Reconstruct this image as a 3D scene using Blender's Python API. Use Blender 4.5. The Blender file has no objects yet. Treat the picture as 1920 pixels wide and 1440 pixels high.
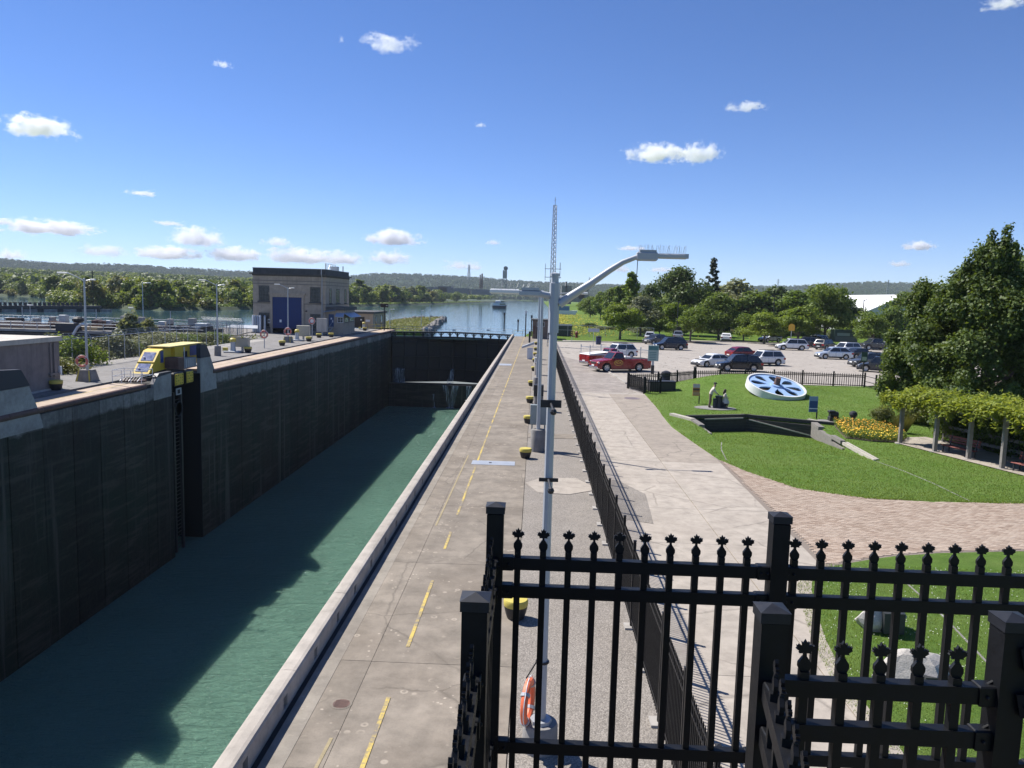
import bpy, bmesh, math, random
import numpy as np
from mathutils import Vector, Matrix
random.seed(7)
S = bpy.context.scene
C = S.collection
# ---------------------------------------------------------------- camera, sky, sun, exposure
F, HC = 1442.0, 7.5
PITCH, YAW, ROLL = math.radians(6.380), math.radians(1.645), 0.027
cam = bpy.data.objects.new('camera', bpy.data.cameras.new('camera'))
C.objects.link(cam)
cam.location = (0, 0, HC)
RM = Matrix.Rotation(YAW, 3, 'Z') @ Matrix.Rotation(math.pi/2 - PITCH, 3, 'X') @ Matrix.Rotation(ROLL, 3, 'Z')
cam.rotation_euler = RM.to_euler()
cam.data.sensor_width = 36.0
cam.data.lens = F/1920*36
cam.data.clip_start = 0.1
cam.data.clip_end = 60000
S.camera = cam
SUNV = Vector((-0.72, 0.44, 1.0)).normalized()
SUN_EL = math.asin(SUNV.z)
SUN_AZ = math.atan2(SUNV.x, SUNV.y)
W = bpy.data.worlds.new('World'); S.world = W; W.use_nodes = True
wn = W.node_tree.nodes; wl = W.node_tree.links
bg = wn['Background']
sky = wn.new('ShaderNodeTexSky'); sky.sky_type = 'NISHITA'; sky.sun_disc = False
sky.sun_elevation = SUN_EL; sky.sun_rotation = SUN_AZ
sky.altitude = 500; sky.air_density = 0.72; sky.dust_density = 0.0; sky.ozone_density = 4.0
hs = wn.new('ShaderNodeHueSaturation'); hs.inputs['Saturation'].default_value = 1.12
wb = wn.new('ShaderNodeMix'); wb.data_type = 'RGBA'; wb.blend_type = 'MULTIPLY'; wb.inputs[0].default_value = 1.0; wb.inputs[7].default_value = (1.0, .99, 1.18, 1)   # camera white balance
wl.new(sky.outputs[0], hs.inputs['Color']); wl.new(hs.outputs[0], wb.inputs[6]); wl.new(wb.outputs[2], bg.inputs[0])
bg.inputs[1].default_value = 0.076
sl = bpy.data.lights.new('sun', 'SUN'); sl.energy = 4.6; sl.angle = math.radians(0.53); sl.color = (1.0, 0.955, 0.89)
so = bpy.data.objects.new('sun', sl); C.objects.link(so); so.location = (-40, 30, 60)
so.rotation_euler = SUNV.to_track_quat('Z', 'Y').to_euler()
S.view_settings.view_transform = 'Standard'; S.view_settings.look = 'None'
S.view_settings.gamma = 1.0; S.view_settings.use_curve_mapping = False
S.view_settings.exposure = 0.75
S.cycles.max_bounces = 12; S.cycles.diffuse_bounces = 3; S.cycles.glossy_bounces = 3
S.cycles.transmission_bounces = 3; S.cycles.transparent_max_bounces = 8; S.cycles.volume_bounces = 12
S.cycles.use_denoising = True
S.cycles.caustics_reflective = False; S.cycles.caustics_refractive = False

# survey helpers: a sight line of the photograph met with the ground, a frontage (Y) or a side wall (X)
def ray(px, py): return RM @ Vector(((px-960)/F, (720-py)/F, -1.0))
def G(px, py, z=0.0):
    d = ray(px, py); t = (z-HC)/d.z; return Vector((d.x*t, d.y*t, z))
def V(px, py, Y):
    d = ray(px, py); t = Y/d.y; return Vector((d.x*t, Y, HC+d.z*t))
def VX(px, py, X):
    d = ray(px, py); t = X/d.x; return Vector((X, d.y*t, HC+d.z*t))

# ---------------------------------------------------------------- mesh builder
class MB:
    def __init__(s): s.v = []; s.f = []; s.m = []
    def add(s, v, f, m=0):
        o = len(s.v); s.v += [tuple(p) for p in v]; s.f += [tuple(i+o for i in q) for q in f]; s.m += [m]*len(f); return s
    def box(s, x0, x1, y0, y1, z0, z1, m=0):
        v = [(x0,y0,z0),(x1,y0,z0),(x1,y1,z0),(x0,y1,z0),(x0,y0,z1),(x1,y0,z1),(x1,y1,z1),(x0,y1,z1)]
        return s.add(v, [(0,3,2,1),(4,5,6,7),(0,1,5,4),(1,2,6,5),(2,3,7,6),(3,0,4,7)], m)
    def bevbox(s, x0, x1, y0, y1, z0, z1, b=.02, m=0):
        v = []
        for z, i in ((z0,b),(z0+b,0),(z1-b,0),(z1,b)):
            v += [(x0+i,y0+i,z),(x1-i,y0+i,z),(x1-i,y1-i,z),(x0+i,y1-i,z)]
        f = [(3,2,1,0),(12,13,14,15)]
        for k in range(3):
            for j in range(4): f.append((k*4+j, k*4+(j+1)%4, k*4+4+(j+1)%4, k*4+4+j))
        return s.add(v, f, m)
    def bar(s, p, q, w, h=None, m=0, up=(0,0,1)):
        p, q = Vector(p), Vector(q); h = h or w; d = (q-p)
        if d.length < 1e-6: return s
        d.normalize(); u = Vector(up)
        if abs(d.dot(u)) > .98: u = Vector((0,1,0)) if abs(d.y) < .9 else Vector((1,0,0))
        r = d.cross(u).normalized()*(w/2); u = r.cross(d).normalized()*(h/2)
        v = [p-r-u, p+r-u, p+r+u, p-r+u, q-r-u, q+r-u, q+r+u, q-r+u]
        return s.add(v, [(0,1,2,3),(7,6,5,4),(0,4,5,1),(1,5,6,2),(2,6,7,3),(3,7,4,0)], m)
    def tube(s, pts, r, n=8, m=0, cap=True):
        pts = [Vector(p) for p in pts]; rs = r if isinstance(r, (list, tuple)) else [r]*len(pts)
        v = []; f = []; u = None
        for i, p in enumerate(pts):
            d = (pts[min(i+1, len(pts)-1)] - pts[max(i-1, 0)])
            d = d.normalized() if d.length > 1e-9 else Vector((0,0,1))
            if u is None:
                u = Vector((1,0,0)) if abs(d.x) < .9 else Vector((0,1,0))
            u = (u - d*u.dot(d)).normalized(); w = d.cross(u)
            for k in range(n):
                a = 2*math.pi*k/n; v.append(p + (u*math.cos(a) + w*math.sin(a))*rs[i])
        for i in range(len(pts)-1):
            for k in range(n): f.append((i*n+k, i*n+(k+1)%n, i*n+n+(k+1)%n, i*n+n+k))
        if cap: f += [tuple(range(n-1, -1, -1)), tuple(range((len(pts)-1)*n, len(pts)*n))]
        return s.add(v, f, m)
    def lathe(s, prof, n=16, c=(0,0,0), m=0, axis='z', cap=True):
        v = []; f = []
        for r, z in prof:
            for k in range(n):
                a = 2*math.pi*k/n; p = (r*math.cos(a), r*math.sin(a), z)
                if axis == 'y': p = (p[0], p[2], p[1])
                if axis == 'x': p = (p[2], p[0], p[1])
                v.append((c[0]+p[0], c[1]+p[1], c[2]+p[2]))
        fl = axis == 'y'
        for i in range(len(prof)-1):
            for k in range(n):
                q = (i*n+k, i*n+(k+1)%n, i*n+n+(k+1)%n, i*n+n+k); f.append(q[::-1] if fl else q)
        a, b = tuple(range(n-1, -1, -1)), tuple(range((len(prof)-1)*n, len(prof)*n))
        if cap: f += [a[::-1], b[::-1]] if fl else [a, b]
        return s.add(v, f, m)
    def prism(s, poly, a, b, axis='z', m=0):
        # polygon of 2D points pushed from a to b along an axis
        def P(u, w, t): return {'z': (u, w, t), 'x': (t, u, w), 'y': (u, t, w)}[axis]
        n = len(poly); v = [P(u, w, a) for u, w in poly] + [P(u, w, b) for u, w in poly]
        f = [tuple(range(n-1, -1, -1)), tuple(range(n, 2*n))] + [(i, (i+1) % n, n+(i+1) % n, n+i) for i in range(n)]
        if axis == 'y': f = [q[::-1] for q in f]
        return s.add(v, f, m)
    def ball(s, c, rx, ry=None, rz=None, n=10, m=0):
        ry = ry or rx; rz = rz or rx; k = max(4, n//2)
        v = []; f = []
        for i in range(k+1):
            t = math.pi*i/k
            for j in range(n):
                a = 2*math.pi*j/n
                v.append((c[0]+rx*math.sin(t)*math.cos(a), c[1]+ry*math.sin(t)*math.sin(a), c[2]-rz*math.cos(t)))
        for i in range(k):
            for j in range(n): f.append((i*n+j, i*n+(j+1) % n, i*n+n+(j+1) % n, i*n+n+j))
        return s.add(v, f, m)
    def mesh(s, name, mats, smooth=False):
        me = bpy.data.meshes.new(name); me.from_pydata(s.v, [], s.f)
        for mm in (mats if isinstance(mats, (list, tuple)) else [mats]): me.materials.append(mm)
        if any(s.m): me.polygons.foreach_set('material_index', s.m)
        if smooth:
            me.polygons.foreach_set('use_smooth', [True]*len(s.f))
            try: me.set_sharp_from_angle(angle=math.radians(38))
            except Exception: pass
        me.update(); return me
    def build(s, name, mats, parent=None, smooth=False, kind=None, loc=None):
        return link(name, s.mesh(name, mats, smooth), parent, kind, loc)

def link(name, me, parent=None, kind=None, loc=None):
    o = bpy.data.objects.new(name, me); C.objects.link(o)
    if parent is not None: o.parent = parent
    if loc is not None: o.location = loc
    if kind: o['kind'] = kind
    return o
def tag(o, label, cat, group=None):
    o['label'] = label; o['category'] = cat
    if group: o['group'] = group
    return o
def thing(name, label, cat, loc=(0,0,0), rz=0, group=None):
    o = bpy.data.objects.new(name, None); C.objects.link(o); o.empty_display_size = .2
    o.location = loc; o.rotation_euler = (0, 0, rz); return tag(o, label, cat, group)
def dup(root, loc, rz=0, label=None, group=None, scale=None):
    r = root.copy(); C.objects.link(r); r.location = loc; r.rotation_euler = (0, 0, rz)
    if label: r['label'] = label
    if group: r['group'] = group
    if scale: r.scale = scale
    for ch in list(root.children):
        c = ch.copy(); C.objects.link(c); c.parent = r
        for g in list(ch.children):
            d = g.copy(); C.objects.link(d); d.parent = c
    return r
def sheet(name, pts, z, mat, kind='structure', parent=None, thick=0):
    m = MB(); n = len(pts)
    if thick: m.prism([(p[0], p[1]) for p in pts], z-thick, z)
    else: m.add([(p[0], p[1], z) for p in pts], [tuple(range(n))])
    return m.build(name, mat, parent, kind=kind)
def text_mesh(body, size, depth=.004):
    cu = bpy.data.curves.new('txt', 'FONT'); cu.body = body; cu.size = size; cu.extrude = depth
    cu.align_x = 'CENTER'; cu.align_y = 'CENTER'
    o = bpy.data.objects.new('txt', cu); C.objects.link(o)
    bpy.context.view_layer.update()
    me = bpy.data.meshes.new_from_object(o.evaluated_get(bpy.context.evaluated_depsgraph_get()))
    bpy.data.objects.remove(o); return me

# ---------------------------------------------------------------- materials
class T:
    def __init__(s, name):
        s.mat = bpy.data.materials.new(name); s.mat.use_nodes = True
        s.nt = s.mat.node_tree; s.n = s.nt.nodes; s.b = s.n['Principled BSDF']; s.out = s.n['Material Output']
        s.pos = s.n.new('ShaderNodeNewGeometry').outputs['Position']
    def L(s, a, b): s.nt.links.new(a, b)
    def val(s, sock, x):
        if isinstance(x, bpy.types.NodeSocket): s.L(x, sock)
        elif x is not None:
            if hasattr(sock.default_value, '__len__') and not hasattr(x, '__len__'): x = [x]*3
            if hasattr(x, '__len__') and len(x) == 3 and len(sock.default_value) == 4: x = (*x, 1)
            sock.default_value = x
    def mapv(s, scale=(1,1,1), loc=(0,0,0), rot=(0,0,0), vec=None):
        n = s.n.new('ShaderNodeMapping'); n.inputs['Scale'].default_value = scale; n.inputs['Location'].default_value = loc
        n.inputs['Rotation'].default_value = rot; s.L(vec or s.pos, n.inputs[0]); return n.outputs[0]
    def noise(s, scale, detail=4, rough=.55, vec=None, dist=0, col=False):
        n = s.n.new('ShaderNodeTexNoise'); n.inputs['Scale'].default_value = scale; n.inputs['Detail'].default_value = detail
        n.inputs['Roughness'].default_value = rough; n.inputs['Distortion'].default_value = dist
        s.L(vec or s.pos, n.inputs['Vector']); return n.outputs['Color' if col else 'Fac']
    def vor(s, scale, feat='F1', vec=None, out='Distance', rnd=1):
        n = s.n.new('ShaderNodeTexVoronoi'); n.feature = feat; n.inputs['Scale'].default_value = scale
        n.inputs['Randomness'].default_value = rnd; s.L(vec or s.pos, n.inputs['Vector']); return n.outputs[out]
    def ramp(s, fac, stops, interp='LINEAR'):
        n = s.n.new('ShaderNodeValToRGB'); cr = n.color_ramp; cr.interpolation = interp
        while len(cr.elements) < len(stops): cr.elements.new(.5)
        for e, (p, c) in zip(cr.elements, stops):
            e.position = p; e.color = (c, c, c, 1) if not hasattr(c, '__len__') else (*c[:3], 1)
        s.L(fac, n.inputs[0]); return n.outputs[0]
    def mix(s, fac, a, b, mode='MIX'):
        n = s.n.new('ShaderNodeMix'); n.data_type = 'RGBA'; n.blend_type = mode; n.clamp_factor = True
        s.val(n.inputs[0], fac); s.val(n.inputs[6], a); s.val(n.inputs[7], b); return n.outputs[2]
    def math(s, op, a, b=None, c=None):
        n = s.n.new('ShaderNodeMath'); n.operation = op
        for i, x in enumerate((a, b, c)):
            if x is not None: s.val(n.inputs[i], x)
        return n.outputs[0]
    def sep(s, vec=None, i=2):
        n = s.n.new('ShaderNodeSeparateXYZ'); s.L(vec or s.pos, n.inputs[0]); return n.outputs[i]
    def rnd(s): return s.n.new('ShaderNodeObjectInfo').outputs['Random']
    def isl(s): return s.n.new('ShaderNodeNewGeometry').outputs['Random Per Island']
    def bump(s, h, strength=.4, dist=.02, normal=None):
        n = s.n.new('ShaderNodeBump'); n.inputs['Strength'].default_value = strength; n.inputs['Distance'].default_value = dist
        s.L(h, n.inputs['Height'])
        if normal: s.L(normal, n.inputs['Normal'])
        s.L(n.outputs[0], s.b.inputs['Normal']); return n.outputs[0]
    def fin(s, col=None, rough=.7, metal=0, spec=.5, **k):
        s.val(s.b.inputs['Base Color'], col); s.val(s.b.inputs['Roughness'], rough); s.val(s.b.inputs['Metallic'], metal)
        s.val(s.b.inputs['Specular IOR Level'], spec)
        for a, v in k.items(): s.val(s.b.inputs[a], v)
        return s.mat
def tone(c, k): return tuple(min(1, x*k) for x in c)
def plain(name, c, rough=.6, metal=0, var=.12, scale=3.0, bump=.0, bscale=60, spec=.5, **k):
    t = T(name); a = t.noise(scale, 5, .6); b = t.noise(scale*9, 3)
    f = t.math('MULTIPLY_ADD', b, .4, t.math('MULTIPLY', a, .6))
    col = t.ramp(f, [(.3, tone(c, 1-var)), (.7, tone(c, 1+var))])
    if bump: t.bump(t.noise(bscale, 3), bump, .01)
    return t.fin(col, t.ramp(a, [(.3, max(.02, rough-.06)), (.7, min(1, rough+.06))]), metal, spec, **k)
def concrete(name, c, stain=.5, grain=1.0, spots=0.0, cracks=0.0, pebble=0.0, objvar=.12, brown=(.115,.09,.07)):
    t = T(name)
    big = t.noise(.35, 5, .6); mid = t.noise(2.2, 6, .65); fine = t.noise(28, 4, .7); gr = t.noise(130, 2, .7)
    col = t.ramp(mid, [(.28, tone(c, .74)), (.5, c), (.75, tone(c, 1.2))])
    bv = .2 if stain > .4 else .07
    col = t.mix(1.0, col, t.ramp(t.noise(.9, 4, .6, vec=t.mapv((1, 1, 1), (7, 3, 0))), [(.35, 1-bv), (.65, 1+bv*.7)]), 'MULTIPLY')
    col = t.mix(t.ramp(big, [(.42, 0.0), (.68, stain)]), col, brown)
    st = t.noise(3.2, 5, .65, vec=t.mapv((1, .16, 1)))
    col = t.mix(t.ramp(st, [(.52, 0.0), (.72, stain*.45)]), col, tone(c, .55))
    col = t.mix(t.ramp(fine, [(.3, .16*grain), (.52, 0.0)]), col, tone(c, .35))
    col = t.mix(t.ramp(gr, [(.56, 0.0), (.7, .30*grain)]), col, tone(c, 1.55))
    if spots:
        vd = t.vor(5.5); vm = t.noise(.5, 3)
        sp = t.math('MULTIPLY', t.ramp(t.math('ADD', vd, t.math('MULTIPLY', t.noise(14, 3), .35)), [(.27, 1.0), (.36, 0.0)]), t.ramp(vm, [(.5, 0.0), (.62, spots)]))
        col = t.mix(sp, col, tone(c, 1.75))
        ring = t.math('MULTIPLY', t.ramp(t.vor(3.1), [(.10, 0.0), (.16, 1.0), (.21, 1.0), (.27, 0.0)]), t.ramp(t.noise(.7, 3), [(.54, 0.0), (.62, spots*.6)]))
        col = t.mix(ring, col, tone(c, 1.7))
    h = t.math('ADD', t.math('MULTIPLY', fine, .6), t.math('MULTIPLY', gr, .5))
    if pebble:
        vc = t.vor(34); vcol = t.vor(34, out='Color')
        col = t.mix(pebble*.55, col, t.mix(t.ramp(vcol, [(0, .0), (1, 1.0)]), tone(c, .45), tone(c, 1.6)))
        col = t.mix(t.ramp(vc, [(.35, 0.0), (.75, .5*pebble)]), col, tone(c, .3))
        h = t.math('SUBTRACT', h, t.math('MULTIPLY', vc, 1.5*pebble))
    if cracks:
        wv = t.mapv((1, 1, 1)); dn = t.noise(1.6, 4, .6, col=True)
        wv2 = t.mix(.22, t.pos, dn); ce = t.vor(.42, 'DISTANCE_TO_EDGE', vec=wv2)
        ck = t.math('MULTIPLY', t.ramp(ce, [(.0, 1.0), (.010 if stain > .4 else .017, 0.0)]), t.ramp(t.noise(.3, 2), [(.40, 0.0), (.52, cracks)]))
        col = t.mix(ck, col, tone(c, .28)); h = t.math('SUBTRACT', h, ck)
    if objvar:
        r = t.rnd(); col = t.mix(1.0, col, t.ramp(r, [(0, 1-objvar), (1, 1.0)]), 'MULTIPLY')
    t.bump(h, .45, .012)
    return t.fin(col, .88, 0, .3)
def leafy(name, a, b, transl=.35, dark=None):
    t = T(name); r = t.isl(); n = t.noise(.45, 3); o = t.rnd()
    f = t.math('ADD', t.math('MULTIPLY', r, .55), t.math('MULTIPLY', n, .45))
    col = t.ramp(f, [(.2, a), (.8, b)])
    col = t.mix(1.0, col, t.ramp(o, [(0, (.78, .80, .82)), (1, (1.12, 1.06, .9))]), 'MULTIPLY')
    t.fin(col, .55, 0, .35)
    tr = t.n.new('ShaderNodeBsdfTranslucent'); t.L(t.mix(1.0, col, (1.25, 1.15, .5), 'MULTIPLY'), tr.inputs[0])
    ms = t.n.new('ShaderNodeMixShader'); ms.inputs[0].default_value = transl
    t.L(t.b.outputs[0], ms.inputs[1]); t.L(tr.outputs[0], ms.inputs[2]); t.L(ms.outputs[0], t.out.inputs[0])
    return t.mat
m_deck = concrete('deck_concrete', (.262, .226, .182), .45, 1.2, spots=1.0, cracks=.45, brown=(.125,.098,.072))
m_walk = concrete('walkway_concrete', (.39, .345, .292), .2, .9, cracks=.5, brown=(.27,.22,.18), objvar=.06)
m_walk2 = concrete('walkway_dark_concrete', (.33, .285, .235), .3, .9, cracks=.4, brown=(.22,.19,.16), objvar=.06)
m_agg = concrete('exposed_aggregate', (.29, .26, .225), .45, 1.4, pebble=1.0, objvar=0, brown=(.17,.135,.10))
m_kerb = concrete('kerb_concrete', (.41, .37, .32), .25, .7, objvar=.05, brown=(.30,.26,.21))
m_dark = plain('dark_gap', (.03, .028, .026), .9); m_gap = plain('dirt_filled_joint', (.075, .062, .05), .95, var=.4, scale=8)
m_lot = concrete('parking_asphalt', (.36, .325, .285), .3, .9, cracks=1.0, objvar=0, brown=(.28,.24,.20))
m_lot2 = concrete('dark_asphalt', (.30, .265, .235), .5, .8, cracks=.7, objvar=0, brown=(.20,.17,.145))
m_apron = concrete('left_asphalt', (.22, .21, .20), .35, 1.0, cracks=.6, objvar=0, brown=(.15,.135,.12))
m_tan = concrete('tan_coping', (.47, .375, .29), .25, .6, objvar=.08, brown=(.36,.27,.2))
m_pale = concrete('pale_concrete', (.42, .395, .36), .35, .7, objvar=.08)
m_greycon = concrete('old_concrete', (.27, .26, .245), .5, .9, objvar=.1)
m_stone = concrete('field_stone', (.50, .47, .43), .3, 1.3, pebble=.35, objvar=.1, brown=(.36,.32,.27))
m_yel = plain('yellow_paint', (.72, .50, .045), .55, var=.18, scale=6)
m_yline = None
m_yel2 = plain('bollard_yellow', (.55, .45, .085), .5, var=.12, scale=5)
m_navy = plain('dark_blue_steel', (.022, .028, .042), .5, var=.25)
m_black = plain('black_powder_coat', (.008, .0085, .010), .45, var=.25, scale=25, bump=.08, bscale=400, spec=.25)
m_blackc = plain('weathered_black_cap', (.014, .015, .019), .5, var=.35, scale=30, spec=.4)
m_iron = plain('black_iron', (.02, .02, .022), .5, var=.3)
m_gal = plain('galvanised_grey', (.42, .44, .46), .45, .35, .1, 2)
m_white = plain('white_paint', (.78, .78, .76), .5, var=.06)
m_rust = plain('rusty_steel', (.13, .075, .06), .75, var=.4, scale=3, bump=.2, bscale=30)
m_red = plain('red_paint', (.42, .02, .022), .4, var=.12)
m_orange = plain('orange_ring', (.80, .17, .07), .5, var=.08)
m_blue = plain('blue_door_paint', (.008, .03, .135), .5, var=.15, scale=2)
m_wood = plain('weathered_timber', (.19, .175, .155), .85, var=.3, scale=5, bump=.3, bscale=25)
m_wood2 = plain('dark_timber', (.05, .046, .042), .85, var=.4, scale=4, bump=.3, bscale=25)
m_benchred = plain('red_bench_slat', (.22, .055, .045), .6, var=.2)
m_glass = T('window_glass').fin((.02, .025, .03), .08, 0, .8)
m_rubber = plain('tyre_rubber', (.018, .018, .019), .85, var=.2)
m_rim = plain('alloy_rim', (.50, .50, .51), .35, .7, .08)
m_chrome = plain('chrome', (.7, .7, .72), .15, 1, .05)
m_lampglass = plain('headlight_glass', (.62, .64, .66), .15, .1, .1, spec=.8)
m_tail = plain('tail_light', (.35, .012, .012), .2, var=.1)
m_soil = plain('soil', (.10, .075, .055), .95, var=.3, scale=6, bump=.6, bscale=20)
# grass
def grassmat(name, a, b, c):
    t = T(name)
    n1 = t.noise(.25, 4, .6); n2 = t.noise(2.6, 5, .65); n3 = t.noise(38, 4, .75)
    col = t.ramp(n2, [(.3, a), (.72, b)])
    n1 = t.math('ADD', t.math('MULTIPLY', n1, .6), t.math('MULTIPLY', t.noise(.9, 4, .6, vec=t.mapv((.35, 1.6, 1), rot=(0, 0, .25))), .4))
    col = t.mix(t.ramp(n1, [(.42, 0.0), (.64, .65)]), col, c)
    col = t.mix(t.ramp(n3, [(.35, .75), (.6, 0.0)]), col, tone(a, .42))
    n4 = t.noise(90, 2, .7); col = t.mix(t.ramp(n4, [(.55, 0.0), (.7, .4)]), col, tone(b, 1.5))
    t.bump(t.math('ADD', n3, n2), 1.0, .09)
    return t.fin(col, .9, 0, .12)
m_grass = grassmat('mown_lawn', (.115, .215, .035), (.20, .335, .06), (.27, .355, .10))
m_field = grassmat('meadow', (.085, .16, .02), (.14, .24, .035), (.21, .24, .03))
m_brickm = None
def brickmat():
    t = T('clay_paver'); r = t.rnd(); i = t.isl(); n = t.noise(60, 3); g = t.noise(.5, 4)
    f = t.math('FRACT', t.math('ADD', r, i))
    col = t.ramp(f, [(0, (.27, .20, .15)), (.45, (.38, .295, .23)), (.75, (.45, .365, .29)), (1, (.33, .245, .185))])
    col = t.mix(t.ramp(g, [(.4, 0.0), (.7, .35)]), col, (.45, .38, .31))
    col = t.mix(t.ramp(n, [(.35, .3), (.55, 0.0)]), col, (.2, .15, .12))
    t.bump(n, .3, .006); return t.fin(col, .9, 0, .25)
m_brick = brickmat()
m_joint = plain('sand_joint', (.20, .165, .135), .95, var=.2, scale=20)
# water
def watermat(name, base, s1, s2, bstr, dist, stretch, rot, sss=0):
    t = T(name)
    v = t.mapv(stretch, rot=(0, 0, rot)); a = t.noise(s1, 4, .55, vec=v, dist=.6); b = t.noise(s2, 3, .6, vec=v, dist=.4); gu = t.noise(.09, 3)
    a = t.math('MULTIPLY', a, t.ramp(gu, [(.3, .45), (.7, 1.0)]))
    big = t.noise(.05, 3)
    if sss: a = t.math('SUBTRACT', 1.0, t.math('ABSOLUTE', t.math('MULTIPLY_ADD', a, 2.0, -1.0)))
    h = t.math('ADD', t.math('MULTIPLY', a, 1.0), t.math('MULTIPLY', b, .55))
    t.bump(h, bstr, dist)
    col = t.ramp(big, [(.3, tone(base, .86)), (.7, tone(base, 1.12))])
    if sss:
        t.b.subsurface_method = 'BURLEY'; k_ = {'Subsurface Weight': .45, 'Subsurface Radius': (.7, 1.0, 1.0), 'Subsurface Scale': sss}
    else: k_ = {}
    return t.fin(col, .06, 0, .5, IOR=1.33, **k_)
m_water = watermat('lock_water', (.165, .31, .235), 1.1, 4.4, 1.0, 1.25, (.5, 1.9, 1), .3, 2.2)
m_canal = watermat('canal_water', (.05, .11, .135), .10, .7, .12, .5, (.7, 1.2, 1), .2)
m_foam = plain('falling_water', (.75, .80, .82), .5, var=.2, scale=6)
# lock wall: painted pale band above, wet dark weed below (real staining at the old water line)
def wallmat():
    t = T('lock_wall_concrete'); z = t.sep()
    nz = t.math('ADD', z, t.math('MULTIPLY', t.noise(.8, 4), .9))
    streak = t.noise(1.0, 5, .65, vec=t.mapv((2.2, 2.2, .12))); n = t.noise(3.5, 6, .7); n2 = t.noise(14, 4, .7)
    lay = t.noise(1.0, 5, .6, vec=t.mapv((.25, .25, 2.6)))
    pale = t.ramp(n, [(.3, (.18, .165, .145)), (.7, (.36, .335, .30))])
    pale = t.mix(t.ramp(streak, [(.5, 0.0), (.72, .7)]), pale, (.075, .07, .065))
    dk = t.ramp(n, [(.3, (.021, .018, .012)), (.7, (.058, .048, .033))])
    dk = t.mix(t.ramp(t.noise(.22, 4), [(.42, 0.0), (.65, .75)]), dk, (.020, .036, .022))
    dk = t.mix(t.ramp(streak, [(.56, 0.0), (.70, .85)]), dk, (.085, .085, .07))
    dk = t.mix(t.ramp(t.noise(1.0, 3, .5, vec=t.mapv((1.1, 1.1, .05), (5, 9, 0))), [(.62, 0.0), (.70, .7)]), dk, (.13, .125, .105))
    dk = t.mix(t.ramp(lay, [(.50, 0.0), (.64, .8)]), dk, (.085, .078, .058))
    col = t.mix(t.ramp(t.math('MULTIPLY_ADD', nz, .5, .78), [(.5, 0.0), (.62, 1.0)]), dk, pale)
    col = t.mix(1.0, col, t.ramp(t.rnd(), [(0, .55), (1, 1.1)]), 'MULTIPLY')
    t.bump(t.math('ADD', n, t.math('MULTIPLY', n2, .6)), .7, .05)
    return t.fin(col, .72, 0, .4)
m_wall = wallmat()
def ylinemat():
    t = T('worn_yellow_line'); n = t.noise(9, 5, .7); n2 = t.noise(.9, 3)
    f = t.ramp(t.math('MULTIPLY_ADD', n2, .55, t.math('MULTIPLY', n, .6)), [(.49, 0.0), (.66, 1.0)])
    return t.fin(t.mix(f, (.58, .43, .10), (.22, .19, .155)), .8, 0, .3)
m_yline = ylinemat()
def stucco(name, c):
    t = T(name); n = t.noise(1.3, 5, .65); st = t.noise(1.2, 5, .65, vec=t.mapv((3, 3, .25))); f = t.noise(35, 3)
    col = t.ramp(n, [(.3, tone(c, .82)), (.7, tone(c, 1.12))])
    col = t.mix(t.ramp(st, [(.5, 0.0), (.75, .5)]), col, tone(c, .5))
    t.bump(f, .35, .01); return t.fin(col, .85, 0, .3)
m_house = stucco('power_house_concrete', (.44, .365, .285))
m_cornice = stucco('dark_cornice', (.10, .10, .098))
m_lbld = stucco('brown_stucco', (.235, .205, .19))
m_cream = stucco('cream_fascia', (.52, .48, .42))
m_brown = stucco('brown_brick_wall', (.20, .15, .12))
m_tanwall = stucco('buff_wall', (.50, .40, .29))
HAZE = True
# ================================================================ LAND, WATER, LOCK
R = random.Random(3)
def interp(x, xs, ys): return float(np.interp(x, xs, ys))
LZ = 0.4                                       # level of the left quay and of both copings
WX0, WX1, YG = -28.9, -4.69, 149.3             # chamber walls and the breast wall
# ground to the horizon, open where the lock chamber is
m = MB(); B = 9000
for x0, x1, y0, y1 in ((-B, -33, -400, B), (-2.2, B, -400, B), (-33, -2.2, 158.5, B), (-33, -2.2, -400, -60)):
    m.add([(x0,y0,-2.6),(x1,y0,-2.6),(x1,y1,-2.6),(x0,y1,-2.6)], [(0,1,2,3)])
m.build('ground', m_field, kind='structure')
# water above the lock and in the side pond
m = MB()
def grid(m, x0, x1, y0, y1, z): m.add([(x0,y0,z),(x1,y0,z),(x1,y1,z),(x0,y1,z)], [(0,1,2,3)])
grid(m, -28.9, 300, 158.0, 4200, -1.0); grid(m, -1500, -28.9, 158.0, 4200, -1.0); grid(m, -1500, -46, 118, 158, -1.0); grid(m, -28.9, -4.6, 153.5, 158.0, -1.0)
m.build('canal_water', m_canal, kind='structure')
sheet('lock_water', [(-33.5,-60),(-4.6,-60),(-4.6,YG+.2),(-33.5,YG+.2)], -14.3, m_water)
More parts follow.
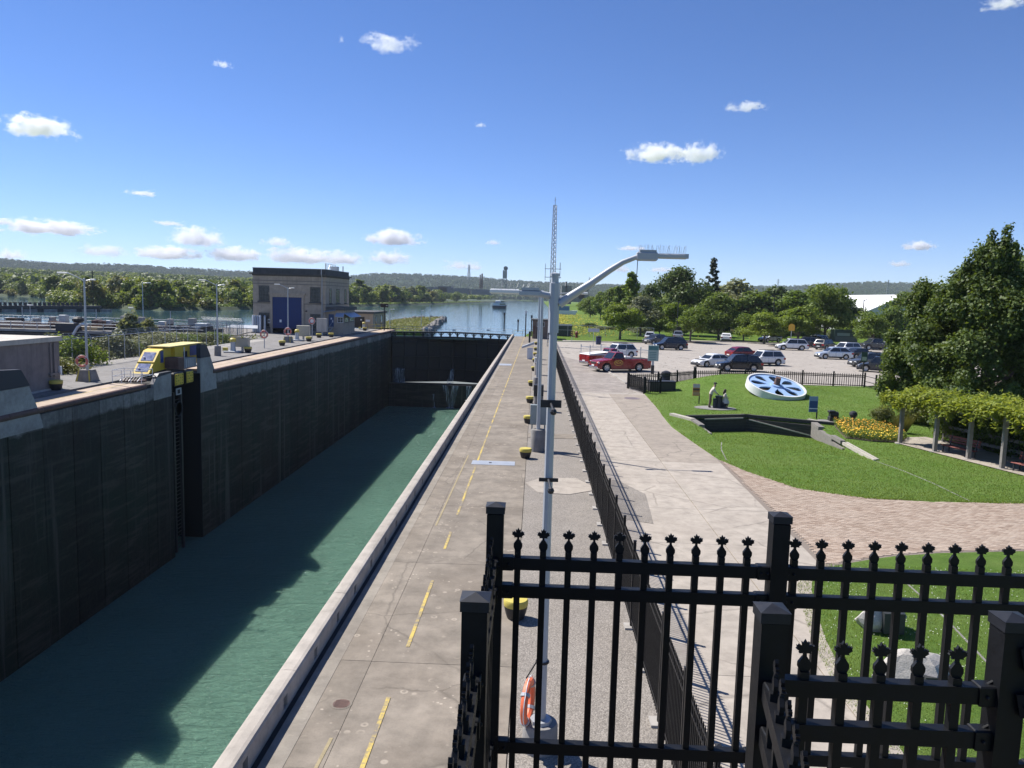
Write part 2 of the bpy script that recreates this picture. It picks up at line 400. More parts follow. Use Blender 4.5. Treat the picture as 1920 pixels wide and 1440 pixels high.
# right bank land beneath lawn, lot and meadow
redge = [(-2.2,-60),(-2.2,158),(-1,175),(3.5,260),(7,330),(9,420),(13,900),(22,2600)]
m = MB(); pts = redge + [(900,2600),(900,-60)]
pm0 = [(-2.2,152.4)]+redge[1:]+[(900,2600),(900,137)]+[(2.4,137),(2.4,152.4)]
m.add([(x,y,-.07) for x,y in pm0], [tuple(range(len(pm0)))[::-1]])
m.add([(38.8,-60,-.07),(900,-60,-.07),(900,137.2,-.07),(38.8,137.2,-.07)], [(0,1,2,3)])
for a, b in zip(redge[1:-1], redge[2:]): m.add([(a[0],a[1],-3),(b[0],b[1],-3),(b[0],b[1],-.07),(a[0],a[1],-.07)], [(0,1,2,3)])
m.build('meadow', m_field, kind='structure')
sheet('parking_lot', [(2.5,62),(9.05,62),(9.05,67.5),(14.9,71.7),(31.2,74),(34,76),(120,80),(120,153),(42,153.5),(30,150.5),(22,151.5),(19.5,140.5),(2.5,137)], 0.0, m_lot)
sheet('worn_asphalt', [(2.6,62),(8.2,63.5),(8.9,68),(8.6,72),(5.6,95),(2.6,106)], 0.004, m_lot2)
# ---- right lock deck: slabs on a base, aggregate strip, walkway slabs
m = MB(); m.box(WX1+.05, 2.6, -40, 152.4, -15.5, -.11); m.box(-2.2, 2.6, 152.4, 158, -15.5, -.11)
base = m.build('lock_deck', m_gap, kind='structure')
cols = [(-4.20,-3.80),(-3.796,-3.168),(-3.164,-.265)]
ys = [2.4, 8.9, 15.0, 20.95, 27.0, 33.1]
while ys[-1] < 151: ys.append(ys[-1] + 6.05)
slabm = {}; m_edge = concrete('edge_strip_concrete', (.30, .268, .225), .35, 1.1, spots=.5)
for i in range(len(ys)-1):
    for x0, x1 in cols:
        L_ = min(ys[i+1], 152.4) - ys[i] - .009; k = (x0, round(L_, 2))
        if k not in slabm:
            mm = MB(); mm.bevbox(x0, x1, 0, L_, -.11, 0, .004); slabm[k] = mm.mesh('concrete_slab', m_edge if x0 < -4 else m_deck)
        link('concrete_slab', slabm[k], base, loc=(0, ys[i], R.uniform(-.004, .004)))
sheet('aggregate_strip', [(-.25,2.4),(2.6,2.4),(2.6,152.4),(-.25,152.4)], -.012, m_agg)
m = MB(); m.prism([(-.24,30.86),(.45,31.8),(1.9,31.95),(2.5,30.6),(2.4,29.9),(1.5,29.2),(.3,29.3)], -.02, .006)
m.build('concrete_pad', m_walk, kind='structure')
m = MB(); m.box(-.24, 2.55, 41.2, 42.6, -.03, .004); m.build('concrete_pad', m_deck, kind='structure')
wb = MB(); wb.box(2.6, 9.3, -10, 62, -.3, -.105); wbase = wb.build('walkway', m_gap, kind='structure')
yj = [-4, 1, 5.8, 10.4, 15.0, 19.4, 23.6, 27.7, 31.6, 36.0, 40.4, 46.2, 53.2, 58, 62]
for i in range(len(yj)-1):
    for x0, x1, mt in ((2.61, 6.105, m_walk), (6.135, 9.1, m_walk2 if i > 8 else m_walk)):
        mm = MB(); mm.bevbox(x0, x1, yj[i], yj[i+1]-.012, -.105, R.uniform(-.003, .003), .006)
        mm.build('concrete_slab', mt, wbase)
sheet('patched_asphalt', [(2.7,31.5),(3.6,31.9),(4.5,29.6),(4.2,25.6),(3.4,26.0),(2.7,25.2)], .007, m_agg)
# ---- yellow line, worn
m = MB()
def dash(xa, ya, xb, yb, w=.078): m.add([(xa-w/2,ya,.008),(xa+w/2,ya,.008),(xb+w/2,yb,.008),(xb-w/2,yb,.008)], [(0,1,2,3)])
yl = [(11.2,13.6),(15.7,19.6),(22.2,23.9),(25.8,44.5),(45.2,58.5),(59.0,63.2),(64.0,90),(90.5,104),(105,120),(121,150)]
for a, b in yl: dash(interp(a,[11,67,154],[-2.55,-2.40,-2.12]), a, interp(b,[11,67,154],[-2.55,-2.40,-2.12]), b)
m.build('yellow_line', m_yline, kind='structure')
m = MB(); dash(-3.08, 24.5, -3.02, 36, .06); dash(-3.3, 10.6, -3.25, 12.2, .06); m.build('faded_yellow_line', plain('faded_yellow', (.30,.245,.14), .85, var=.35, scale=3), kind='structure')
t = thing('access_hatch', 'pale steel hatch plate set flush in the lock deck near the yellow line', 'hatch', (-1.74, 34.4, 0))
m = MB(); m.box(-.98, .98, -.42, .42, -.01, .014); m.build('plate', m_gal, t)
m = MB(); m.box(-.2, -.08, -.05, .05, .014, .03); m.build('handle', m_iron, t)
t = thing('access_hatch', 'pale steel hatch plate in the lock deck far along, beside the kerb', 'hatch', (-3.3, 86.5, 0))
m = MB(); m.box(-.7, .7, -1.1, 1.1, -.01, .014); m.build('plate', m_gal, t)
t = thing('manhole_cover', 'round iron drain cover in the concrete deck near the kerb', 'manhole cover', (-3.36, 13.3, 0))
m = MB(); m.lathe([(.0,.002),(.20,.002),(.20,.005),(.17,.006),(0,.006)], 20); m.build('frame', m_deck, t)
m = MB(); m.lathe([(0,.005),(.155,.005),(.155,.009),(0,.009)], 20)
for k in range(-3, 4): m.box(-.12, .12, k*.034-.009, k*.034+.009, .009, .014)
m.build('grate', m_rust, t)
t = thing('manhole_cover', 'flat round purple grey cover in the walkway by the lawn', 'manhole cover', tuple(G(1185,747))); m = MB()
m.lathe([(0,.0),(.62,.0),(.62,.012),(.5,.016),(0,.016)], 24); m.build('lid', plain('purple_cover', (.20,.16,.17), .8), t)
# ---- right coping kerb: rounded blocks with scupper notches
kb = MB(); kb.box(WX1+.03, -4.2, -40, 152.3, -.2, -.03); kroot = kb.build('coping_kerb', m_dark, kind='structure')
def kprof(notch):
    d = .2 if notch else 0
    return [(WX1,-.6),(WX1,.27),(WX1+.02,.345),(WX1+.075,.39),(WX1+.15,.4),(-4.40,.4),(-4.34,.385),(-4.315,.35),(-4.31,.26),(-4.31-d,.26),(-4.31-d,.03),(-4.31,.03),(-4.31,-.1),(-4.31,-.6)]
nts = [9.2, 11.0, 12.93, 14.85, 16.63, 18.3, 20.19, 22.14, 23.97]
while nts[-1] < 150: nts.append(nts[-1]+1.92)
yy = 2.2
while yy < 152:
    y1 = min(152.3, yy+3.84); st = [(yy+.006, 0)]
    for q in nts:
        if yy+.2 < q < y1-.4: st += [(q, 0), (q, 1), (q+.22, 1), (q+.22, 0)]
    st.append((y1-.006, 0)); mm = MB(); v = []; n = 14
    for y, k in st: v += [(x, y, z) for x, z in kprof(k)]
    f = [(i*n+j, (i+1)*n+j, (i+1)*n+(j+1), i*n+j+1) for i in range(len(st)-1) for j in range(n-1)]
    f += [tuple(range(n)), tuple(range((len(st)-1)*n, len(st)*n))[::-1]]
    mm.add(v, f); mm.build('kerb_block', m_kerb, kroot, loc=(0, 0, R.uniform(-.004, .004))); yy = y1
# ---- right chamber wall and the concrete left wall, panel by panel
rw = MB(); rw.box(WX1+.01, -4.4, -60, 152.4, -15.5, -.62); rroot = rw.build('lock_wall_right', m_wall, kind='structure')
lb = MB(); lb.box(-32.2, WX0-.3, -60, 57.4, -16, -.3); lb.box(-32.2, WX0-.3, 68.2, 158, -16, -.3); lb.box(-35.5, -32.2, -60, 158, -16, -.05); lb.box(-32.2,-31.2,57.4,68.2,-16,-.05)
lroot = lb.build('lock_wall_left', m_dark, kind='structure')
pm = {}
def panel(y0, y1, z1=-.02):
    k = (round(y1-y0, 2), z1)
    if k not in pm:
        mm = MB(); mm.bevbox(WX0-.31, WX0, .035, y1-y0-.035, -16, z1, .03); pm[k] = mm.mesh('wall_panel', m_wall)
    link('wall_panel', pm[k], lroot, loc=(R.uniform(-.012, .012), y0, 0))
y = 43.9 - 3*14
while y < 57: panel(y, min(y+3.0, 57.3)); y += 3.0
panel(57.3, 60.05, -.9); panel(65.4, 68.6, -.9)
y = 68.6
while y < 149: panel(y, y+3.0); y += 3.0
panel(y, 153.2)
# recess walls of the mooring slot
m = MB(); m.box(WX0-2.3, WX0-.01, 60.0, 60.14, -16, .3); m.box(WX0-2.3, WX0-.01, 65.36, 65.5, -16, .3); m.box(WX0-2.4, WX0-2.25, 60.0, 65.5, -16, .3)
m.build('mooring_slot', plain('near_black_wall', (.008, .009, .011), .6, var=.4), kind='structure')  # slot walls near-black, darker than the lock wall panels
m = MB(); m.box(WX0-.55, WX0-.35, 61.1, 61.35, -15, -.9); m.box(WX0-.55, WX0-.35, 62.4, 62.65, -15, -.9)
for k in range(42): m.box(WX0-.56, WX0-.50, 61.35, 62.4, -1.6-k*.32, -1.56-k*.32)
tag(m.build('guide_rail', plain('rail_steel', (.06, .06, .065), .45, .3, .3), kind=None), 'steel guide rails running down the slot beneath the yellow pads', 'guide rail')
# left quay: asphalt apron, tan coping stones, red-brown steel nosing
m = MB(); m.prism([(-41.5,20),(-32.0,20),(-32.0,158),(-60,158),(-60,118),(-52,118),(-52,126),(-41.5,112)], -.6, LZ-.004)
m.build('left_quay', m_apron, kind='structure')
cb = MB(); cb.box(-32.0, WX0-.2, 20, 60, -.3, .25); cb.box(-32.0, WX0-.2, 65.5, 158, -.3, .25); croot = cb.build('left_coping', m_dark, kind='structure')
y = 20.0
while y < 157:
    y1 = min(y+3.0, 157.5)
    if not (57.0 < y+1.5 < 68.4):
        mm = MB(); mm.bevbox(-31.3, WX0-.06, y+.006, y1-.006, .2, LZ, .012); mm.build('coping_stone', m_tan, croot)
        mm = MB()
        if not (57.0 < y+1.5 < 68.4):
            mm.tube([(WX0-.06, y+.02, .22), (WX0-.06, y1-.02, .22)], .20, 12); mm.build('steel_nosing', m_rust, croot, smooth=True)
    y = y1
m = MB()
for a, b in ((20, 57), (68.4, 150)): m.add([(-30.2,a,LZ+.006),(-30.1,a,LZ+.006),(-30.1,b,LZ+.006),(-30.2,b,LZ+.006)], [(0,1,2,3)])
m.build('yellow_line', m_yline, kind='structure')
m = MB(); grid(m, -41.3, -39.2, 60, 112, LZ+.004); m.build('quay_verge', plain('pale_gravel', (.33,.31,.28), .95, var=.3, scale=8), kind='structure')
# sloped concrete shoulders of the mooring slots (two things: near one cut by the picture edge)
def shoulder(label, y0, pts_low, capz, dp=.28):
    t = thing('mooring_shoulder', label, 'concrete shoulder', (WX0, y0, 0), 0, 'sloped shoulders beside the mooring slots')
    mm = MB(); mm.prism(pts_low, -dp, .02, 'x'); mm.build('concrete_flank', m_pale, t)
    if capz:
        mm = MB(); mm.prism(capz, -dp-.02, .05, 'x'); mm.build('steel_cap', m_navy, t)
    return t
shoulder('pale concrete shoulder with dark steel top, cut off by the left edge of the picture', 40.4, [(-.1,-.85),(3.58,-.85),(3.5,-.5),(3.1,.45),(2.45,1.75),(-.1,1.75)], [(-.1,1.78),(2.5,1.78),(1.78,2.76),(-.1,2.88)])
shoulder('low pale concrete shoulder under the yellow cabin, left of the mooring slot', 57.2, [(0,-1.0),(2.84,-1.0),(2.84,.86),(.85,.86),(.35,.62),(.0,.25)], [(.4,.72),(2.86,.87),(2.86,1.0),(.8,1.0)])
shoulder('tall pale concrete shoulder with dark steel top, right of the mooring slot', 65.4, [(0,-1.4),(3.35,-1.4),(3.2,-.1),(2.85,.5),(2.1,1.6),(0,1.6)], [(-.02,1.62),(2.12,1.62),(1.25,2.68),(.05,2.84),(-.02,2.5)])
# ---- far end: breast wall, gate
m = MB(); m.box(-28.6, -4.75, YG, YG+3.2, -16, -9.85); m.build('breast_wall', m_wall, kind='structure')
m = MB(); m.box(-28.55, -4.8, YG+.02, YG+3.15, -9.85, -9.81); m.build('shade_ledge', bpy.data.materials['near_black_wall'], kind='structure')  # near-black sheet paints shade over the sunlit top of the sill
gate = thing('lock_gate', 'dark steel mitre gate closing the far end of the lock with a railed footway', 'lock gate', (0, 152.6, 0))
m_gate = plain('dark_gate_steel', (.020, .019, .019), .65, var=.35, scale=1.2)
for xa, ya, xb, yb in ((-28.7, 0, -16.75, 5.0), (-16.70, 5.0, -4.75, 0)):
    d = Vector((xb-xa, yb-ya, 0)); Ln = d.length; d.normalize(); nrm = Vector((d.y, -d.x, 0))
    if nrm.y > 0: nrm = -nrm
    A = Vector((xa, ya, 0))
    m = MB(); m.bar(A+Vector((0,0,-5.3))+d*.05, A+d*(Ln-.05)+Vector((0,0,-5.3)), .5, 9.2); lf = m.build('gate_leaf', m_gate, gate)
    for z in (-.95, -1.9, -4.8, -7.4):
        m = MB(); m.bar(A+nrm*.5+Vector((0,0,z)), A+d*Ln+nrm*.5+Vector((0,0,z)), .5, .16); m.build('girder', m_gate, gate)
    nr = 6
    for k in range(nr):
        s = .3+(Ln-.6)*k/(nr-1)
        m = MB(); m.bar(A+d*s+nrm*.44+Vector((0,0,-9.6)), A+d*s+nrm*.44+Vector((0,0,-.8)), .22, .34, up=d); m.build('rib', m_gate, gate)
    m = MB(); m.bar(A+Vector((0,0,.16)), A+d*Ln+Vector((0,0,.16)), 1.2, .26); m.build('footway', m_gate, gate)
    for k in range(7):
        s = .8+(Ln-1.6)*k/6; p = A+d*s
        m = MB(); m.bar(p+Vector((0,0,-.8)), p+Vector((0,0,.05)), .3); m.bar(p+d*-.55+Vector((0,0,.02)), p+Vector((0,0,-.6)), .12); m.bar(p+d*.55+Vector((0,0,.02)), p+Vector((0,0,-.6)), .12)
        m.build('bracket', m_gate, gate)
    m = MB()
    for z in (.75, 1.25): m.tube([A+nrm*-.5+Vector((0,0,z)), A+d*Ln+nrm*-.5+Vector((0,0,z))], .03, 6)
    for k in range(9):
        p = A+d*(Ln*k/8)+nrm*-.5; m.tube([p+Vector((0,0,.28)), p+Vector((0,0,1.25))], .03, 6)
    m.build('railing', m_gal, gate)
for x, y, z in ((-22.0, 2.3, .95), (-9.5, 1.6, .95), (-16.7, 4.4, .6)):
    m = MB(); m.box(x-.3, x+.3, y-.02, y+.02, z-.16, z+.16); m.build('notice', m_white, gate)
# falling water at the sill
def fallmat():
    t = T('white_water'); s_ = t.noise(1.0, 4, .6, vec=t.mapv((7, 2, .35)))
    t.fin((.72, .78, .80), .4)
    t.val(t.b.inputs['Alpha'], t.ramp(s_, [(.38, .0), (.80, .8)])); return t.mat
m_fall = fallmat()
def fall(label, x0, x1, z0, z1, y, tip=0.0, n=9, flare=1.0):
    mm = MB(); v = []; rr = random.Random(int(x0*10))
    for i in range(n+1):
        u = i/n
        for j in range(9):
            w = j/8; xc = (x0+x1)/2+tip*w; hw = (x1-x0)/2*(1-(1-flare)*w)
            v.append((xc+(u*2-1)*hw, y-.1-.55*math.sqrt(w)-.12*rr.random(), z1+(z0-z1)*w+(rr.uniform(-.3,.2) if j == 0 and z1 > -9 else 0)))
    f = [(i*9+j, i*9+j+1, (i+1)*9+j+1, (i+1)*9+j) for i in range(n) for j in range(8)]
    mm.add(v, f)
    for k in range(7): mm.ball((x0+(x1-x0)*rr.random()+tip, y-.7-.5*rr.random(), z0+.05), .3, .25, .08, 6)
    return tag(mm.build('waterfall', m_fall, smooth=True), label, 'waterfall')
fall('broad plume of white water leaking beside the left wall onto the sill', -28.1, -25.9, -9.8, -6.9, YG+2.9, .2, 12)
fall('thin white jet spouting at the middle of the gate sill', -16.6, -16.0, -9.8, -6.9, YG+3.4, -.5, 4, 2.5)
fall('left of two joined white cascades pouring over the sill into the lock', -17.9, -16.8, -14.2, -9.85, YG-.05, 1.0, 7, .5)
fall('middle white cascade slanting over the sill into the lock', -16.0, -14.7, -14.2, -9.85, YG-.05, -.7, 8, .6)
fall('faint white cascade on the sill next to the right lock wall', -13.2, -12.2, -12.6, -9.85, YG-.05, .0, 7, .7)
fall('thin trickle of water low on the sill wall', -19.8, -19.5, -14.2, -11.6, YG-.05, .3, 3, .8)
# ---- brick paving: the bricks nearest the camera as pieces, the rest joined
BTX, BTY = [8.9, 9.7, 11.0, 13.2, 15.7, 19.4, 26, 40], [37.3, 34.3, 31.3, 30.1, 29.8, 30.1, 30.6, 31.2]
BBX, BBY = [8.0, 8.6, 9.7, 10.9, 12.6, 15.4, 26, 40], [21.6, 22.0, 22.6, 23.2, 23.7, 24.2, 25.4, 26]
def bedge(y): return interp(y, [21, 24.5, 28.4, 37.3], [8.60, 8.78, 8.88, 9.0])
bb = MB(); bb.add([(x, y, .002) for x, y in [(8.5,21.5),(9.7,22.4),(12.6,23.5),(15.4,24),(40,25.8),(40,31.6),(20,30.4),(15.7,30.1),(13,30.4),(11,31.6),(9.7,34.8),(9.0,38)]], [tuple(range(12))])
broot = bb.build('brick_paving', m_joint, kind='structure')
bl = []; row = 0; y = 21.7
while y < 37.2:
    x = 8.5 + (.103 if row % 2 else 0)
    while x < 38:
        cx, cy = x+.1, y+.05
        if x > bedge(cy)-.02 and cy < interp(cx, BTX, BTY) + .1 and cy > interp(cx, BBX, BBY)-.1: bl.append((cx, cy))
        x += .206
    y += .106; row += 1
bl.sort(key=lambda p: p[0]**2*.35+p[1]**2)
bm_ = MB(); bm_.bevbox(-.098, .098, -.048, .048, -.03, .020, .005); bme = bm_.mesh('brick', m_brick)
for x, y in bl[:300]:
    o = link('brick', bme, broot, loc=(x, y, R.uniform(-.003, .004))); o.rotation_euler = (R.uniform(-.01,.01), R.uniform(-.01,.01), R.uniform(-.012,.012))
mm = MB(); v = []; f = []
for x, y in bl[300:]:
    h = .019+R.uniform(-.003, .004); j = R.uniform(-.003,.003); o = len(v)
    v += [(x-.098+j,y-.048,0),(x+.098+j,y-.048,0),(x+.098+j,y+.048,0),(x-.098+j,y+.048,0),(x-.094+j,y-.044,h),(x+.094+j,y-.044,h),(x+.094+j,y+.044,h),(x-.094+j,y+.044,h)]
    f += [(o+4,o+5,o+6,o+7),(o,o+1,o+5,o+4),(o+1,o+2,o+6,o+5),(o+2,o+3,o+7,o+6),(o+3,o,o+4,o+7)]
mm.add(v, f); mm.build('brick', m_brick, broot, kind='stuff')
# ---- lawns with the mound under the wheel and the sunken model lock
GL, GA, GR = (10.1, 49.9), (14.2, 51.2), (18.3, 49.0)
def gatey(x): return interp(x, [GL[0], GA[0], GR[0]], [GL[1], GA[1], GR[1]])
def mound(x, y): return 1.35*math.exp(-(((x-18.2)/5.2)**2+((y-67.3)/4.5)**2)**1.25)
def hz(x, y):
    z = mound(x, y)
    xr = 16.8+(y-37.7)/11.5*1.1; gy = gatey(x)
    if 10.27 < x < xr and y < gy:
        yf = interp(x, [10.3, 16.9], [41.3, 37.8]); z -= .95*max(0, min(1, (y-yf)/(gy-yf)))
    return z
m = MB(); NU, NV = 210, 290; v = []
for i in range(NU+1):
    u = (i/NU)**1.15; y0 = interp(9+30*u, BTX, BTY)
    for j in range(NV+1):
        y = y0+(76-y0)*j/NV
        xl = interp(y, [30, 37, 41, 46, 48.5, 55, 62, 66, 76], [9.0, 9.0, 8.7, 8.38, 8.45, 8.8, 9.0, 9.15, 10.5]); x = xl+(39-xl)*u
        lim = interp(x, [9, 11.2, 15, 20, 31.2, 39], [64, 67.6, 71.3, 73.4, 73.7, 74]); y2 = min(y, lim)
        v.append((x, y2, hz(x, y2)+(.035 if 0 < j and 0 < i else -.02)))
m.add(v, [(i*(NV+1)+j, (i+1)*(NV+1)+j, (i+1)*(NV+1)+j+1, i*(NV+1)+j+1) for i in range(NU) for j in range(NV)])
m.build('lawn', m_grass, smooth=True, kind='structure')
m = MB(); NU, NV = 40, 40; v = []
def l2x(y): return interp(y, [4, 13.7, 14.9, 16.8, 20.2, 21.6], [6.0, 6.15, 6.2, 6.45, 7.25, 8.0])
for i in range(NU+1):
    u = i/NU; y1 = interp(8+31*u, BBX, BBY)
    for j in range(NV+1):
        y = 4+(y1-4)*j/NV; xl = l2x(y); v.append((xl+(39-xl)*u, y, .03 if 0 < i and j < NV else -.02))
m.add(v, [(i*(NV+1)+j, (i+1)*(NV+1)+j, (i+1)*(NV+1)+j+1, i*(NV+1)+j+1) for i in range(NU) for j in range(NV)])
m.build('lawn', m_grass, smooth=True, kind='structure')
# grass blades and clover on the near lawn, short blades on the far lawn
def blades(n, fx, h, w, seed, z0=.02):
    rg = np.random.default_rng(seed); P = fx(rg, n); n = len(P)
    a = rg.uniform(0, 2*np.pi, n); hh = h*rg.uniform(.5, 1.25, n); ln = rg.normal(0, .45, (n, 2))*hh[:, None]
    dx, dy = np.cos(a)*w/2, np.sin(a)*w/2
    vv = np.zeros((n, 3, 3)); vv[:, 0] = P; vv[:, 1] = P; vv[:, 2] = P
    vv[:, 0, 0] -= dx; vv[:, 0, 1] -= dy; vv[:, 1, 0] += dx; vv[:, 1, 1] += dy; vv[:, 2, :2] += ln; vv[:, 2, 2] += hh
    return vv.reshape(-1, 3)
def tri_mesh(name, V_, k, mats):
    n = len(V_)//k; me = bpy.data.meshes.new(name); me.vertices.add(len(V_)); me.vertices.foreach_set('co', V_.astype(np.float32).ravel())
    me.loops.add(len(V_)); me.loops.foreach_set('vertex_index', np.arange(len(V_), dtype=np.int32))
    me.polygons.add(n); me.polygons.foreach_set('loop_start', np.arange(0, len(V_), k, dtype=np.int32))
    try: me.polygons.foreach_set('loop_total', np.full(n, k, dtype=np.int32))
    except Exception: pass
    me.materials.append(mats); me.update(calc_edges=True); return me
m_blade = leafy('grass_blade', (.13, .21, .035), (.25, .34, .075), .38)
def near_l(rg, n):
    y = 8+14*rg.random(n)**.8; x = 6+16*rg.random(n)
    ok = (x > np.interp(y, [4,13.7,14.9,16.8,20.2,21.6], [5.97,6.11,6.17,6.42,7.22,7.97])) & (y < np.interp(x, BBX, BBY)+.03)
    x, y = x[ok], y[ok]; return np.stack([x, y, np.full(len(x), .02)], 1)
link('grass', tri_mesh('grass', blades(90000, near_l, .055, .016, 5), 3, m_blade), kind='stuff')
hzv = np.vectorize(hz)
def far_l(rg, n):
    y = 30+43*rg.random(n)**1.5; x = 8.5+25*rg.random(n)
    xl = np.interp(y, [30,37,41,46,48.5,55,62,66,76], [8.97,8.97,8.67,8.36,8.42,8.77,8.97,9.12,10.5])
    ok = (x > xl) & (y > np.interp(x, BTX, BTY)-.03) & (y < np.interp(x, [9,11.2,15,20,31.2,39], [64,67.6,71.3,73.4,73.7,74]))
    x, y = x[ok], y[ok]; return np.stack([x, y, hzv(x, y)+.02], 1)
link('grass', tri_mesh('grass', blades(150000, far_l, .07, .035, 6), 3, m_blade), kind='stuff')
mm = MB(); rg = np.random.default_rng(9); P = near_l(rg, 2600)
for x, y, z in P:
    r = rg.uniform(.010, .018); a = .05+.02*rg.random()
    mm.add([(x-r,y,a),(x+r,y,a),(x,y-r,a+.004),(x,y+r,a+.004),(x,y,a+r),(x,y,a-r)], [(0,2,4),(2,1,4),(1,3,4),(3,0,4),(2,0,5),(1,2,5),(3,1,5),(0,3,5)])
mm.build('clover_flower', plain('clover_white', (.62,.64,.5), .8), kind='stuff')
# flush stone edging lines in the lawns
def strip(pts, w, h=.05):
    mm = MB()
    for (xa, ya), (xb, yb) in zip(pts, pts[1:]):
        mm.bar((xa, ya, hz(xa, ya)+.03), (xb, yb, hz(xb, yb)+.03), w, h)
    return mm
for pts, lb in (([(10.25,41.4),(9.75,39.4),(9.35,36.6)], 'pale flush stone edging in the lawn below the left stepped timbers'),
                ([(16.85,37.5),(17.2,35.5),(17.35,33.2),(17.3,30.2)], 'pale flush stone edging running from the long timber to the brick path'),
                ([(10.4,21.3),(10.2,18.5),(9.8,15.6),(9.4,12)], 'pale flush stone edging in the clover lawn right of the boulders')):
    tag(strip(pts, .045, .03).build('lawn_edging', m_greycon), lb, 'edging')
# ================================================================ BUILDINGS AND QUAY FURNITURE
# ---- yellow mooring unit on the left quay
t = thing('mooring_unit', 'yellow mooring machine with blue sloped windows and two yellow pads over the lock edge', 'mooring machine', (WX0, 57, 0))
m = MB()
A = [(-2.75, 2.3, .80), (-1.42, 2.3, .80), (-1.42, 4.15, 2.49), (-2.75, 4.15, 2.49), (-2.75, 4.8, 2.60), (-1.42, 4.8, 2.60), (-1.42, 6.2, 1.0), (-2.75, 6.2, 1.0), (-1.42, 6.2, 2.7), (-2.75, 6.2, 2.7)]
m.add(A, [(0,1,2,3), (3,2,5,4), (4,5,8,9), (1,6,8,5,2), (0,3,4,9,7), (7,9,8,6), (0,7,6,1)]); m.build('cabin', m_yel, t)
m = MB(); m.box(-2.7, -1.15, 6.2, 11.2, 1.0, 2.70); m.build('machine_housing', m_yel, t)
m = MB(); m.box(-2.9, -2.72, 4.9, 11.2, -.3, 2.0); m.build('light_stop_panel', m_navy, t)  # hidden panel added behind the machine to stop sunlight passing through the gap
m = MB(); m.box(-2.8, -.95, 4.9, 11.3, 2.72, 2.80); m.build('roof_plate', plain('faded_yellow_roof', (.62,.52,.20), .6), t)
nrm = Vector((0, -1, 1.09)).normalized(); dn = Vector((0, 1.85, 1.69)).normalized()
mb = plain('blue_window_film', (.06, .10, .27), .25, var=.2)
for a, b in ((.08, .42), (.55, .92)):
    m = MB(); P = []
    for s, x in ((a, -2.58), (a, -1.6), (b, -1.6), (b, -2.58)): P.append(Vector((x, 2.3+1.85*s, .80+1.69*s))+nrm*.02)
    m.add(P, [(0,1,2,3)]); w = m.build('window', mb, t)
    m = MB(); c = Vector((-2.38, 2.3+1.85*(a+.13), .80+1.69*(a+.13)))+nrm*.03; m.ball(c, .10, .10, .10, 8); m.build('disc', m_white, w)
m = MB(); m.bar(Vector((-2.77,2.3+.88,.80+.81))+nrm*.02, Vector((-1.40,2.3+.88,.80+.81))+nrm*.02, .05, .06); m.build('window_rail', m_yel, t)
m = MB(); m.box(-1.42, -1.40, 4.25, 4.75, 1.5, 2.45); m.build('side_window', mb, t)
m = MB(); m.box(-1.16, -1.13, 9.0, 10.7, 1.75, 2.62); m.build('blue_door', plain('bright_blue_door', (.012,.06,.30), .4), t)
m = MB(); m.box(-1.17, -1.14, 7.7, 8.5, 1.45, 2.2); m.build('opening', m_dark, t)
m = MB(); m.box(-1.38, -.25, 4.9, 5.9, 1.0, 1.9); m.build('rusty_frame', m_rust, t)
m = MB(); m.tube([(-.3, 6.1, .9), (-.3, 6.1, 2.7)], .05, 6); m.build('mast', m_gal, t)
m = MB()
for k in range(5): m.box(-1.35, -.3, 6.3+k*.42, 6.64+k*.42, .95, 1.7)
m.build('drive_unit', m_gal, t)
for y0, y1 in ((3.35, 5.0), (5.4, 6.8)):
    m = MB(); m.bevbox(-.2, .10, y0, y1, -.35, .82, .1); pd = m.build('vacuum_pad', m_iron, t)
    m = MB(); m.bevbox(.06, .16, y0+.12, y1-.12, -.24, .70, .05); m.build('pad_face', m_yel, pd)
    for i in range(4):
        for j in range(4):
            if (i+j) % 2 == 0 or i in (0, 3):
                m = MB(); m.lathe([(0,.0),(.045,.0),(.045,.02),(0,.02)], 8, (.155, y0+.3+(y1-y0-.6)*i/3, -.1+.66*j/3), axis='x'); m.build('hole', m_dark, pd)
m = MB(); m.box(.0, .05, 3.8, 4.7, -1.05, -.5); m.build('plate', m_gal, t); m = MB(); m.box(.05, .06, 4.0, 4.45, -.95, -.62); m.build('plate_mark', m_dark, t)
m = MB(); m.lathe([(.55,-.02),(.62,-.02),(.62,.02),(.55,.02),(.55,-.02)], 18, (.05, 4.2, -2.2), axis='x'); m.build('hoop', m_navy, t)
t = thing('safety_rail', 'low white safety railing at the foot of the yellow cabin', 'railing', (WX0, 56.2, LZ)); m = MB()
for x in (-2.6, -1.9, -1.2, -.4):
    for y in (0, 1.7): m.tube([(x, y, 0), (x, y, .95)], .03, 6)
for z in (.5, .95):
    for y in (0, 1.7): m.tube([(-2.6, y, z), (-.4, y, z)], .025, 6)
    for x in (-2.6, -.4): m.tube([(x, 0, z), (x, 1.7, z)], .025, 6)
m.build('tubes', m_white, t)
m = MB(); m.box(-2.3, -.6, .4, 1.2, .02, .16); m.build('fittings', m_rust, t)
for k in range(7):
    m = MB(); m.tube([(-2.2+k*.22, .3, .1), (-2.15+k*.22, .8, .42), (-2.2+k*.22, 1.3, .1)], .035, 6); m.build('hose', m_white if k % 3 == 0 else m_iron, t)
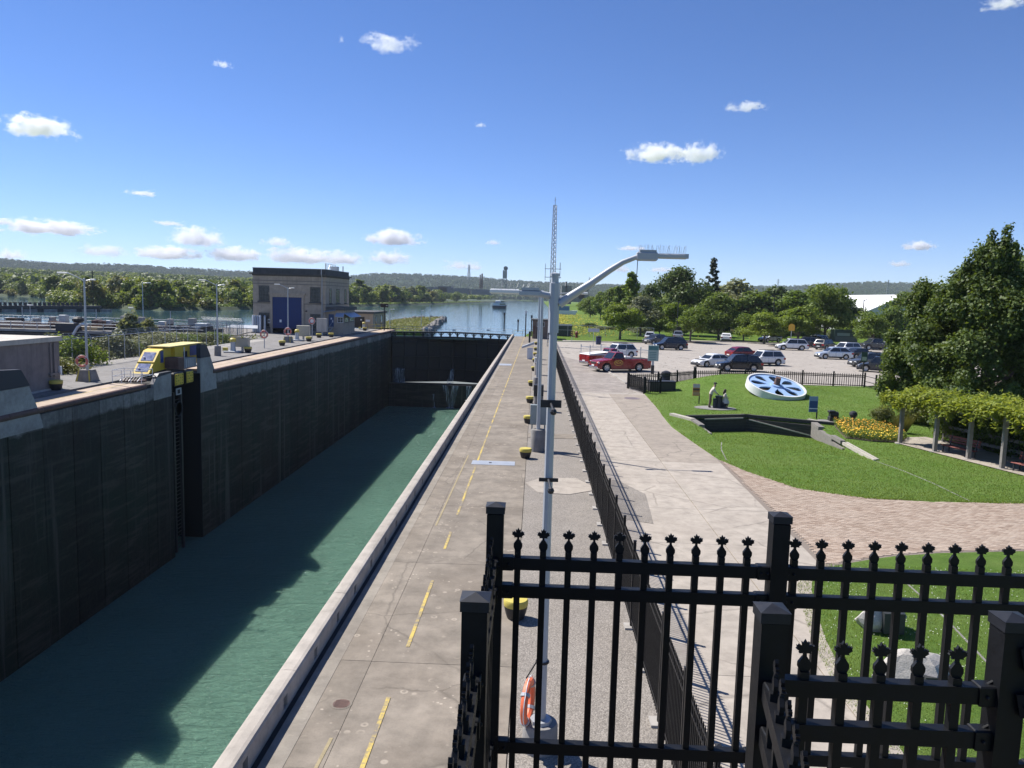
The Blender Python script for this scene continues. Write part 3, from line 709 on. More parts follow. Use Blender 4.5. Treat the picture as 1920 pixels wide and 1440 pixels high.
# ---- near-left low building
t = thing('service_building', 'low brown stucco building with cream flat roof edge at the left picture edge', 'building', (-33.0, 52.3, LZ))
m = MB(); m.box(-10, 0, -30, 0, 0, 3.3); m.build('wall', m_lbld, t)
m = MB(); m.box(-10.15, .15, -30, .15, 3.3, 3.62); m.build('roof', m_cream, t)
m = MB(); m.box(.0, .10, -1.15, -1.0, .9, 3.2); m.box(.0, .12, -.75, -.45, .9, 3.2); m.box(0, .16, -1.3, -.2, 1.0, 1.15); m.build('downpipe', m_lbld, t)
m = MB(); m.box(.0, .14, -.18, .02, .95, 1.55); m.build('meter_box', m_white, t)
m = MB(); m.box(0, .12, -30, 0, 0, .12); m.build('plinth', m_pale, t)
# ---- power house with blue door
t = thing('power_house', 'two storey grey concrete power house with tall blue door and dark cornice', 'power house', (-36, 131, LZ))
m = MB(); m.box(-12.5, 0, 0, 16.5, 0, 9.9); wall = m.build('wall', m_house, t)
m = MB(); m.box(-12.6, .1, -.1, 16.6, 9.75, 10.0); m.box(-12.95, .45, -.45, 16.9, 10.0, 10.22); m.box(-12.5, 0, 0, 16.5, 10.22, 11.05); m.build('cornice', m_cornice, t)
m = MB(); m.box(-12.55, .05, -.05, 16.55, 11.05, 11.13); m.build('parapet_cap', plain('pale_flashing', (.5,.5,.49), .6), t)
m = MB()
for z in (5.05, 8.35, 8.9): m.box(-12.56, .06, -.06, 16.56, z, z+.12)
m.box(-12.6, .1, -.1, 16.6, 0, .9); m.build('string_course', plain('dark_course', (.21,.19,.17), .85), t)  # string courses and plinth in one darker tone than the wall
m = MB(); m.box(-9.45, -9.1, -.21, 0, 0, 6.2); m.box(-4.05, -3.7, -.21, 0, 0, 6.2); m.box(-9.45, -3.7, -.22, 0, 6.2, 6.6); m.box(-9.7, -3.45, -.28, 0, 6.6, 6.95); m.build('door_surround', m_house, t)
for a, b in ((-9.1, -6.59), (-6.57, -4.05)):
    m = MB(); m.box(a, b, -.10, .0, .05, 6.2); d = m.build('door', m_blue, t)
    for k in range(8):
        m = MB(); m.box(a+.06+k*.31, a+.08+k*.31, -.112, -.10, .1, 6.1); m.build('seam', plain('dark_seam', (.004,.015,.07), .6) if (k == 0 and a < -8) else bpy.data.materials['dark_seam'], d)
m = MB(); m.box(-7.9, -7.55, -.125, -.11, 1.9, 2.35); m.build('door_notice', m_white, t)
m = MB(); m.box(-9.95, -9.55, -.06, -.0, 1.7, 2.4); n_ = m.build('notice_frame', m_white, t); m = MB(); m.box(-9.87, -9.63, -.075, -.06, 1.82, 2.28); m.build('notice', m_iron, n_)
mgl = T('dusty_glass'); ng = mgl.noise(2.5, 3); mgl.fin(mgl.ramp(ng, [(.3, (.025,.027,.03)), (.7, (.075,.078,.08))]), .25, 0, .5); m_dglass = mgl.mat
def win(parent, x0, x1, z0, z1, nx, nz, y=0, ax='y', frame=m_cornice, glass=m_dglass, sill=True):
    def bx(mm, a, b, c, d, e, f):
        if ax == 'y': mm.box(a, b, y+c, y+d, e, f)
        else: mm.box(y-d, y-c, a, b, e, f)
    mm = MB()
    bx(mm, x0-.08, x0, -.05, .02, z0-.08, z1+.08); bx(mm, x1, x1+.08, -.05, .02, z0-.08, z1+.08); bx(mm, x0, x1, -.05, .02, z1, z1+.08); bx(mm, x0, x1, -.05, .02, z0-.08, z0)
    w = mm.build('window', frame, parent)
    for i in range(nx):
        for j in range(nz):
            mm = MB(); dx = (x1-x0)/nx; dz = (z1-z0)/nz
            bx(mm, x0+i*dx+.025, x0+(i+1)*dx-.025, -.025, -.005, z0+j*dz+.025, z0+(j+1)*dz-.025)
            mm.build('pane', glass, w)
    mm = MB()
    for i in range(1, nx): bx(mm, x0+(x1-x0)*i/nx-.025, x0+(x1-x0)*i/nx+.025, -.045, .0, z0, z1)
    for j in range(1, nz): bx(mm, x0, x1, -.043, .0, z0+(z1-z0)*j/nz-.025, z0+(z1-z0)*j/nz+.025)
    mm.build('glazing_bar', frame, w)
    if sill: mm = MB(); bx(mm, x0-.25, x1+.25, -.2, .02, z0-.28, z0-.08); mm.build('sill', m_cornice, w)
    return w
win(t, -11.4, -9.75, 5.55, 8.0, 3, 4); win(t, -11.4, -9.75, 1.1, 3.4, 3, 4)
win(t, -2.55, -.95, 5.55, 7.95, 3, 4); win(t, -2.55, -.95, .95, 3.4, 3, 4)
win(t, 2.6, 3.7, 5.4, 7.8, 1, 4, 0, 'x'); win(t, 7.0, 9.2, 5.4, 7.8, 3, 4, 0, 'x'); win(t, 13.2, 14.3, 5.4, 7.8, 1, 4, 0, 'x')
m = MB(); m.tube([(-.55, -.15, .3), (-.55, -.15, 9.6), (-.55, -.55, 10.2), (-.55, -.55, 11.1)], .07, 6); m.build('downpipe', m_gal, t)
m = MB()
for k, (x, y) in enumerate(((-.9, 3.5), (-.9, 15.5))): m.tube([(x, y, 11.1), (x, y, 12.2)], .12, 6)
for z in (11.7, 12.2): m.tube([(-1.2, 6, z), (-1.2, 11, z)], .04, 5)
for y in (6, 7.6, 9.3, 11): m.tube([(-1.2, y, 11.1), (-1.2, y, 12.2)], .05, 5)
m.tube([(-1.2, 6, 11.1), (-1.2, 7.6, 12.2)], .04, 5)
m.build('roof_rail', m_gal, t)
m = MB(); m.box(-2.2, -1.0, 11.6, 13.0, 11.1, 12.0); m.build('roof_unit', m_gal, t)
m = MB(); m.tube([(-3.2, 0, 4.0), (-3.2, -.5, 4.0)], .05, 6); m.ball((-3.2, -.5, 3.9), .16, .16, .12, 8); m.build('wall_lamp', m_iron, t)
# annex kiosk on its right side
t = thing('gate_kiosk', 'small concrete kiosk with blue door and awnings against the power house', 'kiosk', (-33.0, 131.4, LZ))
m = MB(); m.box(-3.0, 0, 0, 8.2, 0, 4.2); m.build('wall', m_house, t)
m = MB(); m.box(-3.0, .35, -.35, 8.4, 4.2, 4.75); m.build('cornice', m_cornice, t)
m = MB(); m.box(-2.55, -1.65, -.05, 0, 1.35, 3.5); d = m.build('door', plain('kiosk_blue_door', (.02,.06,.16), .5), t)
m = MB(); m.box(-2.2, -1.95, -.06, -.05, 2.6, 2.9); m.box(-1.95, -1.75, -.06, -.05, 2.1, 2.5); m.build('notice', m_white, d)
m = MB(); m.add([(-3.3,-.9,3.8),(-1.2,-.9,4.1),(-1.2,-.05,4.4),(-3.3,-.05,4.1)], [(0,1,2,3)]); m.build('door_hood', m_gal, t)
m = MB()
for k in range(5): m.box(-3.3+k*.13, -2.3+k*.1, -1.7+k*.33, -1.4+k*.33, .2+k*.24, .25+k*.24)
m.bar((-3.3,-1.7,0), (-2.8,-.1,1.35), .08, .12); m.bar((-2.3,-1.7,0), (-1.8,-.1,1.35), .08, .12)
m.build('steps', m_gal, t)
m = MB()
for x in (-3.3, -2.3):
    m.tube([(x,-1.7,0),(x,-1.7,1.0),(x+.5,-.1,2.3)], .03, 6)
m.build('handrail', m_gal, t)
win(t, -.95, -.1, 2.15, 2.95, 2, 2, 0, 'y', m_white, m_glass, False)
win(t, .8, 3.4, 2.15, 2.95, 3, 1, 0, 'x', m_cornice, m_glass, False); win(t, 4.4, 7.2, 2.15, 2.95, 3, 1, 0, 'x', m_cornice, m_glass, False)
maw = plain('blue_grey_awning', (.34,.40,.52), .5, var=.05)
m = MB(); m.prism([(-.0, 3.75), (-.0, 3.68), (-.95, 3.10), (-.95, 3.17)], -1.25, .2, 'x'); m.build('awning', maw, t)
m = MB(); m.prism([(.0, 3.75), (.0, 3.68), (1.25, 3.0), (1.25, 3.07)], .2, 8.0, 'y'); m.build('awning', maw, t)
# low buff building behind
t = thing('store_shed', 'low buff store building with dark doorway beside the power house', 'building', (-34.0, 160, LZ))
m = MB(); m.box(-8, 0, 0, 14, 0, 3.0); m.build('wall', m_tanwall, t); m = MB(); m.box(-8.3, .3, -.3, 14.2, 3.0, 3.45); m.build('roof', m_cornice, t)
m = MB(); m.box(-4.4, -1.75, -.06, 0, 0, 2.3); d = m.build('door', m_iron, t); m = MB(); m.box(-2.6, -2.3, -.08, -.06, 1.6, 1.9); m.build('notice', m_white, d)
m = MB(); m.box(-1.5, -.6, -.05, 0, 1.35, 1.8); m.build('wall_sign', m_white, t)
win(t, 2.5, 4.0, .7, 2.5, 1, 2, 0, 'x', m_cornice, m_glass, False); win(t, 8.0, 10.0, .7, 2.5, 1, 2, 0, 'x', m_cornice, m_glass, False)
# cylinders rack and shelter left of power house
t = thing('gas_bottle_rack', 'row of tall grey and white cylinders standing at the left corner of the power house', 'cylinder rack', (-47.3, 130.2, LZ))
for k in range(6):
    m = MB(); m.lathe([(0,0),(.19,0),(.19,2.7),(.1,2.85),(0,2.85)], 10, (-.9+k*.4, 0, .2)); m.build('cylinder', m_white if k in (0, 3) else (m_iron if k == 4 else m_gal), t, smooth=True)
m = MB(); m.box(-1.2, 1.4, -.3, .3, 0, .2); m.build('base', m_greycon, t)
t = thing('shelter_canopy', 'small low grey shelter roof on posts in front of the power house', 'shelter', (-47.0, 122, LZ)); m = MB()
m.add([(-2.6,-1,1.25),(2.9,-1,1.2),(2.2,1,1.6),(-2.0,1,1.6),(-2.6,-1,1.15),(2.9,-1,1.1),(2.2,1,1.5),(-2.0,1,1.5)], [(0,1,2,3),(7,6,5,4),(0,4,5,1),(1,5,6,2),(2,6,7,3),(3,7,4,0)]); m.build('roof', m_gal, t)
for x in (-2.2, -.7, .8, 2.2):
    m = MB(); m.tube([(x, 0, 0), (x, 0, 1.35)], .05, 6); m.build('post', m_gal, t)
# ---- lifebuoys and stands on the left quay
def ring_mesh(R0=.36, r=.085):
    mm = MB(); n = 24
    v = []; f = []
    for i in range(n):
        a = 2*math.pi*i/n
        for j in range(8):
            b = 2*math.pi*j/8; q = R0+r*math.cos(b); v.append((q*math.cos(a), r*.8*math.sin(b), q*math.sin(a)))
    for i in range(n):
        for j in range(8): f.append((i*8+j, ((i+1) % n)*8+j, ((i+1) % n)*8+(j+1) % 8, i*8+(j+1) % 8))
    mm.add(v, f); return mm
rme = ring_mesh().mesh('ring', m_orange, True)
bands = []
for k in range(4):
    bmm = MB(); a = math.pi/4+k*math.pi/2; c = Vector((.36*math.cos(a), 0, .36*math.sin(a))); d = Vector((-math.sin(a), 0, math.cos(a)))
    bmm.tube([c-d*.03, c+d*.03], .094, 8, cap=True); bands.append(bmm.mesh('reflective_band', m_gal, True))
rpm = MB()
for k in range(4):
    a = math.pi/4+k*math.pi/2; P = [Vector((.45*math.cos(a+s*math.pi/2), -.02, .45*math.sin(a+s*math.pi/2)))*(1.0+.10*math.sin(s*math.pi)) for s in np.linspace(0, 1, 7)]
    rpm.tube(P, .010, 5)
rpe = rpm.mesh('grab_rope', m_white)
def lifebuoy(label, loc, rz, sc=1.0, col=None):
    t = thing('lifebuoy', label, 'lifebuoy', loc, rz, 'orange lifebuoys at the lock'); t.scale = (sc,)*3
    me = rme
    if col: me = rme.copy(); me.materials.clear(); me.materials.append(col)
    link('ring', me, t)
    for q in bands: link('reflective_band', q, t)
    link('grab_rope', rpe, t); return t
mfade = plain('faded_red_ring', (.55,.16,.13), .6)
lifebuoy('orange lifebuoy seen nearly edge on, hung on the nearest lamp post behind the fence pickets', (.06, 12.22, .79), math.radians(78), .88)
lifebuoy('red lifebuoy hung on the left lamp post with the yellow and black base', (-34.0, 56.6, 1.9), math.radians(10), 1.0, mfade)
def stand(label, pos, h, board):
    t = thing('lifebuoy_stand', label, 'lifebuoy stand', pos); m = MB(); m.tube([(0,0,0),(0,0,h)], .06, 8); m.build('post', m_gal, t)
    if board: m = MB(); m.lathe([(0,-.05),(.5,-.05),(.5,0),(0,0)], 18, (0, -.05, h-.25), axis='y'); m.build('backboard', m_white, t)
stand('thin grey post carrying a lifebuoy on the quay, left of the blue door', (-33.9, 95.3, LZ), 3.9, False)
lifebuoy('faded lifebuoy on the thin post left of the blue door', (-33.9, 95.2, LZ+1.75), 0, 1.15, mfade)
lifebuoy('faded lifebuoy at the foot of the lamp post before the blue door', (-34.9, 107.55, LZ+1.55), 0, 1.2, mfade)
stand('post with round white board holding a lifebuoy, right of the blue door', (-34.5, 118, LZ), 3.0, True)
lifebuoy('faded lifebuoy on the round white board right of the blue door', (-34.5, 117.85, LZ+2.75), 0, 1.1, mfade)
# ---- lamp posts
def arm_pts(p0, p1, p2, n=10):
    p0, p1, p2 = map(Vector, (p0, p1, p2)); return [p0*(1-s)**2+p1*2*s*(1-s)+p2*s*s for s in [i/n for i in range(n+1)]]
def spikes(y, x0, x1, z, n, hh):
    mm = MB(); rr = random.Random(int(n))
    for k in range(n):
        x = x0+(x1-x0)*k/(n-1); dx = rr.uniform(-.03, .03); dy = rr.choice((-.05, 0, .05))
        mm.bar((x, y, z), (x+dx, y+dy, z+hh*rr.uniform(.8, 1.1)), .003)
    return mm
def hexmesh(r0, r1, h, n=8):
    mm = MB(); mm.lathe([(0,0),(r0,0),(r1,h),(0,h)], n); return mm
# nearest lamp post
t = thing('lamp_post', 'tall grey eight-sided lamp post nearest the camera with two arms and bird spikes', 'lamp post', (.28, 12.2, 0), 0, 'lamp posts along the lock')
m_post = plain('grey_post_paint', (.42, .44, .465), .5, .1, .06, 1.5)
m = hexmesh(.088, .06, 7.86); m.build('pole', m_post, t)
m = MB(); m.lathe([(.0,7.86),(.075,7.86),(.075,7.90),(0,7.92)], 8); m.lathe([(0,6.95),(.082,6.97),(.082,7.75),(0,7.77)], 8); m.build('head_sleeve', m_post, t)
m = MB(); m.lathe([(0,-.02),(.30,-.02),(.29,.42),(.27,.46),(0,.46)], 24); m.build('concrete_base', m_greycon, t, smooth=True)
m = MB(); m.lathe([(0,.46),(.19,.46),(.18,.52),(0,.52)], 8); m.build('base_plate', m_gal, t)
m = MB(); pts = [(.08,0,7.42), (.25,0,7.55), (.55,0,7.75), (.85,0,7.97), (1.05,0,8.10), (1.27,0,8.19)]
m.tube(pts, [.068,.064,.056,.048,.042,.037], 10); arm = m.build('arm', m_post, t, smooth=True)
m = MB(); m.bevbox(1.26, 1.58, -.07, .07, 8.13, 8.27, .02); m.box(1.30, 1.56, -.055, .055, 8.27, 8.30); lh = m.build('lamp_head', m_post, t)
m = MB(); m.bevbox(1.58, 2.04, -.055, .055, 8.17, 8.25, .02); m.box(2.0, 2.06, -.05, .05, 8.18, 8.25); m.build('light_unit', m_gal, lh)
spikes(0, 1.30, 2.02, 8.25, 44, .13).build('bird_spikes', m_gal, lh)
m = MB(); m.tube([(1.28,0,8.13),(1.27,0,7.72)], .006, 5); m.build('pull_cord', m_iron, lh)
m = MB(); m.tube([(-.05,0,7.55),(-.25,0,7.58)], .05, 8); m.build('arm', m_post, t)
m = MB(); m.bevbox(-.55, -.22, -.06, .06, 7.53, 7.63, .02); m.box(-.52, -.24, -.05, .05, 7.63, 7.67); lh = m.build('lamp_head', m_gal, t)
m = MB(); m.bevbox(-1.02, -.55, -.055, .055, 7.56, 7.64, .02); m.build('light_unit', m_white, lh)
spikes(0, -1.0, -.26, 7.66, 34, .08).build('bird_spikes', m_gal, lh)
for z, hh, wd in ((5.85, .12, .165), (4.62, .06, .155)):
    m = MB(); m.box(-wd, wd, -.115, -.095, z-hh/2, z+hh/2); br = m.build('bracket', m_iron, t)
    m = MB(); m.tube([(.0, -.11, z), (.03, -.55, z-.05)], .022, 8); m.ball((.03, -.57, z-.06), .055, .05, .055, 8); m.build('camera', m_iron, br)
m = MB(); m.lathe([(0,1.5),(.115,1.5),(.115,1.53),(0,1.53)], 10); m.tube([(-.1,0,1.5),(-.26,.02,1.2)], .012, 6); m.build('ring_hook', m_iron, t)
# second and further posts along the right deck
def lamp(label, pos, h, armdx, z0=0, ped='round', grp='lamp posts along the lock', rot=0):
    t = thing('lamp_post', label, 'lamp post', pos, rot, grp)
    pz = 0
    if ped == 'round':
        m = MB(); m.lathe([(0,0),(.36,0),(.36,1.02),(.33,1.08),(0,1.08)], 22); m.build('concrete_base', m_greycon, t, smooth=True); pz = 1.08
    elif ped == 'block':
        m = MB(); m.add([(-.6,-.6,0),(.6,-.6,0),(.6,.6,0),(-.6,.6,0),(-.42,-.42,.85),(.42,-.42,.85),(.42,.42,.85),(-.42,.42,.85)], [(3,2,1,0),(4,5,6,7),(0,1,5,4),(1,2,6,5),(2,3,7,6),(3,0,4,7)]); b_ = m.build('concrete_base', m_greycon, t); pz = .85
        for sx in (-.5, .5): m = MB(); m.add([(sx-.05,-.615,.02),(sx+.07,-.615,.02),(sx*.75+.05,-.44,.84),(sx*.75-.05,-.44,.84)], [(0,1,2,3)]); m.build('yellow_stripe', m_yel2, b_)
    m = MB(); m.lathe([(0,pz),(.10,pz),(.065,h),(0,h+.02)], 8); m.build('pole', m_gal, t)
    for dx in armdx:
        up = .55 if dx < -1 else .1
        m = MB(); P = arm_pts((0,0,h-.2), (dx*.45,0,h-.2+up*.9), (dx*.62,0,h-.2+up)); m.tube(P, .04, 7); m.build('arm', m_gal, t, smooth=True)
        m = MB(); x0, x1 = sorted((dx*.6, dx)); m.bevbox(x0, x1, -.11, .11, h-.24+up, h-.12+up, .03); m.build('lamp_head', m_white, t)
    return t
t2 = lamp('grey lamp post on a round concrete base, second from the camera on the right deck', (.28, 37.6, 0), 7.9, (-.75, 2.2))
m = MB(); m.bevbox(-.42, .42, .3, .55, 1.25, 2.25, .02); m.box(-.35, -.28, .4, .46, .1, 1.3); m.box(.28, .35, .4, .46, .1, 1.3); m.build('cabinet', plain('grey_green_cabinet', (.27,.31,.31), .5), t2)
lamp('grey lamp post on the right deck, third from the camera', (.25, 63.0, 0), 7.8, (-.75, 2.2))
lamp('thin grey lamp post far along the right deck, fourth from the camera', (.35, 88.5, 0), 7.8, (-.75, 2.0))
lamp('left quay lamp post on a yellow and black sloped base beside the brown building', (-33.8, 56.9, LZ), 7.7, (-2.0, .85), ped='block')
lamp('left quay lamp post on a plain concrete block, right of the yellow mooring machine', (-34.45, 82.4, LZ), 7.75, (-1.9, .9), ped='round')
lamp('left quay lamp post standing before the blue door', (-34.95, 107.8, LZ), 7.75, (-1.9, .9), ped='block')
lamp('lone lamp post beyond the weir with its arm to the right', (-74.9, 145, -1), 9.6, (1.6,), ped='none', grp=None)
for px, Y, h, lb in ((790, 190, 4.5, 'short grey lamp post on the green island left of the canal'), (806, 230, 5.5, 'thin pole at the tip of the green island')):
    p = V(px, 600, Y); lamp(lb, (p.x, Y, -.6), h, (.5,) if px < 800 else (), ped='none', grp=None)
for px, Y, h, lb in ((731, 160, 4.2, 'short lamp post with white head behind the yellow railings'),):
    p = V(px, 600, Y); lamp(lb, (p.x, Y, LZ), h, (1.0,), ped='none', grp=None)
# tall sign board on a post by the gate
t = thing('sign_board', 'dark rectangular signal board on a tall post by the lock gate', 'signal board', (-30.1, 152.4, LZ)); m = MB(); m.tube([(0,0,0),(0,0,5.0)], .12, 8); m.build('post', m_iron, t)
m = MB(); m.bevbox(-.75, .75, -.15, .15, 4.6, 5.35, .04); m.build('board', plain('dark_brown_board', (.05,.03,.028), .6), t); m = MB(); m.box(.35, .62, -.17, -.15, 4.9, 5.0); m.build('light', m_white, t)
# ---- lattice mast
def lattice(label, x, y, z0, h, w0, w1, mat, nseg=22, r=.035, name='lattice_mast', cat='mast', n=3):
    t = thing(name, label, cat, (x, y, z0)); leg = []
    for k in range(n):
        a = math.pi/6+2*math.pi*k/n; d = Vector((math.cos(a), math.sin(a), 0)); leg.append((d*w0, d*w1+Vector((0,0,h))))
        m = MB(); m.tube([leg[-1][0], leg[-1][1]], r, 6); m.build('leg', mat, t)
    m = MB()
    for i in range(nseg):
        s0, s1 = i/nseg, (i+1)/nseg
        for k in range(n):
            a, b = leg[k], leg[(k+1) % n]
            m.bar(a[0].lerp(a[1], s0), b[0].lerp(b[1], s1), r*1.1); m.bar(a[0].lerp(a[1], s1), b[0].lerp(b[1], s1), r*1.1)
            if cat == 'pylon': m.bar(b[0].lerp(b[1], s0), a[0].lerp(a[1], s1), r*1.1)
    m.build('lattice', mat, t); return t
m_mast = plain('mast_steel', (.30, .31, .33), .5, .4)
t = lattice('tall grey lattice radio mast behind the lamp posts', 2.45, 122, 0, 22, .62, .30, m_mast, 30, .05)
m = MB(); m.tube([(0,0,22),(0,0,23.2)], .04, 6); m.tube([(-.25,0,22.6),(.25,0,22.9)], .02, 5); m.build('antenna', m_mast, t)
for z in (10.9, 12.2):
    m = MB(); m.bar((-1.3,0,z), (1.3,0,z), .08); m.bar((-1.2,0,z-.5), (-1.2,0,z+.8), .07); m.bar((1.1,0,z-.2), (1.1,0,z+1.0), .10); m.build('aerial_arm', m_mast, t)
# ---- bollards
def bollard_mesh():
    mm = MB(); mm.lathe([(0,0),(.24,0),(.26,.04),(.30,.16),(.335,.30),(.34,.36)], 22); b = mm.mesh('post', m_iron, True)
    mm = MB(); mm.lathe([(0,.36),(.345,.355),(.355,.40),(.355,.50),(.33,.54),(0,.55)], 22); c = mm.mesh('cap', m_yel2, True); return b, c
bB, bC = bollard_mesh()
bl_ = [(-.27,17.45,'black bollard with yellow top seen through the front fence pickets'),(-.3,35.8,'black and yellow bollard on the deck beside the second lamp post base'),(-.28,46.0,'black and yellow bollard just beyond the dark post-top unit, third from the camera'),(-.26,55.2,'black and yellow bollard on the right deck, fourth from the camera'),(-.22,66.0,'black and yellow bollard on the right deck, fifth from the camera'),(-.05,80.0,'black and yellow bollard beside the tilted control desk'),(.02,91,'far black and yellow bollard just beyond the tilted control desk'),(.06,101,'far black and yellow bollard, third before the gate end'),(.10,112,'far black and yellow bollard, second before the gate end'),(.15,126,'farthest black and yellow bollard on the right deck')]
for x, y, lb in bl_:
    t = thing('bollard', lb, 'bollard', (x, y, 0), 0, 'bollards along the right deck'); t.scale = (.82,.82,.86); link('post', bB, t); link('cap', bC, t)
for px, py, lb in ((105,731,'yellow and black bollard at the corner of the brown stucco building'),(465,661,'yellow bollard on the left quay, left of the thin lifebuoy post'),(529,648,'yellow bollard on the left quay just left of the blue door lamp post'),(579,640,'yellow bollard on the left quay below the grey cabinet'),(621,632,'yellow bollard on the left quay in front of the kiosk steps'),(598,633,'black bollard under the round lifebuoy board'),(684,620,'yellow bollard before the buff store building')):
    p = G(px, py, LZ); t = thing('bollard', lb, 'bollard', p, 0, 'bollards along the left quay'); t.scale = (1.25,)*3; link('post', bB, t); link('cap', bC, t)
# ---- winches, cabinets and desks
def pedestal(label, p, s=1.0):
    t = thing('capstan', label, 'capstan', p, 0, 'yellow topped capstans on the left quay'); t.scale = (s,)*3
    m = MB(); m.bevbox(-.9, .9, -.6, .6, 0, .2, .04); m.build('base', m_gal, t); m = MB(); m.lathe([(0,.2),(.34,.2),(.28,.6),(.28,1.25),(0,1.25)], 14); m.build('drum', m_gal, t, smooth=True)
    m = MB(); m.lathe([(0,1.25),(.34,1.25),(.34,1.55),(.2,1.68),(0,1.7)], 14); m.build('cap', m_yel2, t, smooth=True); m = MB(); m.box(-1.1, -.65, -.3, .2, .2, .55); m.build('motor_box', m_yel2, t)
pedestal('grey capstan with yellow cap on the left quay nearest the chain link fence', G(437, 661, LZ)); pedestal('grey capstan with yellow cap right of the blue door lamp post', G(557, 639, LZ)); pedestal('yellow capped capstan before the dark doorway of the buff store', G(682, 618, LZ), .9)
def cab(label, p, w, h, col, roof=True):
    t = thing('control_cabinet', label, 'control cabinet', p); m = MB(); m.box(-.12, .12, -.12, .12, 0, .7); m.build('stand', m_gal, t)
    m = MB(); m.bevbox(-w/2, w/2, -.35, .35, .6, h, .03); b = m.build('housing', col, t); m = MB(); m.box(-w/2+.1, w/2-.1, -.37, -.35, .75, h-.12); m.build('door', col, b)
    if roof: m = MB(); m.add([(-w/2-.6,-.8,h+.1),(w/2+.1,-.8,h+.75),(w/2+.1,.8,h+.75),(-w/2-.6,.8,h+.1),(-w/2-.6,-.8,h+.04),(w/2+.1,-.8,h+.69),(w/2+.1,.8,h+.69),(-w/2-.6,.8,h+.04)], [(0,1,2,3),(7,6,5,4),(0,4,5,1),(1,5,6,2),(2,6,7,3),(3,7,4,0)]); m.build('sloped_roof', col, t)
mbe = plain('beige_cabinet', (.45,.42,.34), .6)
cab('beige control cabinet with sloped roof beside the left quay capstan', G(455, 660, LZ), 1.5, 1.6, mbe); cab('grey beige control cabinet right of the blue door capstan', G(569, 638, LZ), 1.9, 2.2, mbe, False); cab('beige cabinet standing against the right side wall window of the power house', (-35.6, 127.5, LZ), 1.7, 2.9, m_cream, False)
t = thing('control_desk', 'white tilted control desk on the right deck beside the bollards', 'control desk', (-.62, 96, 0)); m = MB(); m.box(-.35, .35, -.3, .3, 0, 1.35); m.build('pedestal', m_white, t)
m = MB(); m.add([(-1.0,-.5,1.55),(.5,-.5,2.15),(.5,.6,2.15),(-1.0,.6,1.55),(-1.0,-.5,1.3),(.5,-.5,1.85),(.5,.6,1.85),(-1.0,.6,1.3)], [(0,1,2,3),(7,6,5,4),(0,4,5,1),(1,5,6,2),(2,6,7,3),(3,7,4,0)]); m.build('hood', m_gal, t); m = MB(); m.tube([(-.1,.3,2),(-.1,.3,3.4)], .12, 8); m.build('black_post', m_iron, t)
t = thing('equipment_drum', 'round grey concrete stump with a dark top box between the lamp posts', 'equipment stump', (.33, 51.5, 0)); m = MB(); m.lathe([(0,0),(.33,0),(.33,1.0),(0,1.0)], 18); m.build('stump', m_greycon, t, smooth=True); m = MB(); m.bevbox(-.33, .33, -.28, .28, 1.0, 1.75, .03); m.build('box', m_iron, t)
t = thing('equipment_drum', 'pale round stump with pipe fittings far along the right deck', 'equipment stump', (.33, 76, 0)); m = MB(); m.lathe([(0,0),(.33,0),(.33,1.2),(0,1.2)], 18); m.build('stump', m_pale, t, smooth=True); m = MB(); m.tube([(-.3,-.2,1.2),(-.3,-.2,1.7),(.1,-.2,1.7)], .07, 6); m.build('pipe', m_white, t)
# ---- gate-end house and clutter on the right
t = thing('gate_house', 'small brown brick gate house behind the lamp posts at the far end of the deck', 'building', (-.6, 145, 0))
m = MB(); m.box(0, 3.6, 0, 6, 0, 3.4); m.build('wall', m_brown, t); m = MB(); m.box(-.2, 3.8, -.2, 6.2, 3.4, 3.65); m.build('roof', m_cornice, t)
m = MB(); m.box(.8, 1.9, -.06, 0, .05, 2.1); m.build('door', m_navy, t); win(t, .9, 2.2, 2.35, 3.1, 3, 1, 0, 'y', m_gal, m_glass, False); m = MB(); m.box(1.1, 1.5, -.08, -.06, 1.3, 1.6); m.build('notice', m_white, t)
m = MB(); m.box(.15,.55,-.3,0,.9,2.4); m.build('wall_box', m_rust, t)
def rail(label, pts, z0, h, mat, cat='railing', gate_pos=None):
    t = thing('railing', label, cat, (pts[0][0], pts[0][1], z0)); o = Vector((pts[0][0], pts[0][1], 0)); P = [Vector((*p, 0))-o for p in pts]
    for a, b in zip(P, P[1:]):
        n = max(1, round((b-a).length/1.5))
        for k in range(n+1):
            q = a.lerp(b, k/n); m = MB(); m.tube([q, q+Vector((0,0,h))], .035, 6); m.build('post', mat, t)
        for z in (h*.5, h):
            m = MB(); m.tube([a+Vector((0,0,z)), b+Vector((0,0,z))], .03, 6); m.build('rail', mat, t)
rail('yellow railing at the left end of the lock gate', [(-33.2,152.6),(-29.4,152.6),(-29.4,156)], LZ, 1.1, m_yel2); rail('yellow railing at the right end of the lock gate', [(-4.3,153.5),(-2.6,152.9),(-1.0,152.9)], 0, 1.1, m_yel2)
rail('pale tan railing behind the yellow one by the green island', [(-29,160),(-24,162),(-17,164)], -.6, 1.1, m_cream)
for px, pt, pb, Y, lb in ((985,583,634,150,'tall dark post with a white lamp at the gate end'),(996,591,630,152,'tall dark post with a bracket at the gate end, right of the lamp one'),(971,599,622,153,'short dark post left of the gate end posts'),(945,586,621,157,'slim dark marker post rising behind the gate footway')):
    a = V(px, pb, Y); b = V(px, pt, Y); t = thing('signal_post', lb, 'post', (a.x, Y, max(a.z, -1))); m = MB(); m.tube([(0,0,0),(0,0,b.z-a.z)], .11, 8); m.build('pole', m_iron, t); m = MB(); m.box(-.18,.18,-.15,.15,b.z-a.z-.5,b.z-a.z); m.build('head', m_white if px == 985 else m_iron, t)
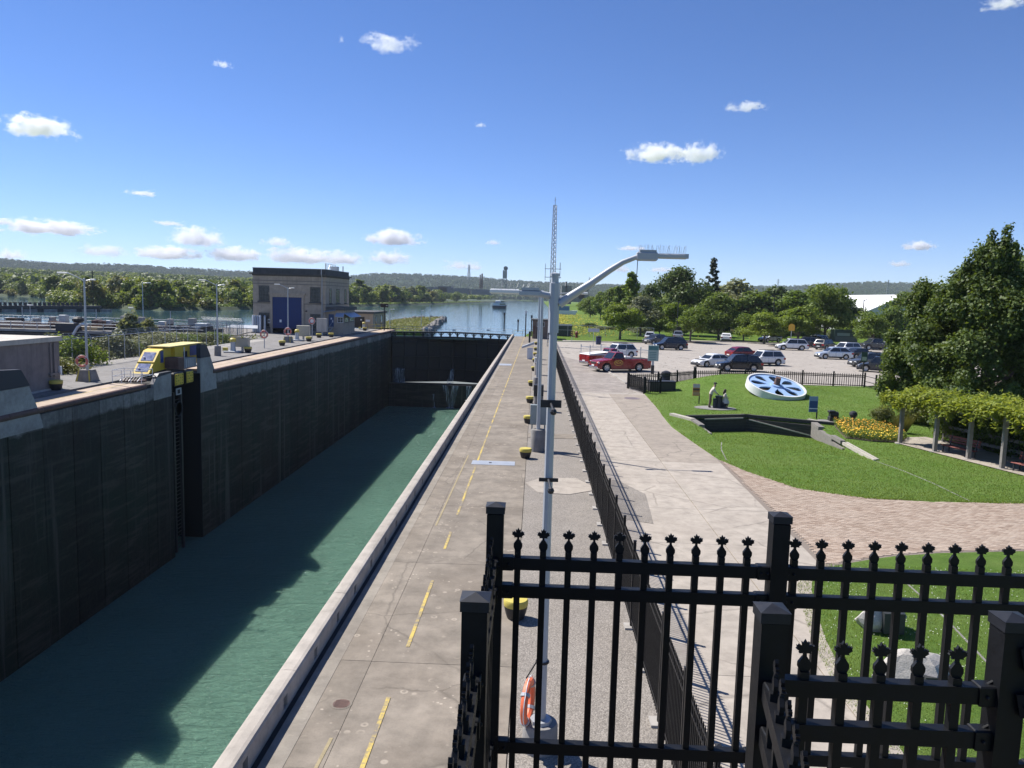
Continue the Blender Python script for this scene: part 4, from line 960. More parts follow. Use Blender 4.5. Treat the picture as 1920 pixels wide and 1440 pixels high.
t = thing('dumpster', 'dark green metal waste container beside the chain link gate', 'waste container', (6.0, 160, 0)); m = MB(); m.add([(-1.6,-1,0),(1.4,-1,0),(1.4,1,0),(-1.6,1,0),(-1.75,-1.1,2.1),(1.5,-1.1,2.1),(1.5,1.1,2.4),(-1.75,1.1,2.4)], [(3,2,1,0),(4,5,6,7),(0,1,5,4),(1,2,6,5),(2,3,7,6),(3,0,4,7)]); m.build('body', plain('dark_green_bin', (.03,.045,.045), .6), t); m = MB(); m.box(-1.7,1.45,-1.14,-1.06,1.2,1.3); m.build('rib', m_gal, t)
t = thing('fire_hydrant', 'dark red hydrant post by the chain link gate', 'hydrant', G(1081, 633)); m = MB(); m.lathe([(0,0),(.35,0),(.35,.1),(.24,.12),(.24,1.0),(.3,1.05),(.15,1.25),(0,1.3)], 12); m.build('body', plain('dark_red', (.22,.03,.035), .5), t, smooth=True); m = MB(); m.tube([(-.4,0,.75),(.4,0,.75)], .1, 8); m.build('outlet', bpy.data.materials['dark_red'], t)
t = thing('hazard_marker', 'yellow and black striped hazard marker on a thin post at the lot corner', 'hazard marker', G(1072, 642)); m = MB(); m.tube([(0,0,0),(0,0,2.2)], .04, 6); m.build('post', m_gal, t)
m = MB(); m.box(-.2,.2,-.06,-.04,1.0,2.1); b_ = m.build('panel', m_yel2, t)
for k in range(3): m = MB(); z = 1.0+k*.36; m.add([(-.2,-.065,z+.16),(.2,-.065,z),(.2,-.065,z+.18),(-.2,-.065,z+.34)], [(0,1,2,3)]); m.build('stripe', m_iron, b_)
# ---- picket fences
def leaf_poly(s=1.0):
    H_ = [(0,1.0),(.10,.80),(.22,.86),(.17,.60),(.36,.72),(.40,.62),(.50,.66),(.46,.52),(.52,.46),(.30,.30),(.34,.20),(.08,.22),(.06,0)]
    P = [(x*s, z*s) for x, z in H_]; return [(-x, z) for x, z in P[::-1][:-1]] + P
def picket_mesh(w, z0, z1, finial=True, n_=''):
    mm = MB(); h = w/2
    if finial:
        mm.box(-h, h, -h, h, z0, z1-.112)
        L = [(x, z+z1-.064) for x, z in leaf_poly(.057)]
        base = [(-h*.98,z1-.112),(-h*1.42,z1-.098),(-h*1.42,z1-.084),(-h*.5,z1-.064)]
        mm.prism([(-x, z) for x, z in base[:3]][::1]+[(h*.5,z1-.064)]+[(-h*.5,z1-.064)]+base[:3][::-1], -.0065, .0065, 'y')
        mm.prism([(h*.4,z1-.066)]+[q for q in L if q[1] > z1-.06][::-1]+[(-h*.4,z1-.066)], -.0055, .0055, 'y')
    else:
        mm.box(-h, h, -h, h, z0, z1-.05); mm.add([(-h,-h,z1-.05),(h,-h,z1-.05),(h,h,z1-.05),(-h,h,z1-.05),(0,0,z1)], [(0,1,4),(1,2,4),(2,3,4),(3,0,4)])
    return mm.mesh('picket', m_black)
def post_mesh(w, z0, z1):
    mm = MB(); h = w/2; mm.bevbox(-h, h, -h, h, z0, z1-.05, .004); p = mm.mesh('post', m_black)
    mm = MB(); k = h*1.12; kz = k*.34; mm.box(-k, k, -k, k, z1-kz-k*.75, z1-kz); mm.add([(-k*1.04,-k*1.04,z1-kz),(k*1.04,-k*1.04,z1-kz),(k*1.04,k*1.04,z1-kz),(-k*1.04,k*1.04,z1-kz),(0,0,z1)], [(0,1,4),(1,2,4),(2,3,4),(3,0,4),(3,2,1,0)])
    return p, mm.mesh('cap', m_blackc)
def fence_run(t, a, b, rails, pk, sp, off=None, rw_=.03, rh=.055, maxp=10**6, joined=None):
    a, b = Vector((*a, 0)), Vector((*b, 0)); d = b-a; L_ = d.length; d.normalize(); ang = math.atan2(d.y, d.x)
    for z in rails:
        mm = MB(); mm.bar(a+Vector((0,0,z)), b+Vector((0,0,z)), rw_, rh); mm.build('rail', m_black, t)
    n = int((L_-(off or sp/2))/sp)
    for k in range(n+1):
        s = (off or sp/2)+k*sp
        if s > L_-.02: break
        if len(CNT) < maxp:
            o = link('picket', pk, t, loc=a+d*s); o.rotation_euler = (0, 0, ang); CNT.append(1)
        else: joined.append(a+d*s)
CNT = []
# foreground fence: panels along X at 3.5 m, a side run along Y, and the nearer gate section
t = thing('picket_fence', 'black iron fence panels with maple leaf finials across the foreground, farther row', 'picket fence', (0, 3.5, 0), 0, 'foreground fences')
pkA = picket_mesh(.029, 4.2, 6.44); pA, cA = post_mesh(.078, 3.8, 6.555)
for x in (-.16, 1.155, 2.47):
    o = link('post', pA, t, loc=(x, 0, 0)); link('cap', cA, o)
for x0, x1 in ((-.125, 1.115), (1.195, 2.43)):
    for z in (6.265, 6.13, 5.352, 4.4):
        mm = MB(); mm.box(x0, x1, -.021, .021, z-.0285, z+.0285); mm.build('rail', m_black, t)
    n = 10 if x0 < 0 else 11
    for k in range(n):
        x = (-.052+k*.1185) if x0 < 0 else (1.232+k*.1215)
        if x < x1: link('picket', pkA, t, loc=(x, 0, 0))
    for xx in (x0+.02, x1-.02):
        for z in (6.265, 6.13, 5.352):
            mm = MB(); mm.bevbox(xx-.035, xx+.035, -.026, .026, z-.033, z+.033, .004)
            for q in (-.018, .012): mm.ball((xx+q, -.029, z), .007, .006, .007, 6)
            mm.build('rail_clamp', m_black, t)
t = thing('picket_fence', 'black fence panel seen end on, running toward the camera at the left of the foreground', 'picket fence', (-.168, 2.4, 0), 0, 'foreground fences')
pB, cB = post_mesh(.083, 3.8, 6.55); o = link('post', pB, t); link('cap', cB, o)
for z in (6.265, 6.13, 5.352):
    mm = MB(); mm.box(-.021, .021, .05, 1.06, z-.0285, z+.0285); mm.build('rail', m_black, t)
    mm = MB(); mm.box(-.021, .021, -1.4, -.05, z-.0285, z+.0285); mm.build('rail', m_black, t)
    for yy in (.06, 1.05, -.06):
        mm = MB(); mm.bevbox(-.028, .028, yy-.04, yy+.04, z-.034, z+.034, .004); mm.ball((.03, yy, z), .006, .007, .007, 6); mm.build('rail_clamp', m_black, t)
for k in range(8):
    o = link('picket', pkA, t, loc=(0, .12+k*.118, 0)); o.rotation_euler = (0, 0, math.pi/2)
for k in range(10):
    o = link('picket', pkA, t, loc=(0, -.13-k*.118, 0)); o.rotation_euler = (0, 0, math.pi/2)
t = thing('picket_fence', 'nearest black gate section with five maple leaf finials at the lower right', 'picket fence', (.785, 2.4, 0), 0, 'foreground fences')
o = link('post', pB, t); link('cap', cB, o)
o = link('post', pB, t, loc=(.757, 0, .0)); link('cap', cB, o)
for z, xa in ((6.275, .05), (6.125, .05), (5.352, .05)):
    mm = MB(); mm.box(xa, .70, -.021, .021, z-.0285, z+.0285); mm.build('rail', m_black, t)
    mm = MB(); mm.bevbox(.665, .722, -.027, .027, z-.034, z+.034, .004); mm.tube([(.70,0,z+.03),(.722,0,z+.045),(.735,0,z+.03)], .006, 6); mm.ball((.69,-.03,z), .007, .006, .007, 6); mm.build('rail_clamp', m_black, t)
for k in range(5): link('picket', pkA, t, loc=(.115+k*.121, 0, 0))
# leaf running toward the camera from the left post
for z in (6.275, 6.125, 5.352):
    mm = MB(); mm.bar((-.008,-.05,z), (-.215,-1.3,z), .042, .057); mm.build('rail', m_black, t)
    mm = MB(); mm.bevbox(-.027, .027, -.12, -.045, z-.036, z+.036, .004); mm.ball((-.03,-.09,z), .006, .007, .007, 6); mm.build('hinge', m_black, t)
for k in range(9):
    o = link('picket', pkA, t, loc=(-.024-k*.0198, -.15-k*.12, 0)); o.rotation_euler = (0, 0, math.pi/2-.165)
# right continuation turned toward the camera
for z in (6.42, 6.27):
    mm = MB(); mm.bar((.80, -.02, z), (1.5, -.35, z+.16), .05, .06); mm.build('rail', m_black, t)
    mm = MB(); mm.bar((.78, -.03, z-.005), (.85, -.06, z+.012), .06, .075); mm.ball((.79,-.065,z), .012, .01, .012, 8); mm.build('hinge', m_black, t)
mm = MB(); mm.bar((.90,-.08,3.9), (.90,-.08,6.2), .05); mm.build('stile', m_black, t)
# long fence along the walkway
t = thing('picket_fence', 'long black iron fence running along the deck and walkway toward the far gate', 'picket fence', (2.42, 0, 0))
pk2 = picket_mesh(.022, .06, 1.92, False); p2, c2 = post_mesh(.065, 0, 2.08); CNT.clear(); joined = []
y = 5.0; posts = []
while y < 138: posts.append(y); y += 2.03
for i, y in enumerate(posts):
    o = link('post', p2, t, loc=(0, y, 0)); link('cap', c2, o)
    mm = MB(); mm.box(-.16, .16, y-.16, y+.16, -.02, .035)
    if i < 30: mm.build('footing', m_pale, t)
    if i+1 < len(posts): fence_run(t, (0, y+.03), (0, posts[i+1]-.03), (1.80, 1.62, .18), pk2, .115, .09, .025, .04, 300, joined)
mm = MB()
for p in joined: mm.box(p.x-.011, p.x+.011, p.y-.011, p.y+.011, .06, 1.9)
o = mm.build('picket', m_black, t, kind='stuff')
# park fence on the lot edge
t = thing('picket_fence', 'black iron fence between the wheel lawn and the parking lot', 'picket fence', (0, 0, 0))
pk3 = picket_mesh(.05, .1, 1.30, False); p3, c3 = post_mesh(.12, 0, 1.45); p3b, c3b = post_mesh(.22, 0, 1.62)
PF = [(8.1,66.4),(10.9,67.6),(14.9,71.6),(20.0,73.2),(25.5,73.6),(31.1,73.0)]; CNT.clear()
for (a, b) in zip(PF, PF[1:]):
    va, vb = Vector((*a, 0)), Vector((*b, 0)); n = max(1, round((vb-va).length/2.35))
    for k in range(n):
        q0, q1 = va.lerp(vb, k/n), va.lerp(vb, (k+1)/n); o = link('post', p3, t, loc=q0); link('cap', c3, o)
        fence_run(t, (q0.x, q0.y), (q1.x, q1.y), (1.12, .98, .18), pk3, .2, .17, .04, .07)
o = link('post', p3, t, loc=(31.1,73.0,0)); link('cap', c3, o); o = link('post', p3b, t, loc=(14.9,71.55,0)); link('cap', c3b, o)
t = thing('swing_gate', 'open black gate leaf folded toward the camera at the lawn corner', 'gate', (8.15, 66.2, 0)); CNT.clear()
fence_run(t, (0, 0), (.85, -3.4), (1.1, .95, .2), pk3, .19, .12, .04, .06); o = link('post', p3, t, loc=(0,0,0)); link('cap', c3, o); o = link('post', p3, t, loc=(.85,-3.4,0)); link('cap', c3, o)
t = thing('picket_fence', 'short black fence section beside the open gate and the black box', 'picket fence', (9.1, 62.9, 0)); fence_run(t, (0, 0), (1.3, .25), (1.1, .95, .2), pk3, .19, .1, .04, .06)
for q in ((0,0,0),(1.3,.25,0)): o = link('post', p3, t, loc=q); link('cap', c3, o)
t = thing('rail_fence', 'thin black rail fence leading from the lot corner into the big tree', 'fence', (31.1, 73, 0))
for q in ((.0,-2.4),(-.1,-5.0),(-.1,-7.6)): o = link('post', p3, t, loc=(*q, 0)); link('cap', c3, o)
for z in (1.1, .6, .2): mm = MB(); mm.bar((0,0,z), (-.1,-7.6,z), .03, .05); mm.build('rail', m_black, t)
# chain link fences
def linkmat():
    t = T('chain_link'); v = t.mapv((7.5, 7.5, 7.5)); s = []
    x, y, z = (t.sep(v, i) for i in range(3)); h = t.math('ADD', x, y)
    for sg in ('ADD', 'SUBTRACT'):
        q = t.math('ABSOLUTE', t.math('SUBTRACT', t.math('FRACT', t.math(sg, h, z)), .5)); s.append(t.math('LESS_THAN', q, .05))
    t.fin((.14, .145, .15), .5, .4); t.val(t.b.inputs['Alpha'], t.math('MAXIMUM', s[0], s[1])); return t.mat
m_link = linkmat()
def chain(label, pts, z0, h, barb=True, mat=m_gal):
    t = thing('chain_link_fence', label, 'chain link fence', (*pts[0], z0)); o = Vector((*pts[0], 0)); P = [Vector((*p, 0))-o for p in pts]
    for a, b in zip(P, P[1:]):
        mm = MB(); mm.add([a, b, b+Vector((0,0,h)), a+Vector((0,0,h))], [(0,1,2,3)]); mm.build('mesh_panel', m_link, t)
        mm = MB(); mm.tube([a+Vector((0,0,h)), b+Vector((0,0,h))], .035, 6); mm.build('top_rail', mat, t)
        n = max(1, round((b-a).length/3.0))
        for k in range(n+(b is P[-1])):
            q = a.lerp(b, k/n); mm = MB(); mm.tube([q, q+Vector((0,0,h))], .04, 6)
            if barb: mm.tube([q+Vector((0,0,h)), q+Vector((-.3,0,h+.45))], .025, 5)
            mm.build('post', mat, t)
        if barb:
            mm = MB()
            for j in (.35, .65, 1.0): mm.tube([a+Vector((-.3*j,0,h+.45*j)), b+Vector((-.3*j,0,h+.45*j))], .012, 4)
            mm.build('barbed_wire', mat, t)
chain('grey chain link fence with barbed wire along the left quay verge', [(-41.2,52.5),(-40.6,72),(-41.2,90),(-42.3,108),(-44.5,116)], LZ, 2.5)
chain('grey chain link fence across the quay beside the power house', [(-44.5,116),(-52,119),(-52,131)], LZ, 2.4)
chain('grey chain link fence with gate at the back of the lot', [(4.0,158),(6.6,158),(11,157.4),(23.5,154)], 0, 2.3, False)
# ================================================================ PARK
def onlawn(px, py):
    p = G(px, py)
    for _ in range(12): p = G(px, py, hz(p.x, p.y)+.03)
    return p
# sheave wheel on the mound
n_ = Vector((.117, -.30, 1.0)).normalized(); wc = Vector((19.65, 62.6, 1.10))
t = thing('sheave_wheel', 'huge pale blue and white eight-spoked steel wheel lying tilted on the grass mound', 'wheel', wc); q = n_.to_track_quat('Z', 'X'); t.rotation_mode = 'QUATERNION'; t.rotation_quaternion = q
m_wblue = plain('pale_blue_paint', (.31,.46,.71), .5, var=.05); m_wwhite = plain('white_rim', (.72,.72,.70), .55, var=.08)
m = MB(); N_ = 64; RW = 2.36
m.lathe([(RW-.14,.0),(RW,.0),(RW,-.62),(RW-.05,-.62),(RW-.14,-.1),(RW-.14,0)], N_, cap=False); m.build('rim', m_wwhite, t, smooth=True)
# web with eight teardrop openings
hole = []
for i in range(20):
    a = 2*math.pi*i/20; rr = .5-.5*math.cos(a)   # 0 at tip .. 1 outer
    hole.append((.66+1.38*rr, .50*math.sin(a)*(rr**.75)*1.05))
bmw = bmesh.new(); outer = [bmw.verts.new(((RW-.15)*math.cos(2*math.pi*i/N_), (RW-.15)*math.sin(2*math.pi*i/N_), -.09)) for i in range(N_)]
es = [bmw.edges.new((outer[i], outer[(i+1) % N_])) for i in range(N_)]
HL = []
for k in range(8):
    a = 2*math.pi*(k+.4)/8; vs = [bmw.verts.new((r*math.cos(a)-s*math.sin(a), r*math.sin(a)+s*math.cos(a), -.09)) for r, s in hole]; HL.append([v.co.copy() for v in vs])
    es += [bmw.edges.new((vs[i], vs[(i+1) % 20])) for i in range(20)]
bmesh.ops.triangle_fill(bmw, edges=es, use_beauty=True, normal=(0,0,1))
inside = []
for f in bmw.faces:
    c = f.calc_center_median()
    for h in HL:
        cr = False
        for i in range(20):
            a, b = h[i], h[(i+1) % 20]
            if (a.y > c.y) != (b.y > c.y) and c.x < (b.x-a.x)*(c.y-a.y)/(b.y-a.y)+a.x: cr = not cr
        if cr: inside.append(f); break
bmesh.ops.delete(bmw, geom=inside, context='FACES')
r_ = bmesh.ops.extrude_face_region(bmw, geom=bmw.faces[:]); bmesh.ops.translate(bmw, verts=[g for g in r_['geom'] if isinstance(g, bmesh.types.BMVert)], vec=(0,0,-.10))
bmesh.ops.recalc_face_normals(bmw, faces=bmw.faces[:])
me = bpy.data.meshes.new('web'); bmw.to_mesh(me); bmw.free(); me.materials.append(m_wblue); link('web', me, t)
m = MB(); m.lathe([(0,-.08),(.50,-.08),(.48,.02),(.30,.05),(0,.05)], 24); m.build('hub', m_wblue, t, smooth=True)
m = MB(); m.lathe([(0,.0),(.30,.0),(.24,.12),(.21,.62),(.0,.62)], 18); m.build('axle', m_rust, t, smooth=True)
m = MB(); m.lathe([(0,-.60),(RW-.1,-.60),(RW-.1,-.54),(0,-.54)], 40); m.build('back_plate', plain('rust_back', (.06,.05,.035), .9, var=.6, scale=2), t)
# figures
def body(name, joints, bones, parent, mats, fmat):
    me = bpy.data.meshes.new(name); me.from_pydata([j[:3] for j in joints], bones, []); me.update()
    o = bpy.data.objects.new(name, me); C.objects.link(o); md = o.modifiers.new('skin', 'SKIN'); md.use_smooth_shade = True
    for i, j in enumerate(joints): me.skin_vertices[0].data[i].radius = (j[3], j[3]); me.skin_vertices[0].data[i].use_root = (i == 0)
    o.modifiers.new('sub', 'SUBSURF').levels = 1; o.modifiers['sub'].render_levels = 1
    bpy.context.view_layer.update(); m2 = bpy.data.meshes.new_from_object(o.evaluated_get(bpy.context.evaluated_depsgraph_get()))
    bpy.data.objects.remove(o); m2.materials.clear()
    for mm in mats: m2.materials.append(mm)
    for p in m2.polygons: p.material_index = fmat(p.center); p.use_smooth = True
    return link(name, m2, parent)
m_skin = plain('tanned_skin', (.36,.22,.16), .6); m_shirt = plain('cream_shirt', (.58,.52,.45), .8); m_trou = plain('brown_trousers', (.17,.12,.085), .85); m_dkc = plain('dark_clothes', (.045,.04,.04), .85); m_hair = plain('brown_hair', (.05,.03,.02), .7)
pm_ = onlawn(1331, 765); t = thing('statue', 'standing figure of a man in dark cap and pale shirt leaning on a drum', 'statue', pm_); t.scale = (1.04,)*3
J = [(0,0,.90,.14),(.03,0,1.08,.15),(.14,0,1.30,.17),(.22,0,1.44,.07),(.27,0,1.56,.095),(.29,0,1.68,.085),
     (.0,.10,.86,.10),(.06,.11,.48,.07),(-.01,.12,.09,.05),(.13,.13,.04,.045),(-.02,-.10,.86,.10),(-.05,-.11,.48,.07),(-.12,-.12,.09,.05),(.03,-.13,.04,.045),
     (.16,.20,1.36,.075),(.33,.25,1.12,.055),(.50,.14,.98,.04),(.56,.12,.93,.04),(.16,-.20,1.36,.075),(.31,-.26,1.10,.055),(.49,-.14,.98,.04),(.55,-.12,.93,.04)]
Bn = [(0,1),(1,2),(2,3),(3,4),(4,5),(0,6),(6,7),(7,8),(8,9),(0,10),(10,11),(11,12),(12,13),(2,14),(14,15),(15,16),(16,17),(2,18),(18,19),(19,20),(20,21)]
def fm(c):
    if c.z > 1.49 and c.x > .15: return 0
    if c.x > .40: return 0
    return 1 if c.z > .98 else (2 if c.z > .10 else 3)
bd = body('body', J, Bn, t, [m_skin, m_shirt, m_trou, m_dkc], fm)
m = MB(); m.lathe([(0,.12),(.09,.11),(.115,.05),(.118,.0),(0,.0)], 14, (.28,0,1.68)); m.lathe([(0,.0),(.10,.0),(.10,.015),(0,.015)], 12, (.38,0,1.68)); m.build('cap', m_dkc, bd)
m = MB(); m.ball((.385,0,1.60), .022,.016,.02,6); m.build('nose', m_skin, bd)
for s in (-1, 1): m = MB(); m.tube([(.54,s*.12,.95),(.62,s*.09,.90)], .012, 5); m.tube([(.54,s*.135,.95),(.63,s*.125,.90)], .012, 5); m.tube([(.54,s*.15,.94),(.62,s*.155,.89)], .012, 5); m.tube([(.53,s*.165,.94),(.60,s*.18,.90)], .010, 5); m.tube([(.53,s*.10,.95),(.57,s*.06,.92)], .012, 5); m.build('fingers', m_skin, bd)
t = thing('drum', 'dark iron drum the figure of the man leans on', 'drum', pm_+Vector((.62,0,0))); m = MB(); m.lathe([(0,0),(.27,0),(.24,.1),(.24,.75),(.28,.82),(.28,.9),(0,.9)], 18); m.build('drum', m_navy, t, smooth=True)
m = MB(); m.lathe([(0,0),(.14,0),(.14,.72),(0,.72)], 12, (-.32,-.12,0)); m.build('side_post', m_navy, t, smooth=True)
pw = onlawn(1357, 766); t = thing('statue', 'seated figure of a dark haired woman in pale dress on a rounded dark bollard', 'statue', pw); t.scale = (1.02,)*3
J = [(-.02,0,.62,.15),(.0,0,.80,.13),(.03,0,1.0,.14),(.04,0,1.12,.055),(.05,0,1.20,.085),(.06,0,1.30,.075),
     (.16,.09,.60,.10),(.27,.10,.52,.075),(.26,.11,.22,.055),(.24,.11,.06,.04),(.34,.11,.03,.035),(.16,-.09,.60,.10),(.30,-.10,.50,.075),(.20,-.11,.22,.055),(.14,-.11,.06,.04),(.24,-.11,.03,.035),
     (.03,.17,1.04,.06),(.10,.20,.84,.045),(.26,.15,.74,.035),(.03,-.17,1.04,.06),(.10,-.21,.84,.045),(.27,-.15,.74,.035)]
Bn = [(0,1),(1,2),(2,3),(3,4),(4,5),(0,6),(6,7),(7,8),(8,9),(9,10),(0,11),(11,12),(12,13),(13,14),(14,15),(2,16),(16,17),(17,18),(2,19),(19,20),(20,21)]
def fw(c):
    if c.z > 1.13: return 0
    if c.x > .21 and .66 < c.z < .8: return 0
    return 1 if c.z > .36 else (0 if c.z > .1 else 2)
bd = body('body', J, Bn, t, [m_skin, m_shirt, m_dkc], fw)
m = MB(); m.ball((.02,0,1.27), .105,.105,.12, 12); m.ball((-.06,0,1.14), .07,.09,.13, 10); m.build('hair', m_hair, bd, smooth=True)
m = MB(); m.lathe([(.13,.78),(.20,.62),(.30,.40),(.28,.38),(.1,.6)], 14, (.08,0,0), cap=False); m.build('skirt', m_shirt, bd, smooth=True)
t = thing('bollard', 'rounded dark mooring bollard under the seated figure of the woman', 'bollard', pw+Vector((.0,.0,0))); m = MB(); m.lathe([(0,0),(.26,0),(.16,.08),(.14,.18),(.26,.34),(.27,.44),(.16,.54),(0,.56)], 16); m.build('casting', m_navy, t, smooth=True)
m = MB(); m.lathe([(0,0),(1.35,0),(1.35,.03),(0,.04)], 28, (0,0,0)); o = m.build('statue_plinth', m_greycon, None, loc=pm_+Vector((.35,-.1,.01))); tag(o, 'flat round concrete pad under the two figures', 'pad'); o.scale = (1.1, .8, 1)
# park signs
def psign(label, p, w, h0, h1, col, bands):
    t = thing('park_sign', label, 'sign', p, 0); m = MB(); m.box(w*.42, w*.42+.07, -.03, .03, 0, h0+.2); m.build('post', m_iron, t)
    m = MB(); m.bevbox(-w/2, w/2, -.06, -.02, h0, h1, .006); b = m.build('board', col, t)
    for z0, z1, c in bands: m = MB(); m.box(-w/2+.01, w/2-.01, -.068, -.06, h0+(h1-h0)*z0, h0+(h1-h0)*z1); m.build('print', c, b)
m_sor = plain('orange_board', (.42,.20,.06), .6, var=.1); m_spale = plain('pale_print', (.42,.42,.40), .6); m_sblue = plain('blue_board', (.05,.12,.23), .5); m_slb = plain('light_blue_print', (.24,.34,.46), .5)
psign('orange information board with grey top on a post near the standing figure', onlawn(1304, 757), .52, .6, 1.5, m_sor, [(.68,.99,m_spale),(.45,.6,m_soil),(.08,.3,plain('tan_print',(.4,.27,.14),.6))])
psign('tall blue information board on a post beside the wheel', onlawn(1523, 785), .56, .45, 1.5, m_sblue, [(.72,.98,m_slb),(.20,.25,m_white),(.3,.68,plain('mid_blue_print',(.03,.08,.2),.5))])
# iron bits on a slab
p = onlawn(1583, 791); o = tag(MB().box(-1.6, 1.6, -.45, .45, 0, .05).build('iron_pad', m_greycon, loc=p), 'flat stone slab carrying the two iron fittings', 'slab')
t = thing('fairlead', 'black iron roller fairlead on the slab, left of the round knob', 'fairlead', p+Vector((-.72,0,.05))); m = MB(); m.bevbox(-.3,.3,-.22,.22,0,.28,.04); m.build('base', m_iron, t); m = MB(); m.tube([(-.26,0,.42),(.26,0,.42)], .2, 12); m.build('roller', m_iron, t, smooth=True); m = MB(); m.bevbox(-.34,.1,-.2,.2,.5,.68,.05); m.build('cap', m_iron, t)
t = thing('mooring_bitt', 'black round iron mooring knob on the slab', 'mooring knob', p+Vector((.55,0,.05))); m = MB(); m.lathe([(0,0),(.24,0),(.16,.06),(.11,.18),(.2,.32),(.26,.46),(.22,.6),(.1,.68),(0,.69)], 16); m.build('knob', m_iron, t, smooth=True)
# timber model lock
m_tpale = plain('pale_timber_top', (.40,.37,.31), .85, var=.25, scale=4, bump=.3, bscale=25)
t = thing('model_lock', 'sunken timber walled model lock with a dark V shaped gate in the lawn', 'model lock', (0, 0, 0))
def beam(a, b, w, h, mt, nm='timber'): m = MB(); m.bar(a, b, w, h); return m.build(nm, mt, t)
for a, b in ((GL, GA), (GA, GR)):
    va, vb = Vector((*a, 0)), Vector((*b, 0)); d = (vb-va).normalized()
    for k in range(5): beam(va+Vector((0,0,-.92+k*.19)), vb+Vector((0,0,-.92+k*.19)), .36, .18, m_wood2, 'plank')
beam((10.0,49.9,.12), (14.5,51.3,.12), .26, .2, m_wood2, 'balance_beam'); beam((13.9,51.35,.12), (20.2,48.2,.12), .26, .2, m_wood2, 'balance_beam')
beam((14.3,50.85,-.08), (17.9,49.0,-.75), .07, .07, m_tpale, 'brace'); beam((11.2,50.0,-.02), (13.9,50.8,.02), .05, .08, m_tpale, 'brace')
zf = lambda x, y: -.95*max(0, min(1, (y-interp(x,[10.3,16.9],[41.3,37.8]))/(gatey(x)-interp(x,[10.3,16.9],[41.3,37.8]))))
lw = [((9.2,50.9),(10.2,48.7),.1,m_tpale),((10.2,48.7),(10.3,46.6),.06,m_wood),((10.25,46.9),(10.3,44.6),-.12,m_wood),((10.25,45.0),(10.3,43.2),-.28,m_wood),((10.25,43.6),(10.3,42.1),-.42,m_wood)]
for (xa,ya),(xb,yb),z,mt in lw: beam((xa,ya,z), (xb,yb,z), .34, .18, mt); beam((xa,ya,z-.19), (xb,yb+.5,z-.19), .36, .18, m_wood2 if mt is m_tpale else m_wood)
for i in range(5):
    z = .06-.19*i
    xa, ya = 17.95, 49.1; yb = 44.0-.9*i+(3.2 if i == 0 else 1.2 if i == 1 else 0)
    beam((xa,ya,z), (16.8+(yb-37.7)/11.5*1.1, yb, z), .36, .18, m_wood)
beam((17.25,42.6,-.02), (16.85,37.7,.02), .13, .16, m_tpale); beam((17.43,42.6,.0), (17.03,37.8,.04), .13, .14, m_tpale); beam((17.4,44.5,.02), (17.25,42.7,.02), .26, .2, m_wood)
beam((18.1,50.6,.08), (18.6,49.6,.08), .2, .12, m_tpale)
# boulders
def rock(label, p, s, seed):
    bm2 = bmesh.new(); bmesh.ops.create_icosphere(bm2, subdivisions=3, radius=1); rr = random.Random(seed); pl = [(Vector((rr.gauss(0,1),rr.gauss(0,1),rr.gauss(0,.8))).normalized(), rr.uniform(.55,.85)) for _ in range(11)]
    for v in bm2.verts:
        for n, d in pl:
            k = v.co.dot(n)
            if k > d: v.co -= n*(k-d)
        v.co *= 1+.02*rr.uniform(-1,1); v.co = Vector((v.co.x*s[0], v.co.y*s[1], v.co.z*s[2]))
    me = bpy.data.meshes.new('boulder'); bm2.to_mesh(me); bm2.free(); me.materials.append(m_stone)
    o = link('boulder', me, loc=p); return tag(o, label, 'boulder')
o = rock('pale squared boulder with a dark plaque in the clover lawn, farther of the two', G(1653,1188,0)+Vector((0,.25,.2)), (.66,.45,.6), 4)
o2 = rock('large pale grey boulder in the clover lawn, nearer of the two', G(1728,1300,0)+Vector((-.05,.35,.2)), (.9,.6,.6), 11)
for oo, x0, x1, z0, z1, dy in ((o,-.05,.42,-.02,.36,-.415),(o2,-.0,.5,-.08,.22,-.52)):
    m = MB(); m.box(x0, x1, dy-.03, dy+.15, z0-.1, z1); m.build('plaque', plain('dark_plaque', (.03,.033,.034), .5) if 'dark_plaque' not in bpy.data.materials else bpy.data.materials['dark_plaque'], oo)
# black box by the gate, green sign, bins
t = thing('storage_box', 'long low black box on the lawn corner behind the open gate', 'box', (10.6, 64.6, 0), .1); m = MB(); m.bevbox(-1.0,1.2,-.5,.5,0,.85,.04); m.build('body', m_iron, t); m = MB(); m.bevbox(-1.04,1.24,-.54,.54,.85,.93,.02); m.build('lid', m_iron, t)
t = thing('info_sign', 'pale green information sign on a grey post at the tail of the red pickup', 'sign', G(1223, 701)); m = MB(); m.box(-.12,.12,-.08,.08,0,2.3); m.build('post', m_gal, t)
m = MB(); m.bevbox(-.55,.55,-.14,-.08,1.35,3.0,.02); b_ = m.build('board', plain('pale_green_board', (.28,.38,.36), .5), t); m = MB(); m.box(-.5,.5,-.148,-.14,2.5,2.9); m.build('print', plain('dark_teal_print', (.05,.16,.17), .5), b_)
for k in range(5): m = MB(); m.box(-.42,.3,-.148,-.14,1.5+k*.18,1.56+k*.18); m.build('print', bpy.data.materials['dark_teal_print'], b_)
m = MB(); m.box(-.16,.16,-.1,.1,.0,.9); m.build('base_box', m_iron, t)
